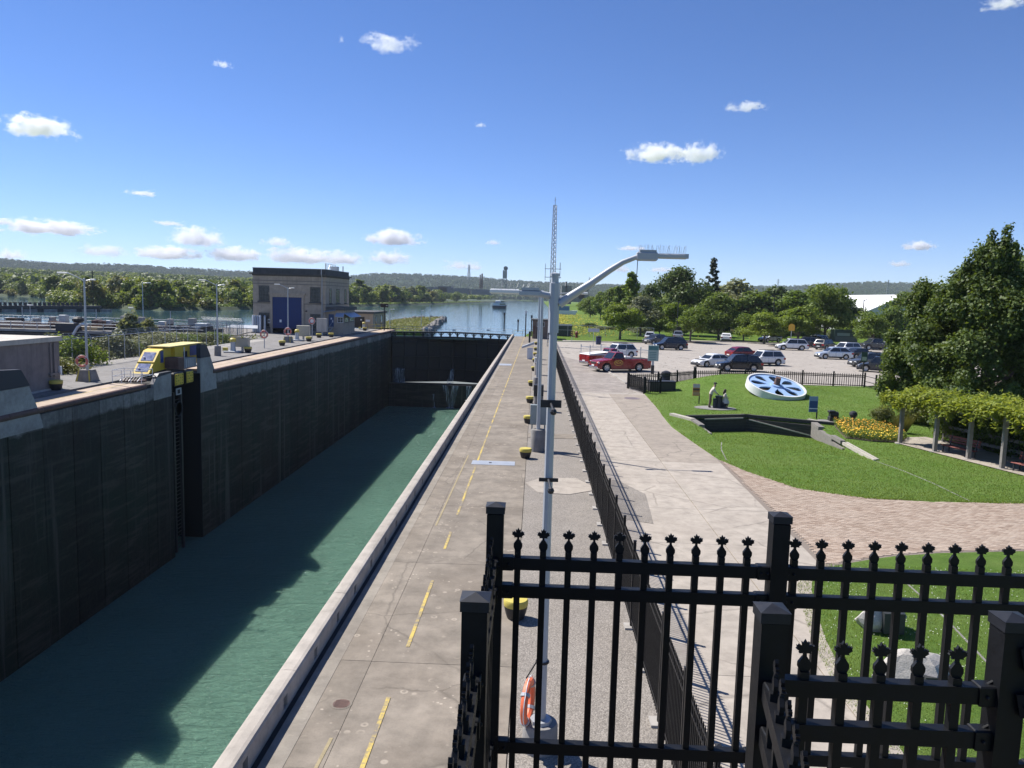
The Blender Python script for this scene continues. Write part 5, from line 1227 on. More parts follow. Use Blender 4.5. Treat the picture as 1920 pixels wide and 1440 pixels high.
for px, py, s, lb in ((1248,722,1.0,'dark blue litter bin on the lot side of the park fence'),(1122,646,1.15,'dark blue litter bin at the back left corner of the lot')):
    t = thing('litter_bin', lb, 'litter bin', G(px, py)); t.scale = (s,)*3; m = MB(); m.lathe([(0,0),(.38,0),(.42,.9),(.42,1.0),(0,1.0)], 14); m.build('body', plain('bin_blue', (.02,.035,.085), .5), t, smooth=True); m = MB(); m.lathe([(0,1.0),(.45,1.0),(.42,1.2),(.1,1.32),(0,1.32)], 14); m.build('lid', m_iron, t, smooth=True)
for px, py, h, lb in ((1112,652,2.6,'small grey notice on a thin post by the lot bin'),):
    t = thing('notice_sign', lb, 'sign', G(px, py)); m = MB(); m.tube([(0,0,0),(0,0,h)], .035, 6); m.build('post', m_gal, t); m = MB(); m.box(-.9,.9,-.05,-.03,h-.1,h+.45); m.build('panel', m_gal, t)
t = thing('notice_sign', 'small green and cream sign on a black post at the park fence end', 'sign', G(1616, 725)); m = MB(); m.box(-.05,.05,-.05,.05,0,3.1); m.build('post', m_iron, t); m = MB(); m.box(-.28,.28,-.08,-.05,2.4,3.3); b_ = m.build('panel', plain('dark_green_panel', (.03,.06,.045), .5), t); m = MB(); m.box(-.2,.2,-.09,-.08,2.5,2.85); m.build('print', m_cream, b_)
t = thing('warning_sign', 'yellow diamond topped warning sign under the trees at the back of the lot', 'sign', G(1482, 650)); m = MB(); m.tube([(0,0,0),(0,0,3.4)], .05, 6); m.build('post', m_gal, t); m = MB(); m.prism([(-.55,2.9),(.55,2.9),(.55,3.9),(.3,4.1),(.0,4.2),(-.3,4.1),(-.55,3.9)], -.08, -.05, 'y'); m.build('panel', plain('sign_yellow', (.65,.36,.03), .5), t)
# kerbs and islands of the lot
def kerb(label, pts, w=.2, h=.14):
    m = MB()
    for a, b in zip(pts, pts[1:]): m.bar((*a, h/2), (*b, h/2), w, h)
    tag(m.build('kerb', m_pale), label, 'kerb')
kerb('long pale kerb at the back left of the lot', [(2.7,137.5),(8,138.6),(14,139.5),(19.5,140.6),(22,151.6),(30,150.7),(42,153.6),(75,152.6)])
m = MB(); grid(m, 5, 19, 139.8, 142.5, .02); grid(m, 24, 60, 154, 156.0, .01); m.build('pavement', m_walk, kind='structure')
for x, y, w, l in ((30.2,147.0,4.2,1.1),(47,142.0,4.5,1.1)):
    m = MB(); m.lathe([(0,0),(1,0),(.96,.14),(0,.16)], 24); o = m.build('planting_island', m_soil, kind='structure', loc=(x, y, 0)); o.scale = (w, l, 1)
m = MB(); m.bar((6.9,97,.06),(8.4,70,.06),.18,.12); m.build('gutter_edge', m_pale, kind='structure')
# ================================================================ VEHICLES
def paint(name, c, metal=.25): return plain(name, c, .28, metal, .05, 1.5, spec=.6, **{'Coat Weight': .35, 'Coat Roughness': .1})
m_cladd = plain('black_cladding', (.022,.022,.024), .7); m_cglass = T('car_glass').fin((.018,.022,.026), .05, 0, .9)
WH = {}
def wheel_meshes(r):
    if r in WH: return WH[r]
    m = MB(); m.lathe([(r*.62,-.11),(r*.93,-.11),(r,-.08),(r,.08),(r*.93,.11),(r*.62,.11)], 22, axis='y', cap=False); a = m.mesh('tyre', m_rubber, True)
    m = MB(); m.lathe([(0,-.06),(r*.16,-.075),(r*.16,-.06),(0,-.05)], 10, axis='y')
    for k in range(5):
        b = 2*math.pi*k/5; m.bar((r*.12*math.cos(b),-.075,r*.12*math.sin(b)), (r*.64*math.cos(b),-.095,r*.64*math.sin(b)), r*.27, .03, up=(0,1,0))
    m.lathe([(r*.56,-.10),(r*.66,-.112),(r*.68,-.09),(r*.56,-.08),(r*.56,-.10)], 22, axis='y', cap=False); c = m.mesh('rim', m_rim, True)
    m = MB(); m.lathe([(0,-.03),(r*.62,-.03),(r*.62,.09),(0,.09)], 16, axis='y'); d = m.mesh('brake_disc', m_gal); WH[r] = (a, c, d); return WH[r]
# profile tables: x measured from the nose, in parts of the length; z in metres
KIND = {
 'suv':   dict(L=4.62, W=1.86, H=1.74, belt=1.04, wb=(.19,.785), r=.385, A=.235, B=.385, Cc=.875, D=.985, hood=(.80,.98), tail=1.05, clad=True),
 'sedan': dict(L=4.85, W=1.84, H=1.44, belt=.95, wb=(.19,.78), r=.34, A=.255, B=.41, Cc=.70, D=.87, hood=(.70,.90), tail=.98, clad=False),
 'hatch': dict(L=4.45, W=1.82, H=1.58, belt=1.0, wb=(.19,.785), r=.34, A=.24, B=.42, Cc=.78, D=.97, hood=(.78,.96), tail=1.02, clad=True),
 'pickup':dict(L=5.85, W=2.05, H=1.90, belt=1.28, wb=(.165,.775), r=.42, A=.245, B=.345, Cc=.475, D=.50, hood=(1.05,1.22), tail=1.24, clad=False),
 'bigpick':dict(L=5.6, W=2.0, H=1.92, belt=1.26, wb=(.17,.77), r=.43, A=.24, B=.35, Cc=.64, D=.66, hood=(1.05,1.22), tail=1.24, clad=True)}
def car(label, kind, pm, pos, ang, group='vehicles in the parking lot', rack=False, text=None, cover=False, sc=1.06):
    k = KIND[kind]; L_, W_, H_, bl, r = k['L'], k['W'], k['H'], k['belt'], k['r']; pick = 'pick' in kind
    t = thing('pickup_truck' if pick else 'parked_car', label, 'pickup' if pick else 'car', pos, ang, group); t.scale = (sc,)*3
    hw = W_/2; x0 = L_/2     # nose at +x0
    X = lambda s: x0-s*L_
    wx = [X(s) for s in k['wb']]
    st = sorted(set([0,.012,.035,.08,.14,k['A'],.32,.4,.5,.6,.7,.85,.92,.965,.985,1.0, k['D'], k['Cc']] + [max(0, min(1, s+d*r*1.2/L_)) for s in k['wb'] for d in (-1.001,-1,-.92,-.75,-.5,-.2,.2,.5,.75,.92,1,1.001)]))
    v = []; n = 7; zb = r*.62
    def top(s):
        if s <= k['A']: return np.interp(s, [0,.03,.08,k['A']], [k['hood'][0]-.12, k['hood'][0], k['hood'][0]+.05, k['hood'][1]])
        if pick and s > k['D']: return k['tail']
        return np.interp(s, [k['A'], k['B'], k['D'], 1.0], [k['hood'][1], bl, max(bl, k['tail']-.02), k['tail']-.06])
    for s in st:
        x = X(s); w = hw*np.interp(s, [0,.03,.10,.2,.85,.95,1], [.84,.91,.97,1,1,.97,.90 if not pick else .96]); tz = float(top(s)); sill = zb+.04*(s < .05 or s > .95)*2
        for c in wx:
            if abs(x-c) < r*1.2: sill = max(sill, r+math.sqrt(max(0, (r*1.2)**2-(x-c)**2))*.98)
        sill = min(sill, tz-.12)
        sh = min(tz-.02, bl-.02); mid = max(sill+.02, min(sh-.04, bl*.72))
        row = [(x, w*.97, sill), (x, w*1.0, mid), (x, w*.985, sh-.03), (x, w*.93, tz-.02), (x, w*.6, tz+.012), (x, 0, tz+.02)]
        v += row + [(x, -y, z) for x, y, z in row[-2::-1]]
    n = 11; f = [(i*n+j, i*n+j+1, (i+1)*n+j+1, (i+1)*n+j) for i in range(len(st)-1) for j in range(n-1)]
    f += [tuple(range(n))[::-1], tuple(range((len(st)-1)*n, len(st)*n))]
    m = MB(); m.add(v, f)
    # cabin: pillars, roof
    gx = [X(k['A']), X(k['B']), X((k['B']+k['Cc'])/2), X(k['Cc']), X(k['D'])]; bh, th = hw*.93, hw*.74; roof = [bl, H_-.03, H_, H_-.04, bl]
    if kind in ('suv', 'hatch'): roof[3] = H_-.06
    hgt = lambda z: max(0, (z-bl)/(H_-bl))
    wd = lambda z: bh+(th-bh)*hgt(z)
    base = [k['hood'][1]-.03, bl-.03, bl-.03, bl-.03, bl-.03]; gv = []
    for i in range(5):
        z = roof[i] if 0 < i < 4 else base[i]; w = wd(max(z, bl))
        if i in (0, 4): z = base[i]; w = bh
        gv += [(gx[i], bh, base[i]), (gx[i], w, z), (gx[i], w*.8, z+(.025 if 0 < i < 4 else 0)), (gx[i], -w*.8, z+(.025 if 0 < i < 4 else 0)), (gx[i], -w, z), (gx[i], -bh, base[i])]
    m.add(gv, [(i*6+j, i*6+j+1, (i+1)*6+j+1, (i+1)*6+j) for i in range(4) for j in range(5)])
    if pick:
        xb, xt = X(k['D'])-.02, -x0+.09
        m.box(xt, xb, -hw*.8, hw*.8, .75, .80)
    body_ = m.build('body', pm, t, smooth=True)
    m = MB(); m.box(-x0+.25, x0-.25, -hw*.8, hw*.8, zb-.02, zb+.3); m.box(-x0+.5, x0-.5, -hw*.78, hw*.78, zb+.3, .72 if pick else min(.85, bl-.1)); m.build('underbody_light_block', m_cladd, t)  # dark inner boxes added to block light through the open body shell
    # glass
    def qd(P, nm, off):
        a, b, c = (Vector(p) for p in P[:3]); nn = (b-a).cross(c-a).normalized()*off; mm = MB(); mm.add([Vector(p)+nn for p in P], [tuple(range(len(P)))]); return mm.build(nm, m_cglass, t)
    e = .05
    za, zt = k['hood'][1]+.02, H_-.07; zA = lambda s: base[0]+(roof[1]-base[0])*s; xA = lambda s: gx[0]+(gx[1]-gx[0])*s; wA = lambda s: bh+(wd(roof[1])-bh)*s
    qd([(xA(.1),-wA(.1)*.9,zA(.1)),(xA(.1),wA(.1)*.9,zA(.1)),(xA(.93),wA(.93)*.9,zA(.93)),(xA(.93),-wA(.93)*.9,zA(.93))], 'windscreen', .015)
    xD = lambda s: gx[4]+(gx[3]-gx[4])*s; zD = lambda s: base[4]+(roof[3]-base[4])*s; wD = lambda s: bh+(wd(roof[3])-bh)*s
    qd([(xD(.25),wD(.25)*.86,zD(.25)),(xD(.25),-wD(.25)*.86,zD(.25)),(xD(.9),-wD(.9)*.86,zD(.9)),(xD(.9),wD(.9)*.86,zD(.9))], 'rear_window', .015)
    zl, zh = bl+.03, H_-.10
    def fx(z): return gx[0]+(gx[1]-gx[0])*(z-base[0])/(roof[1]-base[0])-.10
    def rx(z): return gx[4]+(gx[3]-gx[4])*(z-base[4])/(roof[3]-base[4])+(.10 if not pick else .06)
    splits = [1.0, .47, 0.0] if not pick else ([1.0, 0.0] if kind == 'pickup' else [1.0, .5, 0])
    for sy in (1, -1):
        for a, b in zip(splits, splits[1:]):
            g = lambda z, s: rx(z)+(fx(z)-rx(z))*s
            P = [(g(zl,a)-(.03 if a < 1 else 0), sy*(wd(zl)+.012), zl), (g(zl,b)+(.03 if b > 0 else 0), sy*(wd(zl)+.012), zl), (g(zh,b)+(.03 if b > 0 else 0), sy*(wd(zh)+.012), zh), (g(zh,a)-(.03 if a < 1 else 0), sy*(wd(zh)+.012), zh)]
            mm = MB(); mm.add(P, [(0,1,2,3)] if sy < 0 else [(3,2,1,0)]); mm.build('side_window', m_cglass, t)
        mm = MB(); mm.bevbox(gx[0]-.28, gx[0]-.10, sy*hw*1.0-.02 if sy > 0 else -hw-.2, sy*hw*1.0+.2 if sy > 0 else -hw+.02, bl-.02, bl+.14, .03); mm.build('wing_mirror', pm if not pick else m_cladd, t)
        mm = MB(); mm.bevbox(x0-.32, x0-.075, min(sy*hw*.55, sy*hw*.91), max(sy*hw*.55, sy*hw*.91), k['hood'][0]-.24, k['hood'][0]-.06, .02); mm.build('headlight', m_lampglass, t)
        mm = MB(); mm.bevbox(-x0-.012, -x0+.26, min(sy*hw*.62, sy*hw*.965), max(sy*hw*.62, sy*hw*.965), k['tail']-.34, k['tail']-.12, .02); mm.build('tail_light', m_tail, t)
        mm = MB(); mm.box(wx[1]+r*1.25, wx[0]-r*1.25, min(sy*hw*.95, sy*(hw+.012)), max(sy*hw*.95, sy*(hw+.012)), zb-.03, zb+(.16 if k['clad'] else .05)); mm.build('sill_trim', m_cladd, t)
        for c in ([.41] if kind == 'pickup' else [.44, .60]):
            mm = MB(); mm.box(X(c)-.09, X(c)+.09, min(sy*hw*.98, sy*(hw+.02)), max(sy*hw*.98, sy*(hw+.02)), bl-.16, bl-.12); mm.build('door_handle', m_chrome if pick else pm, t)
        for c in ([.275,.46] if kind == 'pickup' else [.29,.49,.68]):
            mm = MB(); mm.box(X(c)-.006, X(c)+.006, min(sy*hw*.98, sy*(hw+.004)), max(sy*hw*.98, sy*(hw+.004)), zb+.15, bl-.06); mm.build('door_seam', m_dark, t)
    for xx, sg, zz in ((x0, 1, k['hood'][0]), (-x0, -1, k['tail'])):
        mm = MB(); a, b = sorted((xx-sg*.25, xx+sg*.05)); mm.bevbox(a, b, -hw*.84, hw*.84, zb-.02, zb+.26, .04); mm.build('bumper', m_chrome if pick else m_cladd, t)
        mm = MB(); a, b = sorted((xx+sg*.045, xx+sg*.06)); mm.box(a, b, -.26, .26, zb+.28, zb+.42); mm.build('number_plate', m_white, t)
    mm = MB(); mm.bevbox(x0-.10, x0+.02, -hw*.5, hw*.5, k['hood'][0]-.30, k['hood'][0]-.10, .02); mm.build('grille', m_cladd, t)
    a, c, d = wheel_meshes(r)
    for xx in wx:
        for sy in (1, -1):
            w = link('wheel', a, t, loc=(xx, -sy*(hw-.12), r))
            if sy < 0: w.rotation_euler = (0, 0, math.pi)
            link('rim', c, w); link('brake_disc', d, w)
    if kind == 'suv':
        for sy in (1, -1): mm = MB(); mm.bar((gx[1]-.1, sy*th*.86, H_+.06), (gx[3], sy*th*.86, H_+.03), .05, .05); mm.build('roof_rail', m_cladd, t)
    if rack:
        xb, xt = X(k['D'])-.15, -x0+.15
        mm = MB()
        for xx in (xb, xt):
            for sy in (1, -1): mm.bar((xx, sy*hw*.86, k['tail']), (xx, sy*hw*.86, 2.1), .06); mm.bar((xx, sy*hw*.86, 2.1), (xx+.0, sy*hw*.86, 2.3), .09)
            mm.bar((xx, -hw*.86, 2.08), (xx, hw*.86, 2.08), .06)
        for sy in (1, -1): mm.bar((xb, sy*hw*.86, 2.05), (xt, sy*hw*.86, 2.05), .04)
        mm.build('ladder_rack', m_gal, t)
    if pick and not cover:
        mm = MB(); mm.box(-x0+.1, X(k['D'])-.1, -hw*.8, hw*.8, k['tail']-.05, k['tail']+.035); mm.build('bed_liner', m_cladd, t)
        mm = MB(); mm.bevbox(X(k['D'])-.75, X(k['D'])-.1, -hw*.75, hw*.75, k['tail']+.03, k['tail']+.26, .05); mm.build('tool_box', m_white, t)
    if cover:
        mm = MB(); mm.bevbox(-x0+.05, X(k['D'])-.05, -hw*.92, hw*.92, k['tail']-.02, k['tail']+.10, .04); mm.add([(-x0+.1,-hw*.9,k['tail']+.1),(X(k['D'])-.05,-hw*.9,k['tail']+.32),(X(k['D'])-.05,hw*.9,k['tail']+.32),(-x0+.1,hw*.9,k['tail']+.1)], [(0,1,2,3)]); mm.build('bed_cover', m_white, t)
    if text:
        my = bpy.data.materials.get('emblem_yellow') or plain('emblem_yellow', (.85,.60,.10), .5)
        for sy in (-1, 1):
            mm = MB(); P = [(X(.375)+.48*math.cos(a), sy*(hw+.016), .90+.25*math.sin(a)) for a in np.linspace(0, 2*math.pi, 25)[:-1]]; mm.tube(P+[P[0]], .02, 4); em = mm.build('door_emblem', my, t)
            tm = text_mesh(text, .34, .004); tm.materials.append(my); o = link('lettering', tm, em); o.location = (X(.375), sy*(hw+.018), .90); o.rotation_euler = (math.pi/2, 0, 0 if sy < 0 else math.pi)
    return t
P_ = {n: paint('paint_'+n, c, mt) for n, c, mt in (('red',(.235,.005,.010),.1),('white',(.72,.73,.74),.0),('black',(.012,.014,.02),.2),('navy',(.016,.022,.04),.3),('grey',(.10,.105,.11),.5),('silver',(.42,.44,.47),.5),('paleblue',(.50,.55,.62),.4),('crimson',(.19,.008,.012),.2),('dkgrey',(.05,.053,.06),.4))}
def park(label, kind, col, A, B, front='A', **k):
    a, b = G(*A), G(*B); d = (a-b) if front == 'A' else (b-a); d.z = 0; d.normalize(); c = (a+b)/2; nrm = Vector((-d.y, d.x, 0))
    if nrm.y < 0: nrm = -nrm
    c += nrm*KIND[kind]['W']/2*1.06; c.z = .004
    return car(label, kind, P_[col], c, math.atan2(d.y, d.x), **k)
def endon(label, kind, col, px, py, rear, **k):
    c = G(px, py); v = Vector((c.x, c.y, 0)).normalized(); c += v*KIND[kind]['L']/2*1.06; c.z = .004; a = math.atan2(v.y, v.x)
    return car(label, kind, P_[col], c, (a if rear else a+math.pi)+k.pop('rot', 0), **k)
park('red pickup with yellow door emblem and ladder rack, front one of the pair', 'pickup', 'red', (1120,698), (1221,697), rack=True, text='FOX', sc=1.09)
park('red pickup with white bed cover, partly hidden behind the other red pickup', 'pickup', 'red', (1099,688), (1192,686), 'B', rack=True, cover=True, text='FOX', sc=1.05)
park('white sport utility vehicle behind the two red pickups', 'suv', 'white', (1132,672), (1202,671))
park('dark navy car in front of the grey one near the lot trees', 'suv', 'navy', (1229,656), (1290,657), sc=1.14)
park('dark grey car partly hidden behind the navy one', 'hatch', 'dkgrey', (1210,646), (1262,645), sc=1.12)
endon('white car seen from behind, left of the grey and navy ones', 'suv', 'white', 1218, 641, True); endon('silver car seen from behind under the lot trees', 'suv', 'silver', 1271, 638, True); endon('lone white car parked facing the trees', 'sedan', 'white', 1361, 641, True, sc=1.15)
park('white sedan partly hidden behind the black sport utility vehicle', 'sedan', 'white', (1310,689), (1381,688))
park('crimson red hatchback behind the white and black cars', 'hatch', 'crimson', (1375,674), (1426,674), 'B')
park('black sport utility vehicle nearest the park fence', 'suv', 'black', (1347,696), (1432,698), sc=1.08)
park('white sport utility vehicle with black roof rails behind the black one', 'suv', 'white', (1406,686), (1476,686))
park('white car alone in the middle row left of the grey ones', 'suv', 'white', (1456,656), (1518,658), sc=1.1)
park('dark blue grey car directly behind the white one in the middle row', 'suv', 'grey', (1487,650), (1535,652)); park('silver grey car at the back beside the green trailer', 'suv', 'silver', (1516,646), (1559,646))
park('black car with red tail light at left in front of the green trailer', 'suv', 'black', (1534,657), (1580,655), 'B'); park('white car of which only the roof shows behind the pale silver one', 'suv', 'white', (1572,664), (1615,664))
park('pale silver crossover in the front row near the big tree', 'hatch', 'paleblue', (1532,673), (1603,675), sc=1.1); park('black sedan behind the pale silver crossover', 'sedan', 'black', (1590,673), (1650,673), 'B')
park('dark car half hidden by the big tree', 'suv', 'dkgrey', (1617,697), (1682,701)); park('dark grey car just behind the one half hidden by the big tree', 'suv', 'grey', (1607,689), (1668,690)); park('grey pickup under the trees at the right of the lot', 'bigpick', 'dkgrey', (1619,656), (1676,657)); park('silver car in deep shade under the back row trees', 'suv', 'silver', (1430,642), (1470,642))
t = thing('box_trailer', 'dark green two axle box trailer at the back of the lot', 'trailer', G(1586, 649)); m = MB(); m.bevbox(-2.3,2.1,0,2.2,.75,3.1,.05); b_ = m.build('body', plain('trailer_green', (.02,.055,.045), .5), t); m = MB(); m.box(-1.8,.6,-.02,0,1.95,2.5); m.build('side_panel', plain('pale_green_panel', (.15,.24,.21), .5), b_); m = MB(); m.box(-2.1,2.0,-.015,0,1.0,1.8); m.build('side_panel', plain('grey_green_panel', (.05,.09,.085), .5), b_)
a, c, d = wheel_meshes(.36)
for xx in (-.1, .8): w = link('wheel', a, t, loc=(xx, .0, .36)); link('rim', c, w)
m = MB(); m.bar((2.1,1.1,.7),(3.6,1.1,.6),.12); m.build('tow_bar', m_iron, t)
# ================================================================ VEGETATION
def leaves(ctr, nrm, size, rg, asp=.62):
    n = len(ctr); nrm = nrm/np.linalg.norm(nrm, axis=1, keepdims=True); q = rg.normal(size=(n, 3)); tq = np.cross(nrm, q); tq /= np.linalg.norm(tq, axis=1, keepdims=True)+1e-9; bq = np.cross(nrm, tq)
    s = (size*rg.uniform(.6, 1.3, n))[:, None]/2; o = np.zeros((n, 4, 3)); fold = nrm*s*.35
    o[:, 0] = ctr-tq*s; o[:, 1] = ctr-bq*s*asp+fold; o[:, 2] = ctr+tq*s; o[:, 3] = ctr+bq*s*asp+fold
    return o.reshape(-1, 3)
def blob_pts(blobs, n, rg, shell=.45, flat=1.0):
    B_ = np.array(blobs, float); w = B_[:, 3]**2*(B_[:, 4] if B_.shape[1] > 4 else 1); idx = rg.choice(len(B_), n, p=w/w.sum())
    d = rg.normal(size=(n, 3)); d /= np.linalg.norm(d, axis=1, keepdims=True); r = B_[idx, 3]*(shell+(1-shell)*rg.random(n)**.6)
    fz = B_[idx, 5] if B_.shape[1] > 5 else np.full(n, flat)
    c = B_[idx, :3]+d*r[:, None]*np.stack([np.ones(n), np.ones(n), fz], 1)+rg.normal(size=(n, 3))*(B_[idx, 3]*.20)[:, None]
    nr = d*.7+rg.normal(size=(n, 3))*.55+np.array([0, 0, .45]); return c, nr
def crown_mesh(name, blobs, n, leaf, mat, seed, flat=.8, shell=.45, asp=.62):
    rg = np.random.default_rng(seed); c, nr = blob_pts(blobs, n, rg, shell, flat); return tri_mesh(name, leaves(c, nr, leaf, rg, asp), 4, mat)
m_bark = plain('grey_bark', (.13,.105,.085), .9, var=.3, scale=4, bump=.5, bscale=18)
def trunk_mesh(h, r, blobs, th, seed, nl=9):
    rr = random.Random(seed); m = MB(); m.tube([(0,0,-.2),(rr.uniform(-.1,.1)*r*3,0,th*.5),(0,rr.uniform(-.1,.1)*r*3,th),(0,0,h*.72)], [r*1.25, r*.9, r*.75, r*.15], 8)
    for b in sorted(blobs, key=lambda b: -b[3])[:nl]:
        z0 = th*rr.uniform(.75, 1.1); e = Vector(b[:3]); s = Vector((0,0,z0)); mid = s.lerp(e, .5)+Vector((0,0,-abs(e.z-z0)*.12))
        m.tube([s, mid, e], [r*.45, r*.28, r*.08], 6, cap=False)
    return m.mesh('trunk', m_bark, True)
def blobs_for(kind, w, h, th, seed):
    rr = random.Random(seed); out = []
    if kind == 'broad':
        for i in range(34):
            a = rr.uniform(0, 6.283); u = rr.random(); z = th+(h-th)*(.12+.78*u); pr = math.sin(math.pi*min(1, max(.08, (u*.92+.12))))**.7
            rad = (w/2)*pr*rr.uniform(.35, .85); rb = w*rr.uniform(.13, .2); out.append((rad*math.cos(a), rad*math.sin(a), min(z, h-rb*.8), rb, rr.uniform(.7,1.3), .8))
    elif kind == 'locust':
        for i in range(30):
            a = rr.uniform(0, 6.283); u = rr.random(); z = th+(h-th)*(.1+.85*u); rad = w/2*rr.uniform(.15, .85)*(1-.45*u**2); rb = w*rr.uniform(.09, .18); out.append((rad*math.cos(a), rad*math.sin(a), z, rb, rr.uniform(.6,1.2), .46))
    elif kind == 'poplar':
        for i in range(24):
            a = rr.uniform(0, 6.283); u = i/23; z = th+(h-th)*(.08+.88*u); rad = w/2*rr.uniform(.1,.7)*(1-.6*u); rb = w*rr.uniform(.14,.22)*(1-.35*u); out.append((rad*math.cos(a), rad*math.sin(a), z, rb, 1, 1.1))
    elif kind == 'conifer':
        for i in range(54):
            u = i/53; a = i*2.4; z = th+(h-th)*u; rad = w/2*(1-u)**.8*rr.uniform(.45,1.0); rb = max(.13*w*(1-u*.75), .05*w); out.append((rad*math.cos(a), rad*math.sin(a), z-rad*.25, rb*1.15, 1, .38))
    elif kind == 'bush':
        for i in range(14):
            a = rr.uniform(0, 6.283); rad = w/2*rr.uniform(.1,.75); rb = w*rr.uniform(.16,.26); out.append((rad*math.cos(a), rad*math.sin(a), max(rb*.6, h*rr.uniform(.2,.75)*(1-.4*rad/w)), rb, 1, .85))
    return out
m_lf = {'maple': leafy('maple_leaf', (.05,.09,.022), (.155,.215,.052), .36), 'broad': leafy('broad_leaf', (.09,.15,.032), (.185,.26,.065), .42), 'locust': leafy('locust_leaf', (.115,.185,.03), (.21,.29,.055), .42), 'silver': leafy('silver_leaf', (.145,.175,.11), (.27,.30,.20), .32), 'dark': leafy('dark_leaf', (.05,.09,.028), (.11,.165,.05), .34), 'light': leafy('light_leaf', (.105,.18,.03), (.20,.28,.052), .38), 'vine': leafy('vine_leaf', (.19,.27,.035), (.42,.47,.09), .48), 'conifer': leafy('conifer_leaf', (.016,.036,.018), (.035,.06,.026), .1), 'olive': leafy('olive_leaf', (.12,.145,.04), (.21,.225,.075), .35)}
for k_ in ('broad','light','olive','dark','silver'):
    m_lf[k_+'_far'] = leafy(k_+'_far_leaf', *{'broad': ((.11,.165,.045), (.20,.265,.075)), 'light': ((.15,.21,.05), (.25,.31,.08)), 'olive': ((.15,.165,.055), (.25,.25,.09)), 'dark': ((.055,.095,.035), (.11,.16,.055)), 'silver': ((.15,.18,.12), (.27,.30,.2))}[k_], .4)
PR = {}
def proto(kind, leafm, detail, var):
    k = (kind, leafm, detail, var)
    if k not in PR:
        w, h, th = {'broad': (8,10,1.8), 'locust': (8,7,2.0), 'poplar': (5,12,1.2), 'conifer': (5,13,.8), 'bush': (4,3,.1)}[kind]
        n, lf = {'near': (9000, .42), 'mid': (4200, .60), 'far': (1500, 1.05)}[detail]
        if detail == 'far': th = .15
        if kind == 'bush': n, lf = n//3, lf*.6
        if kind == 'locust': n, lf = int(n*.8), lf*.9
        sd = 17+var*7+len(PR); bs = blobs_for(kind, w, h, th, sd)
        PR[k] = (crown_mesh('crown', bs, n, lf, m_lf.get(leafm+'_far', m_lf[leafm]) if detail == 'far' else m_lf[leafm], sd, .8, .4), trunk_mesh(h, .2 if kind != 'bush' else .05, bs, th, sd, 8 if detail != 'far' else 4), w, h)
    return PR[k]
tr = random.Random(12)
def tree(label, x, y, w, h, kind='broad', leafm='broad', detail='mid', var=0, z=0, group=None, name=None):
    cm, tm, rw, rh = proto(kind, leafm, detail, var); t = thing(name or {'conifer': 'conifer_tree', 'bush': 'shrub'}.get(kind, 'tree'), label, 'shrub' if kind == 'bush' else 'tree', (x, y, z), tr.uniform(0, 6.28), group)
    t.scale = (w/rw, w/rw, h/rh); link('crown', cm, t); link('trunk', tm, t); return t
def ptree(label, px, Y, top, wpx, kind, leafm, detail='mid', var=0, z=0, **k):
    p = V(px, top, Y); return tree(label, p.x, Y, wpx/F*Y, p.z-z, kind, leafm, detail, var, z, **k)
def pxof(x, y, z=4):
    v = RM.transposed() @ Vector((x, y, z-HC)); return 960-F*v.x/v.z
def place(x, y, marks):
    p = pxof(x, y)
    for lim, w in marks:
        if p < lim: return w
    return marks[-1][1]
HUE = {'broad': 'mid green', 'light': 'bright green', 'dark': 'dark green', 'olive': 'olive', 'silver': 'silvery', 'conifer': 'dark'}
LM = [(60, 'above the left end of the notched guide wall'), (120, 'above the middle of the notched guide wall'), (165, 'just left of the left quay lamp post'), (200, 'at the right end of the notched guide wall'), (240, 'between the left lamp post and the willow'), (285, 'behind the lone lamp post past the weir'), (335, 'right of the lone lamp post past the weir'), (380, 'left of the lamp post on the plain block'), (425, 'behind the lamp post on the plain block'), (472, 'at the left wall of the power house'), (660, 'hidden mostly behind the power house'), (9999, 'right of the power house')]
LM2 = [(690, 'at the right wall of the power house'), (730, 'above the buff store building'), (775, 'just right of the signal board'), (820, 'above the green island'), (870, 'above the tip of the green island'), (9999, 'below the far chimneys')]
LM3 = [(1130, 'left end, by the meadow'), (1190, 'behind the first locust tree'), (1240, 'left of the tall dense tree'), (1290, 'below the tall dense tree'), (1340, 'left of the lone white car'), (1390, 'right of the lone white car'), (1440, 'behind the wide flat locust'), (1490, 'left of the yellow warning sign'), (1540, 'right of the yellow warning sign'), (1590, 'behind the green trailer'), (1640, 'in front of the white hall'), (9999, 'beside the big maple')]
# lot trees
ptree('young pale green locust tree by the back fence, left of the parked cars', 1165, 152, 572, 84, 'locust', 'locust', 'near', 0)
ptree('small flat pale green locust tree above the white car seen from behind', 1238, 168, 594, 52, 'locust', 'locust', 'mid', 1)
ptree('slim pale green locust tree behind the silver car', 1266, 166, 570, 62, 'locust', 'locust', 'mid', 2)
ptree('pale green locust tree on the planting island right of the navy car', 1297, 147, 579, 76, 'locust', 'locust', 'near', 1)
ptree('round dark green tree behind the lone white car', 1352, 163, 549, 92, 'broad', 'broad', 'near', 1)
ptree('small pale green locust tree right of the lone white car', 1397, 158, 590, 56, 'locust', 'locust', 'mid', 0)
ptree('wide flat pale green locust tree over the middle row of cars', 1436, 150, 588, 92, 'locust', 'locust', 'near', 2)
ptree('wide green locust tree behind the yellow warning sign', 1500, 152, 577, 104, 'locust', 'locust', 'near', 0)
ptree('tall green locust tree left of the green trailer', 1553, 156, 540, 112, 'locust', 'broad', 'near', 1)
ptree('wide flat pale green locust tree above the grey pickup', 1640, 146, 588, 90, 'locust', 'locust', 'near', 1)
ptree('green tree rising behind the grey pickup beside the white roof', 1672, 160, 578, 66, 'locust', 'broad', 'mid', 2)
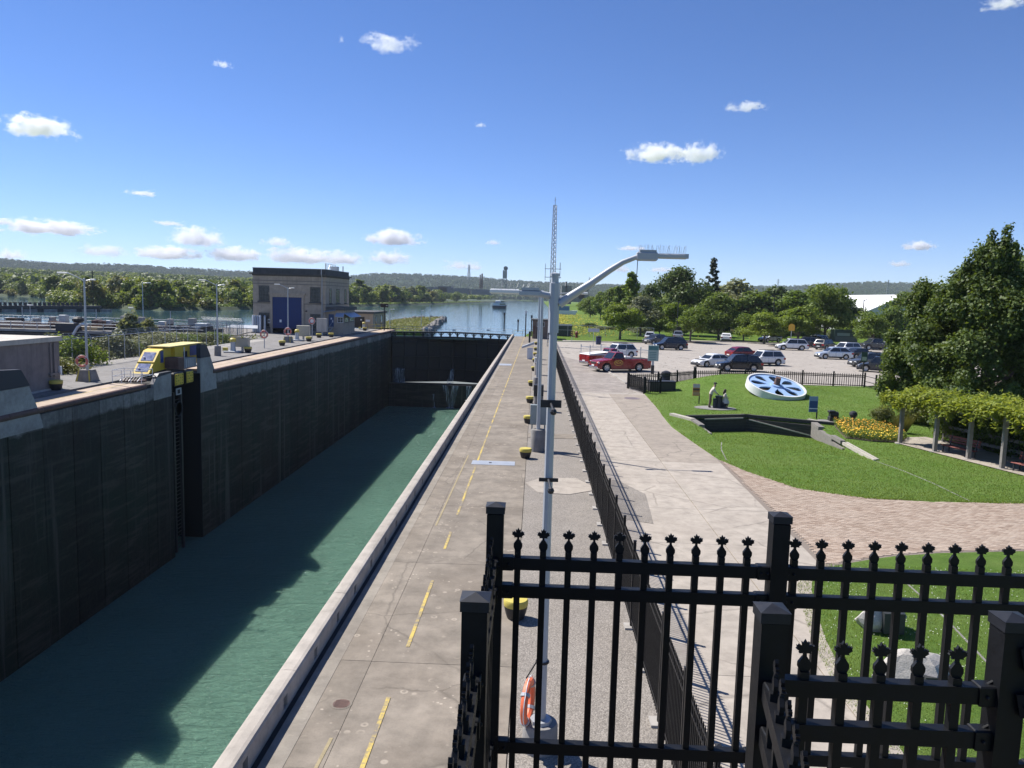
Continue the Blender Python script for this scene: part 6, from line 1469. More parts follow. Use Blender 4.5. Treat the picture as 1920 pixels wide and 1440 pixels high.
# taller trees behind the lot
ptree('tall dense dark tree, highest of the group behind the lot', 1278, 182, 502, 112, 'broad', 'dark', 'near', 0)
ptree('pointed dark conifer right of the tall dense tree', 1339, 205, 486, 58, 'conifer', 'conifer', 'mid', 0)
ptree('silver grey willow behind the round dark tree', 1380, 215, 524, 104, 'broad', 'silver', 'mid', 0)
ptree('blue grey silvery tree left of the tall dense dark tree', 1204, 172, 556, 88, 'broad', 'silver', 'near', 1)
ptree('tall slim green poplar behind the lamp cord', 1188, 210, 512, 52, 'poplar', 'light', 'mid', 0)
ptree('dark green tree behind the poplar, left of the tall dense tree', 1222, 230, 532, 56, 'broad', 'dark', 'mid', 1)
for i, (px, Y, top, w, kd, lm) in enumerate(((1108,330,556,40,'broad','broad'),(1128,300,548,48,'broad','light'),(1148,270,540,50,'broad','broad'),(1165,260,536,46,'poplar','light'),(1098,420,560,34,'broad','light'))):
    ptree(['small round green tree at the far end of the meadow','bright green tree in the row right of the meadow','mid green tree in the row right of the meadow','upright bright green tree at the right end of the meadow row','farthest pale tree beyond the meadow'][i], px, Y, top, w, kd, lm, 'mid', i % 2)
for i, (px, Y, top, w) in enumerate(((1415,205,546,110),(1455,215,538,96),(1492,200,546,100),(1540,225,536,96),(1585,200,560,90),(1320,200,545,80),(1700,190,548,90))):
    lm = ['broad','dark','light'][i % 3]; ptree('%s tree in the belt behind the lot, %s' % (HUE[lm], [w_ for l_, w_ in LM3 if px < l_][0]), px, Y, top, w, 'broad', lm, 'mid', i % 2, group='tree belt behind the lot')
for i, px in enumerate(range(1105, 1720, 17)):
    Y = 178+tr.uniform(0, 40); lm = tr.choice(['dark','broad','silver']); ptree('low %s undergrowth shrub under the lot tree belt, %s' % (HUE[lm], [w_ for l_, w_ in LM3 if px < l_][0]), px+tr.uniform(-6,6), Y, 617-tr.uniform(-4,14), 30+tr.uniform(0,16), 'bush', lm, 'mid', i % 2, group='undergrowth behind the lot')
# big maple at the right, its own crown
rr = random.Random(5); bs = []
for i in range(190):
    u = rr.random(); z = 1.2+10.6*u; prof = np.interp(u, [0,.15,.4,.6,.8,1.0], [4.2,5.1,5.0,3.7,2.1,.5]); a = rr.uniform(0, 6.283); q = rr.uniform(.45, 1.0)*prof; bs.append((q*math.cos(a), q*math.sin(a), z, rr.uniform(.7,1.4)*(1-.35*u), 1, .9))
for dx, dy, z0, z1 in ((.2,-.4,11,13.2),(-.5,.2,10.4,12.9),(1.2,.2,10,12.1),(-2.2,-.2,8.6,11.0),(-1.5,-.5,9.2,11.6),(2.3,0,8.6,10.4),(-3.2,-.4,7.4,9.3)):
    for k in range(6): s = k/5; bs.append((dx+.25*s, dy, z0+(z1-z0)*s, .55-.28*s, 1, 1.2))
t = thing('maple_tree', 'large dense dark maple rising above the vine pergola at the right', 'tree', (32.0, 55.5, 0)); link('crown', crown_mesh('crown', bs, 105000, .23, m_lf['maple'], 3, .9, .12, .8), t); link('trunk', trunk_mesh(12, .32, bs, 1.6, 2, 26), t)
bs = []
for i in range(60):
    u = rr.random(); z = .7+8.4*u; prof = np.interp(u, [0,.2,.6,.85,1.0], [2.4,2.9,2.3,1.2,.4]); a = rr.uniform(0, 6.283); q = rr.uniform(.4,1)*prof; bs.append((q*math.cos(a), q*math.sin(a), z, rr.uniform(.45,.85), 1, .9))
t = thing('maple_tree', 'smaller maple with low branches at the left side of the large one', 'tree', (29.3, 59.5, 0)); t.scale = (.88,.88,1.02); link('crown', crown_mesh('crown', bs, 38000, .23, m_lf['maple'], 8, .9, .12, .8), t); link('trunk', trunk_mesh(8, .2, bs, 1.2, 4, 14), t)
ptree('green tree behind the large maple, cut off by the right picture edge', 1935, 75, 478, 150, 'broad', 'broad', 'near', 0)
for i, (x, y, w, h, lm) in enumerate(((25.6,50.5,3.2,2.2,'olive'),(26.4,48.0,4.2,3.0,'dark'),(25.6,45.2,3.6,2.6,'dark'),(26.6,42.4,3.8,2.7,'dark'),(27.4,39.7,3.8,2.8,'dark'),(22.9,50.5,1.8,1.3,'olive'))):
    tree(['olive shrub behind the flower bed under the maple','dark shrub at the back of the pergola, left end','dark shrub behind the left pergola bench','dark shrub behind the middle of the pergola','dark shrub behind the right end of the pergola','olive yellow shrub at the edge of the flower bed'][i], x, y, w, h, 'bush', lm, 'near', i % 2)
t = thing('grey_shed', 'plain grey walled shed in shade behind the maple', 'building', (38.5, 53, 0)); m = MB(); m.box(-1.2,6,0,6,0,4.2); m.build('wall', m_greycon, t); m = MB(); m.box(-1.4,6.2,-.2,6.2,4.2,4.45); m.build('roof', m_cornice, t)
# pergola
PG = [G(1687,833), G(1752,849), G(1815,863), G(1878,881)]; PG.append(PG[3]*2-PG[2]); PG.insert(0, PG[0]*2-PG[1])
t = thing('pergola', 'grey timber pergola overgrown with bright green vine beside the lawn', 'pergola', PG[1]); o0 = PG[1]; m_pwood = plain('grey_pergola_timber', (.20,.185,.17), .85, var=.25, scale=5, bump=.3, bscale=30)
ax = (PG[4]-PG[1]).normalized(); nx = Vector((-ax.y, ax.x, 0)); nx = nx if nx.x > 0 else -nx; HP = 2.35
for p in PG[1:]:
    for dd in (0, 3.0):
        q = p-o0+nx*dd; m = MB(); m.bevbox(q.x-.09, q.x+.09, q.y-.09, q.y+.09, .08, HP, .01); ps = m.build('post', m_pwood, t)
        m = MB(); m.lathe([(0,-.02),(.26,-.02),(.26,.09),(0,.1)], 14, (q.x, q.y, 0)); m.build('footing', m_pale, ps)
for dd in (0, 3.0): m = MB(); m.bar(PG[1]-o0+nx*dd-ax*.5+Vector((0,0,HP+.08)), PG[5]-o0+nx*dd+ax*1.5+Vector((0,0,HP+.08)), .09, .2); m.build('beam', m_pwood, t)
L_ = (PG[5]-PG[1]).length
for k in range(18): q = PG[1]-o0+ax*(k*.6-.4); m = MB(); m.bar(q-nx*.5+Vector((0,0,HP+.24)), q+nx*3.5+Vector((0,0,HP+.24)), .05, .14); m.build('rafter', m_pwood, t)
rg = np.random.default_rng(21); n = 52000; u = rg.uniform(-1.0, L_+2.5, n); d = rg.uniform(-.75, 3.8, n); bumpz = .10*np.sin(u*1.31+d)+.12*np.sin(d*1.7+u*.43)+.08*np.sin(u*3.7+d*2.1)+.10*np.sin(u*6.3-d*4)
zz = HP+.36+bumpz*.8+.18*rg.random(n)-.25*rg.random(n)**2; edge = (d < -.35)|(u < -.6); zz = np.where(edge, zz-rg.random(n)**1.6*(.34+.22*np.sin(u*2.6)+.15*np.sin(u*5.3+1)), zz)
dr = rg.random(n) < .025; uu = np.round(u*1.1)/1.1+rg.normal(0,.07,n); u = np.where(dr, uu, u); zz = np.where(dr, HP+.3-rg.random(n)**2*.8, zz); d = np.where(dr, -.4+rg.normal(0,.12,n), d)
ctr = np.outer(u, np.array(ax))+np.outer(d, np.array(nx)); ctr[:, 2] = zz; st_ = rg.random(n) < .05; ctr[:, 2] += np.where(st_, .32*rg.random(n), 0); nr = rg.normal(size=(n,3))*.62+np.array([-.1,-.3,1.0])
link('vine', tri_mesh('vine', leaves(ctr, nr, .20, rg, .45), 4, m_lf['vine']), t)
for k, (p, lb) in enumerate(((PG[2].lerp(PG[3], .5), 'red slatted park bench between the second and third pergola posts'), (PG[4].lerp(PG[5], .6), 'red slatted park bench at the far right under the pergola'))):
    b = thing('park_bench', lb, 'bench', p+nx*.25, math.atan2(ax.y, ax.x)); 
    for j in range(4): m = MB(); m.bevbox(-.95,.95,.0+j*.11,.09+j*.11,.42,.46,.008); m.build('seat_slat', m_benchred, b)
    for j in range(3): m = MB(); m.bevbox(-.95,.95,.50+j*.03,.54+j*.03,.58+j*.13,.68+j*.13,.008); m.build('back_slat', m_benchred, b)
    for sx in (-.8,.8): m = MB(); m.bar((sx,.02,0),(sx,.05,.42),.05); m.bar((sx,.42,0),(sx,.42,.42),.05); m.bar((sx,.45,.4),(sx,.6,.98),.05); m.bar((sx,.0,.41),(sx,.46,.41),.05); m.build('leg', m_iron, b)
m = MB(); P = [PG[1]-ax*1.5-nx*.15, PG[5]+ax*3-nx*.15, PG[5]+ax*3+nx*3.2, PG[1]-ax*1.5+nx*3.2]; m.add([(p.x,p.y,.075) for p in P], [(0,1,2,3)]); m.build('garden_path', m_walk, kind='structure')
rail_p = [PG[1]+nx*3.0, PG[5]+nx*3.0]; t2 = thing('rail_fence', 'weathered plank rails along the back of the pergola', 'fence', rail_p[0])
for z in (.45, .95): m = MB(); m.bar(Vector((0,0,z)), rail_p[1]-rail_p[0]+Vector((0,0,z)), .05, .16); m.build('rail', m_wood, t2)
for k in range(7):
    q = PG[1].lerp(PG[5], k/6)+nx*(3.5+.3*(k % 2)); tree(['leafy shrub at the left rear post of the pergola','leafy shrub behind the first pergola bay','leafy shrub behind the left park bench','leafy shrub behind the third pergola post','leafy shrub behind the fourth pergola post','leafy shrub behind the right park bench','leafy shrub at the right rear end of the pergola'][k], q.x, q.y, 2.6, 2.1+.3*(k % 3), 'bush', 'dark' if k % 2 else 'broad', 'near', k % 2)
# flower bed
FB = [(19.2,49.3),(18.4,46.2),(17.9,43.9),(19.0,43.1),(20.6,43.0),(21.6,44.5),(22.2,47.5),(21.3,49.2)]
m = MB(); m.prism(FB, .02, .09); m.build('flower_bed', m_soil, kind='structure')
def inpoly(x, y, P):
    r = np.zeros(len(x), bool)
    for (ax_, ay), (bx_, by) in zip(P, P[1:]+P[:1]): c = (ay > y) != (by > y); r ^= c & (x < (bx_-ax_)*(y-ay)/(by-ay+1e-12)+ax_)
    return r
def bedpts(n, seed, sel):
    rg = np.random.default_rng(seed); x = rg.uniform(17.5, 22.6, n); y = rg.uniform(42.8, 49.6, n); k = inpoly(x, y, FB) & sel(x, y); return rg, x[k], y[k]
rg, x, y = bedpts(26000, 1, lambda x, y: x > 0); c = np.stack([x, y, .1+.33*rg.random(len(x))], 1); o = link('bed_foliage', tri_mesh('bed_foliage', leaves(c, rg.normal(size=c.shape)*.6+[0,0,.7], .09, rg), 4, m_lf['broad']), kind='stuff')
for nm, col, sd, sel, nn, zz in (('orange_flower', (.74,.37,.03), 2, lambda x, y: (x > 18.2) & (y > 44.6+.25*np.sin(x*3)), 1700, .42), ('yellow_flower', (.78,.56,.05), 3, lambda x, y: (y < 45.6+.4*np.sin(x*5)) | (x < 19.0), 2300, .36)):
    rg, x, y = bedpts(nn, sd, sel); c = np.stack([x, y, zz+.06*rg.normal(size=len(x))], 1); link(nm, tri_mesh(nm, leaves(c, rg.normal(size=c.shape)*.35+[0,-.35,1], .085, rg, .95), 4, plain(nm, col, .7, var=.25, scale=4)), kind='stuff')
rg = np.random.default_rng(4); n = 500; a = rg.uniform(0, 6.28, n); r = rg.random(n)**.5; base = np.stack([22.3+.25*r*np.cos(a), 46.6+.25*r*np.sin(a), np.full(n, .1)], 1); hh = rg.uniform(.7,1.35,n); ln = np.stack([np.cos(a), np.sin(a)], 1)*(r*hh*.55)[:, None]
vv = np.zeros((n,3,3)); vv[:,0] = base; vv[:,1] = base; vv[:,2] = base; vv[:,0,0] -= .012; vv[:,1,0] += .012; vv[:,2,:2] += ln; vv[:,2,2] += hh
o = link('ornamental_grass', tri_mesh('ornamental_grass', vv.reshape(-1,3), 3, leafy('reed_blade', (.14,.15,.05), (.24,.23,.11), .2))); tag(o, 'tall tan ornamental grass clump at the flower bed edge', 'ornamental grass')
# quay-side bushes on the left
for i, (px, py, w, h, kd, lm) in enumerate(((175,685,4.2,2.6,'bush','light'),(135,680,3.0,2.4,'bush','silver'),(120,695,4.0,1.4,'bush','light'),(145,700,4.0,1.3,'bush','olive'),(215,672,2.5,1.3,'bush','olive'),(245,668,4.2,2.2,'bush','silver'),(262,665,3.0,1.5,'bush','light'),(300,652,5.0,2.2,'bush','silver'),(335,648,5.0,2.4,'bush','silver'),(365,645,5.0,2.0,'bush','light'),(395,640,5.0,1.9,'bush','olive'),(425,640,4.5,1.8,'bush','light'),(282,660,4.0,2.0,'bush','silver'))):
    p = G(px, py, LZ); w *= 1.1; h *= 1.3 if px < 270 else .95
    tree(['bright green round bush behind the left lamp post','grey green shrub by the corner of the brown building','low light green shrub right of the brown building','low olive shrub in front of the round bush','small olive weed clump at the fence foot','silvery shrub behind the fence, left of the yellow cabin','light green shrub just left of the yellow cabin','silvery shrub behind the yellow cabin','broad silvery shrub above the yellow machine','light shrub above the dark steel shoulder','olive shrub left of the plain based lamp post','light shrub right of the plain based lamp post','low silvery shrub at the back of the yellow cabin'][i], p.x-1.6, p.y, w, h, kd, lm, 'near', i % 2, LZ-.3)
for px, Y, top, w, lb in ((243,95,585,60,'grey feathery willow by the weir, left one'),(278,98,597,46,'grey feathery willow by the weir, right one')):
    ptree(lb, px, Y, top, w, 'broad', 'silver', 'far', 1, -1.5)
# banks
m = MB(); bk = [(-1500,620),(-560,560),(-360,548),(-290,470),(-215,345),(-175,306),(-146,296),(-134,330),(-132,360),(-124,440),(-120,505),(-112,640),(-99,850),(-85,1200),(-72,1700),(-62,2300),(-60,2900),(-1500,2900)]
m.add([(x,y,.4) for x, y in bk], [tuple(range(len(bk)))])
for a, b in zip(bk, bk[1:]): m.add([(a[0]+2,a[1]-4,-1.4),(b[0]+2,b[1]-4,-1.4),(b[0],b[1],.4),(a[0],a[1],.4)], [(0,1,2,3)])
m_under = plain('dark_undergrowth', (.04,.062,.02), .95, var=.4, scale=.6, bump=.8, bscale=2); m.build('wooded_bank', m_under, kind='structure')  # bank ground in a dark undergrowth green
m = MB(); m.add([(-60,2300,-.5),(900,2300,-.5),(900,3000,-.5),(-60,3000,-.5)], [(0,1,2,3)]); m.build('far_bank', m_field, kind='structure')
tb = random.Random(31); cnt = 0
def left_x(y): return interp(y, [296,330,360,440,505,640,850,1200], [-147,-136,-133,-126,-121,-113,-100,-86])
for i in range(120):                       # shrubs at the water's edge of the point
    k = tb.random(); x, y = interp(k, [0,.15,.3,.5,.7,.8,.88,1], [-560,-360,-290,-215,-175,-146,-135,-126]), interp(k, [0,.15,.3,.5,.7,.8,.88,1], [559,547,470,345,306,296,330,440]); hh = tb.uniform(3.5,7.5)
    lm = tb.choice(['broad','light','light','olive','broad']); tree('%s %s shore shrub, %s' % ('low' if hh < 5.2 else 'big', HUE[lm], place(x, y, LM)), x-tb.uniform(-2,5), y+tb.uniform(-2,7), hh*tb.uniform(1.1,1.7), hh, 'bush', lm, 'far', i % 3, -.6, group='shore shrubs across the basin')
def btree(x, y, w, h, kd, lm, var, lb, grp):
    sz = 'low' if h < 7 else ('tall' if h > 10.5 else 'middling'); tree('%s %s bank %s, %s' % (sz, HUE[lm], {'bush': 'shrub', 'poplar': 'slim tree'}.get(kd, 'tree'), place(x, y, LM2 if 'canal' in grp else LM)), x, y, w, h, kd, lm, 'far', var, .3, group=grp)
for i in range(150):                       # bank of the point and the pond shore, front rows first
    s = tb.random(); 
    if i < 60:
        k = tb.random(); x, y = (interp(k, [0,.2,.45,.7,.85,1], [-560,-360,-290,-215,-175,-146])-tb.uniform(1,10), interp(k, [0,.2,.45,.7,.85,1], [562,552,474,350,310,299])+tb.uniform(1,14))
    else:
        y = 300+560*s**1.6; x = left_x(y)-3-tb.uniform(0,90)*tb.random()
    front = tb.random() < .35; hh = tb.uniform(4,7) if front else tb.uniform(7.5,12.5); btree(x, y, hh*tb.uniform(.75,1.05), hh, 'bush' if front and tb.random() < .5 else 'broad', tb.choice(['broad','light','broad','broad','olive','silver']), i % 3, 'green tree in the thick wood on the bank across the basin', 'wooded bank across the basin')
for i in range(70):
    y = 500+520*tb.random(); x = left_x(y)-2-tb.uniform(0,60); hh = tb.uniform(12,18)*interp(y, [500,1020], [1.05,.85]); btree(x, y, hh*.9, hh, tb.choice(['broad','poplar','broad']), tb.choice(['broad','light','broad','silver']), i % 3, 'green tree along the left bank of the upper canal', 'trees along the left canal bank')
# far woods joined as stuff
def forest(name, pts, n, leaf, mats, seed, hmin, hmax):
    rg = np.random.default_rng(seed); x, y = pts(rg, n); k = 130; h = rg.uniform(hmin, hmax, len(x)); r = h*.42
    d = rg.normal(size=(len(x), k, 3)); d /= np.linalg.norm(d, axis=2, keepdims=True); d[..., 2] = np.abs(d[..., 2])*.9-.25
    c = np.stack([x, y, h*.5], 1)[:, None, :]+d*np.stack([r, r, h*.48], 1)[:, None, :]*rg.uniform(.75, 1.1, (len(x), k, 1)); c = c.reshape(-1, 3); nr = (d+rg.normal(size=d.shape)*.35+[0,0,.3]).reshape(-1, 3)
    link(name, tri_mesh(name, leaves(c, nr, leaf, rg, .8), 4, mats), kind='stuff')
def pf1(rg, n):
    y = 420+1300*rg.random(n)**1.3; x = np.interp(y, [420,505,850,1200,1700,2300], [-126,-121,-100,-86,-72,-62])-8-rg.random(n)*np.interp(y, [420,1700], [420,900]); ok = (y > np.interp(x, [-900,-560,-360,-290,-215], [600,585,575,500,380])); return x[ok], y[ok]
def pf0(rg, n):
    x = rg.uniform(-900, -132, n); sy = np.interp(x, [-900,-560,-360,-290,-215,-175,-146,-132], [600,572,560,484,358,320,312,372]); y = sy+rg.random(n)**1.3*330; return x, y
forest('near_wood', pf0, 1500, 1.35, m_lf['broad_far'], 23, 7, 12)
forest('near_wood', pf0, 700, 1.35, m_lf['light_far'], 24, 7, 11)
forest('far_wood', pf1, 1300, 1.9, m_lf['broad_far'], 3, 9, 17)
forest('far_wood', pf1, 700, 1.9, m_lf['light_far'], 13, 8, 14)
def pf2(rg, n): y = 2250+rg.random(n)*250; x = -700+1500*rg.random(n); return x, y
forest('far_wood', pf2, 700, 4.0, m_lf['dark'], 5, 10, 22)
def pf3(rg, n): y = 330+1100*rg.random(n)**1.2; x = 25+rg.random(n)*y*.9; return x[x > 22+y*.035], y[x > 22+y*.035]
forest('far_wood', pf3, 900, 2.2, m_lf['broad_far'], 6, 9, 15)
def reeds(rg, n):
    y = 300+900*rg.random(n)**1.5; x = np.interp(y, [296,330,360,440,505,640,850,1200], [-147,-136,-133,-126,-121,-113,-100,-86])+1.0-2.5*rg.random(n); return x, y
rg = np.random.default_rng(8); x, y = reeds(rg, 9000); c = np.stack([x, y, -.5+1.8*rg.random(len(x))], 1); link('bank_reeds', tri_mesh('bank_reeds', leaves(c, rg.normal(size=c.shape)*.5+[0,-.6,.7], 1.0, rg, .7), 4, m_lf['light']), kind='stuff')
# green island pier with rock edge left of the upper canal
isl = [(-37,163),(-24,163),(-25.5,180),(-28.5,215),(-31.5,250),(-33,272),(-36,277),(-40,270),(-43,245),(-43,200)]
m = MB(); m.prism(isl, -2.5, -.15); m.build('green_island', m_field, kind='structure')
rr = random.Random(77); rk = []
for v_ in range(4):
    bm2 = bmesh.new(); bmesh.ops.create_icosphere(bm2, subdivisions=1, radius=1)
    for v in bm2.verts: v.co *= rr.uniform(.7, 1.15)
    me = bpy.data.meshes.new('rock'); bm2.to_mesh(me); bm2.free(); me.materials.append(m_greycon); rk.append(me)
root = thing('rock_edging', 'grey rubble edging along the water side of the green island', 'rock edging', (0,0,0))
for (xa,ya),(xb,yb) in zip(isl[1:8], isl[2:9]):
    n = int(math.hypot(xb-xa, yb-ya)/1.3)
    for k in range(n):
        for j in range(2): s = rr.random(); o = link('rock', rk[rr.randrange(4)], root, loc=(xa+(xb-xa)*s+rr.uniform(-.3,1.2), ya+(yb-ya)*s, rr.uniform(-1.0,.0))); o.scale = [rr.uniform(.5,1.0) for _ in range(3)]; o.rotation_euler = (rr.random()*3, rr.random()*3, rr.random()*3)
rg = np.random.default_rng(15); n = 14000; x = rg.uniform(-43,-24,n); y = rg.uniform(164,276,n); k = inpoly(x, y, isl); c = np.stack([x[k], y[k], -.15+.28*rg.random(k.sum())], 1); link('island_weeds', tri_mesh('island_weeds', leaves(c, rg.normal(size=c.shape)*.5+[0,-.5,.7], .32, rg), 4, m_lf['olive_far']), kind='stuff')
# meadow weeds with yellow flowers
rg = np.random.default_rng(16); n = 3600; y = 162+230*rg.random(n)**1.3; x = np.interp(y, [160,260,330,420], [4,7,9,12])+rg.normal(0,1,n)**2*(2+y*.012); c = np.stack([x, y, .1+.3*rg.random(n)], 1); link('yellow_meadow_flowers', tri_mesh('yellow_meadow_flowers', leaves(c, rg.normal(size=c.shape)*.4+[0,-.6,.8], .42, rg), 4, plain('meadow_yellow', (.46,.40,.03), .8, var=.35, scale=.5)), kind='stuff')
# ================================================================ WEIR AND GUIDE WALL ON THE LEFT
t = thing('weir_bridge', 'long dark concrete weir deck with pipes, cabinets and railings across the side channel', 'weir', (-70, 112, 0))
m_fdk = plain('dark_steel_deck', (.05,.048,.047), .85, var=.4, scale=.8); m_wdk = plain('dark_weathered_concrete', (.06,.057,.055), .9, var=.35, scale=1.0, bump=.3, bscale=8)
m = MB(); m.box(-60, 21, 0, .8, .62, 1.0); m.build('deck_edge', m_pale, t); m = MB(); m.box(-60, 21, .8, 4, .45, .98); m.build('deck', m_wdk, t); m = MB(); m.box(-60, 21, 4, 7.6, .9, 1.5); m.build('upper_deck', m_fdk, t); m = MB(); m.box(-60, 3.5, -.5, 8, -6, .45); m.build('abutment', m_wdk, t)
for k in range(5): m = MB(); m.box(6.5+k*3.3, 7.2+k*3.3, .3, 7, -6, .45); m.build('pier', m_wdk, t)
m = MB(); m.box(-60, 21, 6, 7, -6, .44); m.build('back_wall', m_dark, t)
m = MB()
for z in (1.55, 2.0): m.tube([(-60,.2,z),(21,.2,z)], .04, 5)
for k in range(41): m.tube([(-60+k*2,.2,1.0),(-60+k*2,.2,2.05+(1.2 if k % 7 == 3 else 0))], .05, 5)
m.build('railing', m_gal, t)
m = MB()
for z in (2.1, 2.6): m.tube([(-60,8.8,z),(21,8.8,z)], .04, 5)
for k in range(28): m.tube([(-60+k*3,8.8,1.5),(-60+k*3,8.8,2.65+(1.3 if k % 4 == 0 else 0))], .07, 5)
m.build('railing', m_gal, t)
rr = random.Random(4)
for k, x in enumerate((-12,-7.5,-5,-3.2,-1,2.2,4,6.3,9,12.4,13.5,17,18.4)): m = MB(); w = rr.uniform(.5,1.1); m.bevbox(x-w/2, x+w/2, 5, 6, 1.5, 1.5+rr.uniform(.8,1.7), .04); m.build('cabinet', (m_gal, m_cream, m_pale)[k % 3], t)
for k in range(26): m = MB(); x = rr.uniform(-12,20); w = rr.uniform(.4,2.4); m.bevbox(x-w/2, x+w/2, 4.2, 5.0+rr.random(), 1.5, 1.5+rr.uniform(.25,.9), .04); m.build('machinery', (m_fdk, m_rust, m_wdk, m_fdk, m_gal)[k % 5], t)
for k in range(6): m = MB(); z = 1.2+.16*k; m.tube([(-45,2.0+.3*k,z),(rr.uniform(-10,18),2.0+.3*k,z)], .09, 6); m.build('pipe', (m_rust, m_gal, m_cream)[k % 3], t)
m = MB(); m.box(.5,4.6,1.0,2.6,1.0,1.5); m.build('timber_stack', plain('pale_lumber', (.46,.36,.22), .8), t)
t = thing('valve_machine', 'dark blue machine with a white bent pipe standing on the weir abutment', 'machine', (-68.8, 111.2, 1.0)); m = MB(); m.bevbox(-1.8,1.2,0,1.5,-.2,1.1,.1); m.build('housing', m_navy, t); m = MB(); m.tube([(.8,0,-.6),(1.5,0,.5),(2.2,0,1.0),(3,0,.9)], .2, 8); m.build('pipe', m_white, t); m = MB(); m.ball((1.4,.4,1.6), .9,.7,.5,10); m.build('cover', m_iron, t)
m_lp = m_gal
for x, lb in ((-76.5,'thin white headed lamp on the weir deck, leftmost'),(-61.0,'thin white headed lamp on the weir deck near the willows')):
    t = thing('lamp_post', lb, 'lamp post', (x, 114.5, 1.4)); m = MB(); m.tube([(0,0,0),(0,0,3.0)], .05, 6); m.build('pole', m_gal, t); m = MB(); m.bevbox(-.35,.35,-.15,.15,3.0,3.15,.03); m.build('head', m_white, t)
t = thing('channel_wall', 'grey stepped concrete wall at the foot of the weir, left side', 'retaining wall', (-58, 84, 0)); m = MB(); m.box(-40,-9,14,20,-6,.2); m.build('wall', m_greycon, t); m = MB(); m.box(-40,-14,12,14,-6,-.6); m.build('lower_step', m_greycon, t)
m = MB(); grid(m, -120, -41.3, 20, 118, -2.4); m.build('channel_ground', m_soil, kind='structure')
m = MB(); m.prism([(-46,-2.4),(-41.4,.35),(-41.4,-2.5)], 50, 118, 'y'); m.build('verge_slope', m_field, kind='structure')
rg = np.random.default_rng(33); n = 12000; x = rg.uniform(-56,-41.5,n); y = rg.uniform(52,117,n); c = np.stack([x, y, np.interp(x, [-56,-46,-41.5], [-2.2,-1.8,.3])+.9*rg.random(n)], 1); link('verge_weeds', tri_mesh('verge_weeds', leaves(c, rg.normal(size=c.shape)*.5+[0,-.4,.8], .32, rg), 4, m_lf['olive']), kind='stuff')
# guide wall with crenellated parapet
a, b = Vector((-152,218,0)), Vector((-140,262,0)); a2 = a+(a-b).normalized()*90; t = thing('guide_wall', 'dark concrete guide wall with notched parapet standing in the pond', 'guide wall', (0,0,0)); d = (b-a2).normalized(); Ln = (b-a2).length
p0, p1 = V(-40, 577, 226), V(186, 577, 262); a2 = Vector((p0.x,p0.y,0)); b = Vector((p1.x,p1.y,0)); d = (b-a2).normalized(); Ln = (b-a2).length
m = MB(); m.bar(a2+Vector((0,0,-.9)), b+Vector((0,0,-.9)), 2.6, 2.4); m.build('wall', plain('black_wall', (.035,.035,.036), .85, var=.4, scale=.6), t); m = MB(); m.bar(a2+Vector((0,-.3,.55)), b+Vector((0,-.3,.55)), 2.9, .9); m.build('cap_beam', m_wdk, t)
k = 0
while k*1.55 < Ln-6: q = a2+d*(k*1.55); m = MB(); m.bevbox(-.32,.32,-.35,.35,0,1.05,.03); o = m.build('parapet_block', m_wdk, t, loc=q+Vector((0,0,1.0))); o.rotation_euler.z = math.atan2(d.y,d.x); k += 1
m = MB(); m.bar(a2+Vector((0,.4,1.95)), b-d*6+Vector((0,.4,1.95)), .1, .08); m.build('rail', m_wdk, t)
for k in range(6): m = MB(); q = a2+d*(Ln*k/6+8); m.bevbox(-2.2,2.2,-1.6,-1.3,-1.3,-.1,.05); o = m.build('buttress', m_greycon, t, loc=q); o.rotation_euler.z = math.atan2(d.y,d.x)
# ================================================================ FAR DISTANCE
hp = [(-300,480),(-60,484),(0,487),(60,492),(110,496),(230,497),(330,503),(450,510),(560,515),(655,519),(700,514),(780,515),(860,519),(960,527),(1040,531),(1120,534),(1300,538),(1480,538),(1560,533),(1640,530),(1700,533),(1800,538),(1920,542),(2250,548)]
def hillmat():
    t = T('wooded_hill'); n = t.noise(.012, 5, .65); v = t.vor(.055); f = t.noise(.12, 4)
    col = t.ramp(n, [(.3, (.026,.050,.022)), (.7, (.050,.080,.030))]); col = t.mix(t.ramp(v, [(.2, .0), (.7, .6)]), col, (.014,.028,.012)); col = t.mix(t.ramp(f, [(.55, 0.0), (.7, .5)]), col, (.10,.14,.04))
    t.bump(t.math('SUBTRACT', f, v), 1.0, 9.0); return t.fin(col, .95, 0, .1)
m = MB(); NA, NR = 900, 16; v = []; rr = np.random.default_rng(2)
sm = np.convolve(rr.normal(size=NA+1+40), np.ones(5)/5, 'same')[20:20+NA+1]
for i in range(NA+1):
    px = -300+2550*i/NA; d = ray(px, interp(px, *zip(*hp))); h_ = math.hypot(d.x, d.y)
    for j in range(NR+1):
        s = j/NR; Rd = 2500+1900*s; zt = HC+d.z/h_*4400
        z = -3+(zt+3)*(s**1.15) + (rr.uniform(-3,3) if j < NR else 0) + (sm[i]*7 if j == NR else 0)
        v.append((d.x/h_*Rd, d.y/h_*Rd, z))
    v.append((d.x/h_*4700, d.y/h_*4700, -10))
n = NR+2; m.add(v, [(i*n+j, (i+1)*n+j, (i+1)*n+j+1, i*n+j+1) for i in range(NA) for j in range(n-1)]); m.build('wooded_hills', hillmat(), smooth=True, kind='structure')
def pf4(rg, n):
    i = rg.integers(0, NA+1, n); s = rg.random(n)**.6; px = -300+2550*i/NA; out = []
    for a, b in zip(px, s):
        d = ray(a, interp(a, *zip(*hp))); h_ = math.hypot(d.x, d.y); Rd = 2500+1900*b; out.append((d.x/h_*Rd, d.y/h_*Rd, -3+(HC+d.z/h_*4400+3)*b**1.15))
    return np.array(out)
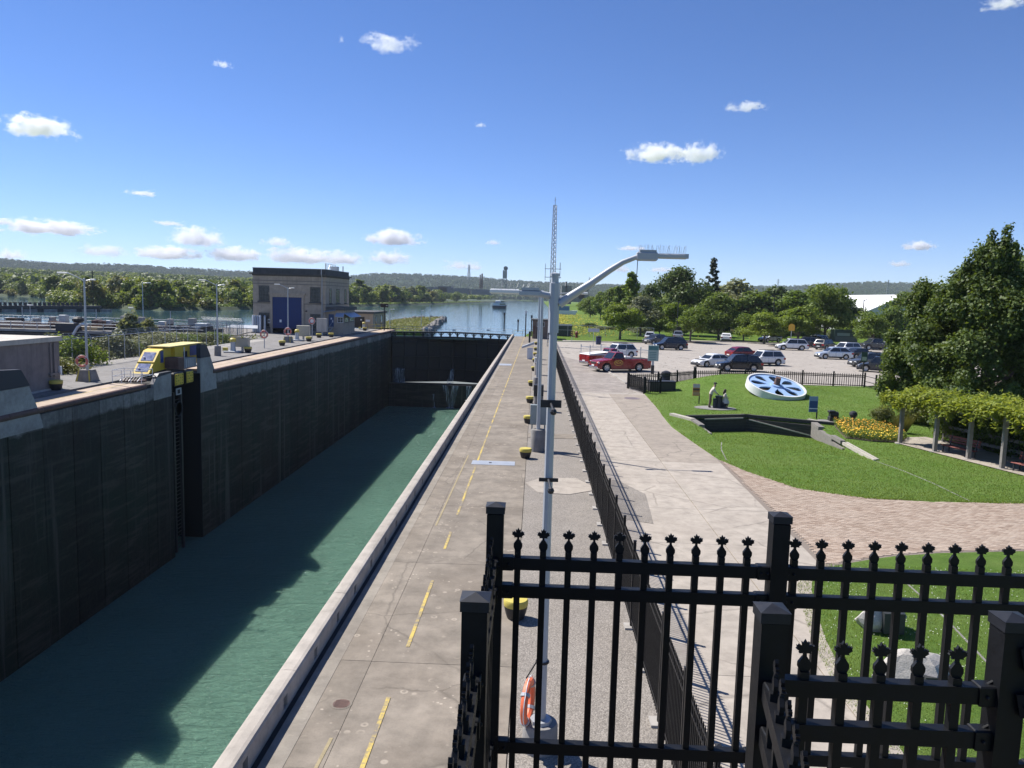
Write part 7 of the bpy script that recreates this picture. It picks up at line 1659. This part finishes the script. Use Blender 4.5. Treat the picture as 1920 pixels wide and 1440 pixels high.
m_hill = leafy('hill_leaf', (.024,.050,.02), (.055,.088,.032), .2); m_hill.node_tree.nodes['Principled BSDF'].inputs['Specular IOR Level'].default_value = .0; m_hill.node_tree.nodes['Principled BSDF'].inputs['Roughness'].default_value = 1.0
rg = np.random.default_rng(44); P = pf4(rg, 12000); k = 16; d = rg.normal(size=(len(P), k, 3)); d /= np.linalg.norm(d, axis=2, keepdims=True); d[..., 2] = np.abs(d[..., 2]); r = rg.uniform(5, 11, len(P))[:, None, None]; c = (P[:, None, :]+d*r*[1,1,1.0]).reshape(-1, 3)
link('hill_canopy', tri_mesh('hill_canopy', leaves(c, (d+rg.normal(size=d.shape)*.3).reshape(-1,3), 6.0, rg, .9), 4, m_hill), kind='stuff')
def rise(px, R_): return R_*interp(R_, [520,1500,2600], [-.004,.4,.55])*(1 if R_ < 600 else 1)
m = MB(); v = []; NA2, NR2 = 120, 24
def rise_pt(px, Rd):
    d = ray(px, interp(px, *zip(*hp))); h_ = math.hypot(d.x, d.y); fr = interp(Rd, [480,700,1500,2600], [0.0,.12,.5,.6])*interp(px, [-300,500,760], [1,1,0.15]); return (d.x/h_*Rd, d.y/h_*Rd, .2+max(0, d.z/h_*Rd*fr+HC*fr))
for i in range(NA2+1):
    for j in range(NR2+1): v.append(rise_pt(-300+1060*i/NA2, 700+1900*j/NR2))
n = NR2+1; m.add(v, [(i*n+j, (i+1)*n+j, (i+1)*n+j+1, i*n+j+1) for i in range(NA2) for j in range(NR2)]); m.build('wooded_rise', m_under, smooth=True, kind='structure')
rg = np.random.default_rng(51); P = np.array([rise_pt(-300+1060*a, 720+1880*b**1.3) for a, b in rg.random((2600, 2))]); k = 46; hh = rg.uniform(8, 13, len(P)); d = rg.normal(size=(len(P), k, 3)); d /= np.linalg.norm(d, axis=2, keepdims=True); d[..., 2] = np.abs(d[..., 2])-.2
c = (P[:, None, :]+np.array([0,0,1])*hh[:, None, None]*.45+d*np.stack([hh*.5, hh*.5, hh*.55], 1)[:, None, :]).reshape(-1, 3)
for q_, mm_ in ((0, 'broad_far'), (1, 'dark_far')): sel = np.arange(len(c))//k % 2 == q_; link('rise_canopy', tri_mesh('rise_canopy', leaves(c[sel], (d.reshape(-1,3)[sel]+rg.normal(size=(sel.sum(),3))*.3), 3.4, rg, .85), 4, m_lf[mm_]), kind='stuff')
def far_at(px, py, Y): return V(px, py, Y)
# lift bridge tower, chimneys, pylons
p = far_at(946, 541, 1500); q = far_at(946, 499, 1500); hgt = q.z-p.z
t = thing('lift_bridge_tower', 'tall steel lift bridge tower with a round wheel on top, far up the canal', 'bridge tower', (p.x, 1500, p.z)); m_tw = plain('far_steel', (.10,.115,.115), .7)
m = MB()
for sx in (-3.2, 3.2):
    for sy in (-3, 3): m.bar((sx,sy,0),(sx,sy,hgt*.82), .9)
m.build('leg', m_tw, t)
m = MB()
for k in range(5):
    z0, z1 = hgt*.82*k/5, hgt*.82*(k+1)/5; m.bar((-3.2,-3,z0),(3.2,-3,z1),.5); m.bar((3.2,-3,z0),(-3.2,-3,z1),.5); m.bar((-3.2,-3,z1),(3.2,-3,z1),.6)
m.build('bracing', m_tw, t); m = MB(); m.box(-4,4,-4,4,hgt*.45,hgt*.8); m.build('counterweight', plain('bridge_grey', (.22,.23,.22), .7), t); m = MB(); m.lathe([(0,-1),(4.2,-1),(4.2,1),(0,1)], 18, (1.5,-3,hgt*.9), axis='y'); m.build('sheave', m_tw, t)
for px, top, lb, w in ((900,515,'shorter dark chimney of the far factory',1.4),(903.5,513,'taller brown chimney of the far factory',1.9)):
    p = far_at(px, 541, 1500); q = far_at(px, top, 1500); t = thing('chimney', lb, 'chimney', (p.x,1500,p.z)); m = MB(); m.lathe([(0,0),(w*1.1,0),(w*.8,q.z-p.z),(0,q.z-p.z)], 10); m.build('stack', plain('chimney_brick', (.13,.075,.055), .8) if 'chimney_brick' not in bpy.data.materials else bpy.data.materials['chimney_brick'], t)
def pylon(px, base, top, Y, lb):
    p, q = far_at(px, base, Y), far_at(px, top, Y); h = q.z-p.z; t = lattice(lb, p.x, Y, p.z, h, h*.14, h*.02, m_mast, 7, h*.009, 'pylon', 'pylon', 4)
    m = MB()
    for z, w in ((.72,.16),(.84,.13),(.94,.09)): m.bar((-h*w,0,h*z),(h*w,0,h*z), h*.02)
    m.build('cross_arm', m_mast, t)
pylon(879, 525, 496, 2300, 'electricity pylon on the hill left of the chimneys'); pylon(1105, 538, 520, 2300, 'electricity pylon behind the lamp arm'); pylon(1458, 545, 523, 1900, 'electricity pylon above the trees behind the lot'); pylon(1664, 553, 525, 1600, 'thin pylon behind the white roof')
def blocks(lb, L_, Y, mt):
    x = [far_at(a, b, Y) for a, b, c, d_ in L_]; t = thing('factory_building', lb, 'factory', (x[0].x, Y, 0))
    for (x0, y0, x1, y1) in L_:
        a, b = far_at(x0, y1, Y), far_at(x1, y0, Y); m = MB(); m.box(a.x-x[0].x, b.x-x[0].x, 0, 30, max(-2, a.z), b.z); m.build('block', mt, t)
m_fac = plain('factory_grey', (.17,.165,.17), .8, var=.2, scale=.2); m_fac2 = plain('factory_dark', (.09,.09,.095), .8, var=.3, scale=.2)
blocks('long dark factory block on the far left bank below the chimneys', [(770,542,800,556),(795,539,838,554),(822,537,846,550),(846,541,880,552),(884,543,918,552)], 1250, m_fac); blocks('grey mill buildings beyond the meadow behind the lamp post', [(1052,536,1072,570),(1070,545,1096,566),(1085,538,1104,560),(1060,528,1064,560)], 900, m_fac)
p = V(1585, 585, 230); t = thing('white_marquee', 'large white roofed hall half hidden behind the lot trees', 'hall', (98.5, 230, 0)); m = MB(); m.box(-1,20,0,42,0,6.6); m.build('wall', plain('pale_hall_wall', (.55,.56,.58), .6), t)
m = MB(); m.prism([(-1.6,6.2),(9.5,11.3),(20.6,6.2),(20.6,6.5),(9.5,11.6),(-1.6,6.5)], -.5, 42.5, 'y'); m.build('roof', m_white, t)
m = MB(); m.prism([(-1,6.3),(9.5,11.2),(20,6.3)], -.06, .0, 'y'); m.build('gable', bpy.data.materials['pale_hall_wall'], t)
p, q = V(1618, 590, 200), V(1618, 562, 200); t = thing('lamp_post', 'short dark lamp post in front of the white hall', 'lamp post', (p.x, 200, 0)); m = MB(); m.tube([(0,0,0),(0,0,q.z)], .12, 6); m.tube([(0,0,q.z-.3),(1.0,0,q.z+.3)], .08, 6); m.build('pole', m_iron, t)
for px, Y, top, lb in ((1272,160,566,'thin dark light pole between the lot locust trees'),(1452,160,556,'thin dark light pole in the tree belt behind the lot')):
    q = V(px, top, Y); t = thing('light_pole', lb, 'light pole', (q.x, Y, 0)); m = MB(); m.tube([(0,0,0),(0,0,q.z)], .09, 6); m.build('pole', m_iron, t); m = MB(); m.bevbox(-.4,.4,-.2,.2,q.z-.1,q.z+.1,.03); m.build('head', m_iron, t)
for px, Y, top, lb in ((173,300,508,'wooden utility pole in front of the left wood'),(343,330,520,'dark wooden utility pole in the left wood, nearer the power house')):
    q = V(px, top, Y); t = thing('utility_pole', lb, 'utility pole', (q.x, Y, 0)); m = MB(); m.tube([(0,0,-1),(0,0,q.z)], .2, 6); m.build('pole', m_wood2, t); m = MB(); m.bar((-1,0,q.z-.6),(1,0,q.z-.6),.15); m.build('cross_arm', m_wood2, t)
p = V(1060, 576, 380); t = thing('moored_boat', 'white and blue boat hull beyond the meadow right of the lamp post', 'boat', (p.x-1, 380, 0)); m = MB(); m.prism([(-6,.2),(6,.2),(7,2.2),(-6,1.9)], -2, 2, 'y'); m.build('hull', m_white, t); m = MB(); m.box(-4,3,-1.6,1.6,2.1,4.2); m.build('cabin', plain('boat_blue', (.12,.2,.35), .5), t)
# cruise boat on the canal
p = G(938, 578, -1); t = thing('motor_vessel', 'white and dark passenger boat coming down the canal', 'boat', (p.x, p.y, -1), -.5); s = 1.0
m = MB(); m.add([(-3,-7,0),(3,-7,0),(3,4,0),(0,9,0),(-3,4,0),(-3.4,-7.5,2.0),(3.4,-7.5,2.0),(3.4,4.5,2.2),(0,10.5,2.8),(-3.4,4.5,2.2)], [(4,3,2,1,0),(5,6,7,8,9),(0,1,6,5),(1,2,7,6),(2,3,8,7),(3,4,9,8),(4,0,5,9)]); m.build('hull', m_navy, t)
m = MB(); m.bevbox(-2.8,2.8,-6.5,4,2.05,4.3,.15); m.build('cabin', m_white, t); m = MB(); m.bevbox(-2.3,2.3,-4,2.5,4.3,6.1,.15); m.build('wheelhouse', m_white, t)
m = MB(); m.box(-2.84,2.84,-5.8,3.4,2.9,3.7); m.box(-2.34,2.34,-3.5,2.54,4.9,5.7); m.build('window_band', m_glass, t); m = MB(); m.tube([(0,-1,6.1),(0,-1,9)], .15, 6); m.build('mast', m_gal, t); m = MB(); m.box(-3.1,3.1,-7,4.2,4.25,4.4); m.build('canopy', m_iron, t)
# ================================================================ CLOUDS (volumes high above the hills)
def cloudmat():
    mt = bpy.data.materials.new('cloud_vapour'); mt.use_nodes = True; nt = mt.node_tree; nt.nodes.clear(); N = nt.nodes.new; Lk = nt.links.new
    out = N('ShaderNodeOutputMaterial'); vol = N('ShaderNodeVolumePrincipled'); tc = N('ShaderNodeTexCoord'); oi = N('ShaderNodeObjectInfo'); geo = N('ShaderNodeNewGeometry')
    vol.inputs['Color'].default_value = (.97,.97,.98,1); vol.inputs['Anisotropy'].default_value = .25
    ad = N('ShaderNodeVectorMath'); ad.operation = 'MULTIPLY_ADD'; Lk(oi.outputs['Random'], ad.inputs[0]); ad.inputs[1].default_value = (37,91,53)
    sc_ = N('ShaderNodeMapping'); sc_.inputs['Scale'].default_value = (1.0,1.0,.55); Lk(tc.outputs['Object'], sc_.inputs[0]); Lk(sc_.outputs[0], ad.inputs[2])
    nz = N('ShaderNodeTexNoise'); nz.inputs['Scale'].default_value = 2.9; nz.inputs['Detail'].default_value = 9; nz.inputs['Roughness'].default_value = .68; Lk(ad.outputs[0], nz.inputs['Vector'])
    sp = N('ShaderNodeSeparateXYZ'); Lk(tc.outputs['Object'], sp.inputs[0])
    # flat base: points below z = -0.2 count double
    zb = N('ShaderNodeMath'); zb.operation = 'MINIMUM'; Lk(sp.outputs[2], zb.inputs[0]); zb.inputs[1].default_value = 0.0
    zz = N('ShaderNodeMath'); zz.operation = 'MULTIPLY_ADD'; Lk(zb.outputs[0], zz.inputs[0]); zz.inputs[1].default_value = .9; Lk(sp.outputs[2], zz.inputs[2])
    cb = N('ShaderNodeCombineXYZ'); Lk(sp.outputs[0], cb.inputs[0]); Lk(sp.outputs[1], cb.inputs[1]); Lk(zz.outputs[0], cb.inputs[2])
    ln = N('ShaderNodeVectorMath'); ln.operation = 'LENGTH'; Lk(cb.outputs[0], ln.inputs[0])
    a = N('ShaderNodeMath'); a.operation = 'MULTIPLY_ADD'; Lk(ln.outputs['Value'], a.inputs[0]); a.inputs[1].default_value = -.80; n15 = N('ShaderNodeMath'); n15.operation = 'MULTIPLY_ADD'; Lk(nz.outputs['Fac'], n15.inputs[0]); n15.inputs[1].default_value = 2.6; n15.inputs[2].default_value = -.70; Lk(n15.outputs[0], a.inputs[2])
    at = N('ShaderNodeAttribute'); at.attribute_type = 'OBJECT'; at.attribute_name = 'thin'
    b = N('ShaderNodeMath'); b.operation = 'SUBTRACT'; Lk(a.outputs[0], b.inputs[0]); Lk(at.outputs['Fac'], b.inputs[1])
    c = N('ShaderNodeMath'); c.operation = 'MULTIPLY'; c.use_clamp = False; Lk(b.outputs[0], c.inputs[0]); c.inputs[1].default_value = 6.0
    e = N('ShaderNodeClamp'); Lk(c.outputs[0], e.inputs[0])
    at2 = N('ShaderNodeAttribute'); at2.attribute_type = 'OBJECT'; at2.attribute_name = 'dens'
    f = N('ShaderNodeMath'); f.operation = 'MULTIPLY'; Lk(e.outputs[0], f.inputs[0]); Lk(at2.outputs['Fac'], f.inputs[1]); Lk(f.outputs[0], vol.inputs['Density']); Lk(vol.outputs[0], out.inputs['Volume'])
    return mt
m_cloud = cloudmat(); bmc = bmesh.new(); bmesh.ops.create_icosphere(bmc, subdivisions=3, radius=1.0); cme = bpy.data.meshes.new('cloud'); bmc.to_mesh(cme); bmc.free(); cme.materials.append(m_cloud)
CL = [  # pixel centre, pixel width, height, thinness, words
 (72,243,112,46,.0,'bright puffy cloud high at the far left'),(732,84,128,46,.10,'wispy streaked cloud high at the top centre left'),(417,123,44,20,.10,'small wisp of cloud below the top left'),(901,236,30,16,.10,'tiny lone cloud at the centre of the sky'),
 (1232,291,130,46,.02,'wide white cloud right of the mast, left half'),(1312,292,84,50,.03,'white cloud right of the mast, right half'),(1398,203,92,30,.10,'thin wispy cloud at the upper right'),(268,364,74,18,.10,'thin flat streak of cloud at the left'),
 (92,430,150,34,.0,'long flat bright cloud low at the left'),(368,450,100,46,.0,'bulky bright cloud low left of the power house'),(318,420,66,16,.08,'small streak above the bulky low cloud'),(315,478,110,32,.0,'low white cloud bank above the left wood'),
 (195,474,100,32,.06,'faint low cloud above the left wood'),(440,480,100,36,.0,'low cloud just left of the power house roof'),(520,456,70,24,.05,'small flat cloud above the power house'),(560,484,130,40,.0,'low cloud bank behind the power house roof'),
 (640,488,90,36,.03,'low cloud right of the power house roof'),(738,450,112,40,.0,'compact bright cloud above the canal'),(730,486,90,40,.04,'grey bottomed cloud below the compact bright one'),(870,500,100,30,.08,'faint low cloud near the far chimneys'),
 (925,456,36,16,.06,'tiny flat cloud left of the mast'),(1185,466,60,16,.06,'small flat cloud behind the lamp arm'),(1160,505,60,26,.05,'small cloud below the lamp arm'),(1722,463,56,22,.02,'small bright cloud above the white roof'),(1686,496,46,16,.06,'tiny cloud below the small bright one at the right'),(1240,507,60,16,.08,'faint low cloud above the lot trees'),(18,480,70,26,.06,'faint low cloud at the left picture edge'),(640,76,14,24,.10,'tiny wisp left of the wispy streaked cloud'),(1888,8,80,26,.06,'white cloud cut off at the top right corner')]
for px, py, w, h, thin, lb in CL:
    d = ray(px, py).normalized(); Rd = min(19000, max(5200, 1150/max(.03, d.z))); c = Vector((0,0,HC))+d*Rd
    o = link('cloud', cme, loc=c); s = Rd/F; o.scale = (w*.56*s, w*.40*s, h*.58*s); o.rotation_euler = (0, 0, math.atan2(d.y, d.x)-math.pi/2)
    o['thin'] = .08+thin*1.8; o['dens'] = (.020 if thin < .05 else .010)*(110/max(40, h*s*.5)); tag(o, lb, 'cloud', 'small clouds in the blue sky')
# ================================================================ HAZE
hm = bpy.data.materials.new('haze'); hm.use_nodes = True; hn = hm.node_tree.nodes; hn.clear(); ho = hn.new('ShaderNodeOutputMaterial'); hv = hn.new('ShaderNodeVolumePrincipled')
hv.inputs['Color'].default_value = (.80,.88,1.0,1); hv.inputs['Density'].default_value = .00007; hm.node_tree.links.new(hv.outputs[0], ho.inputs['Volume'])
if HAZE:
    m = MB(); m.box(-5200, 5200, -500, 5200, -18, 260); m.build('haze', hm, kind='stuff')
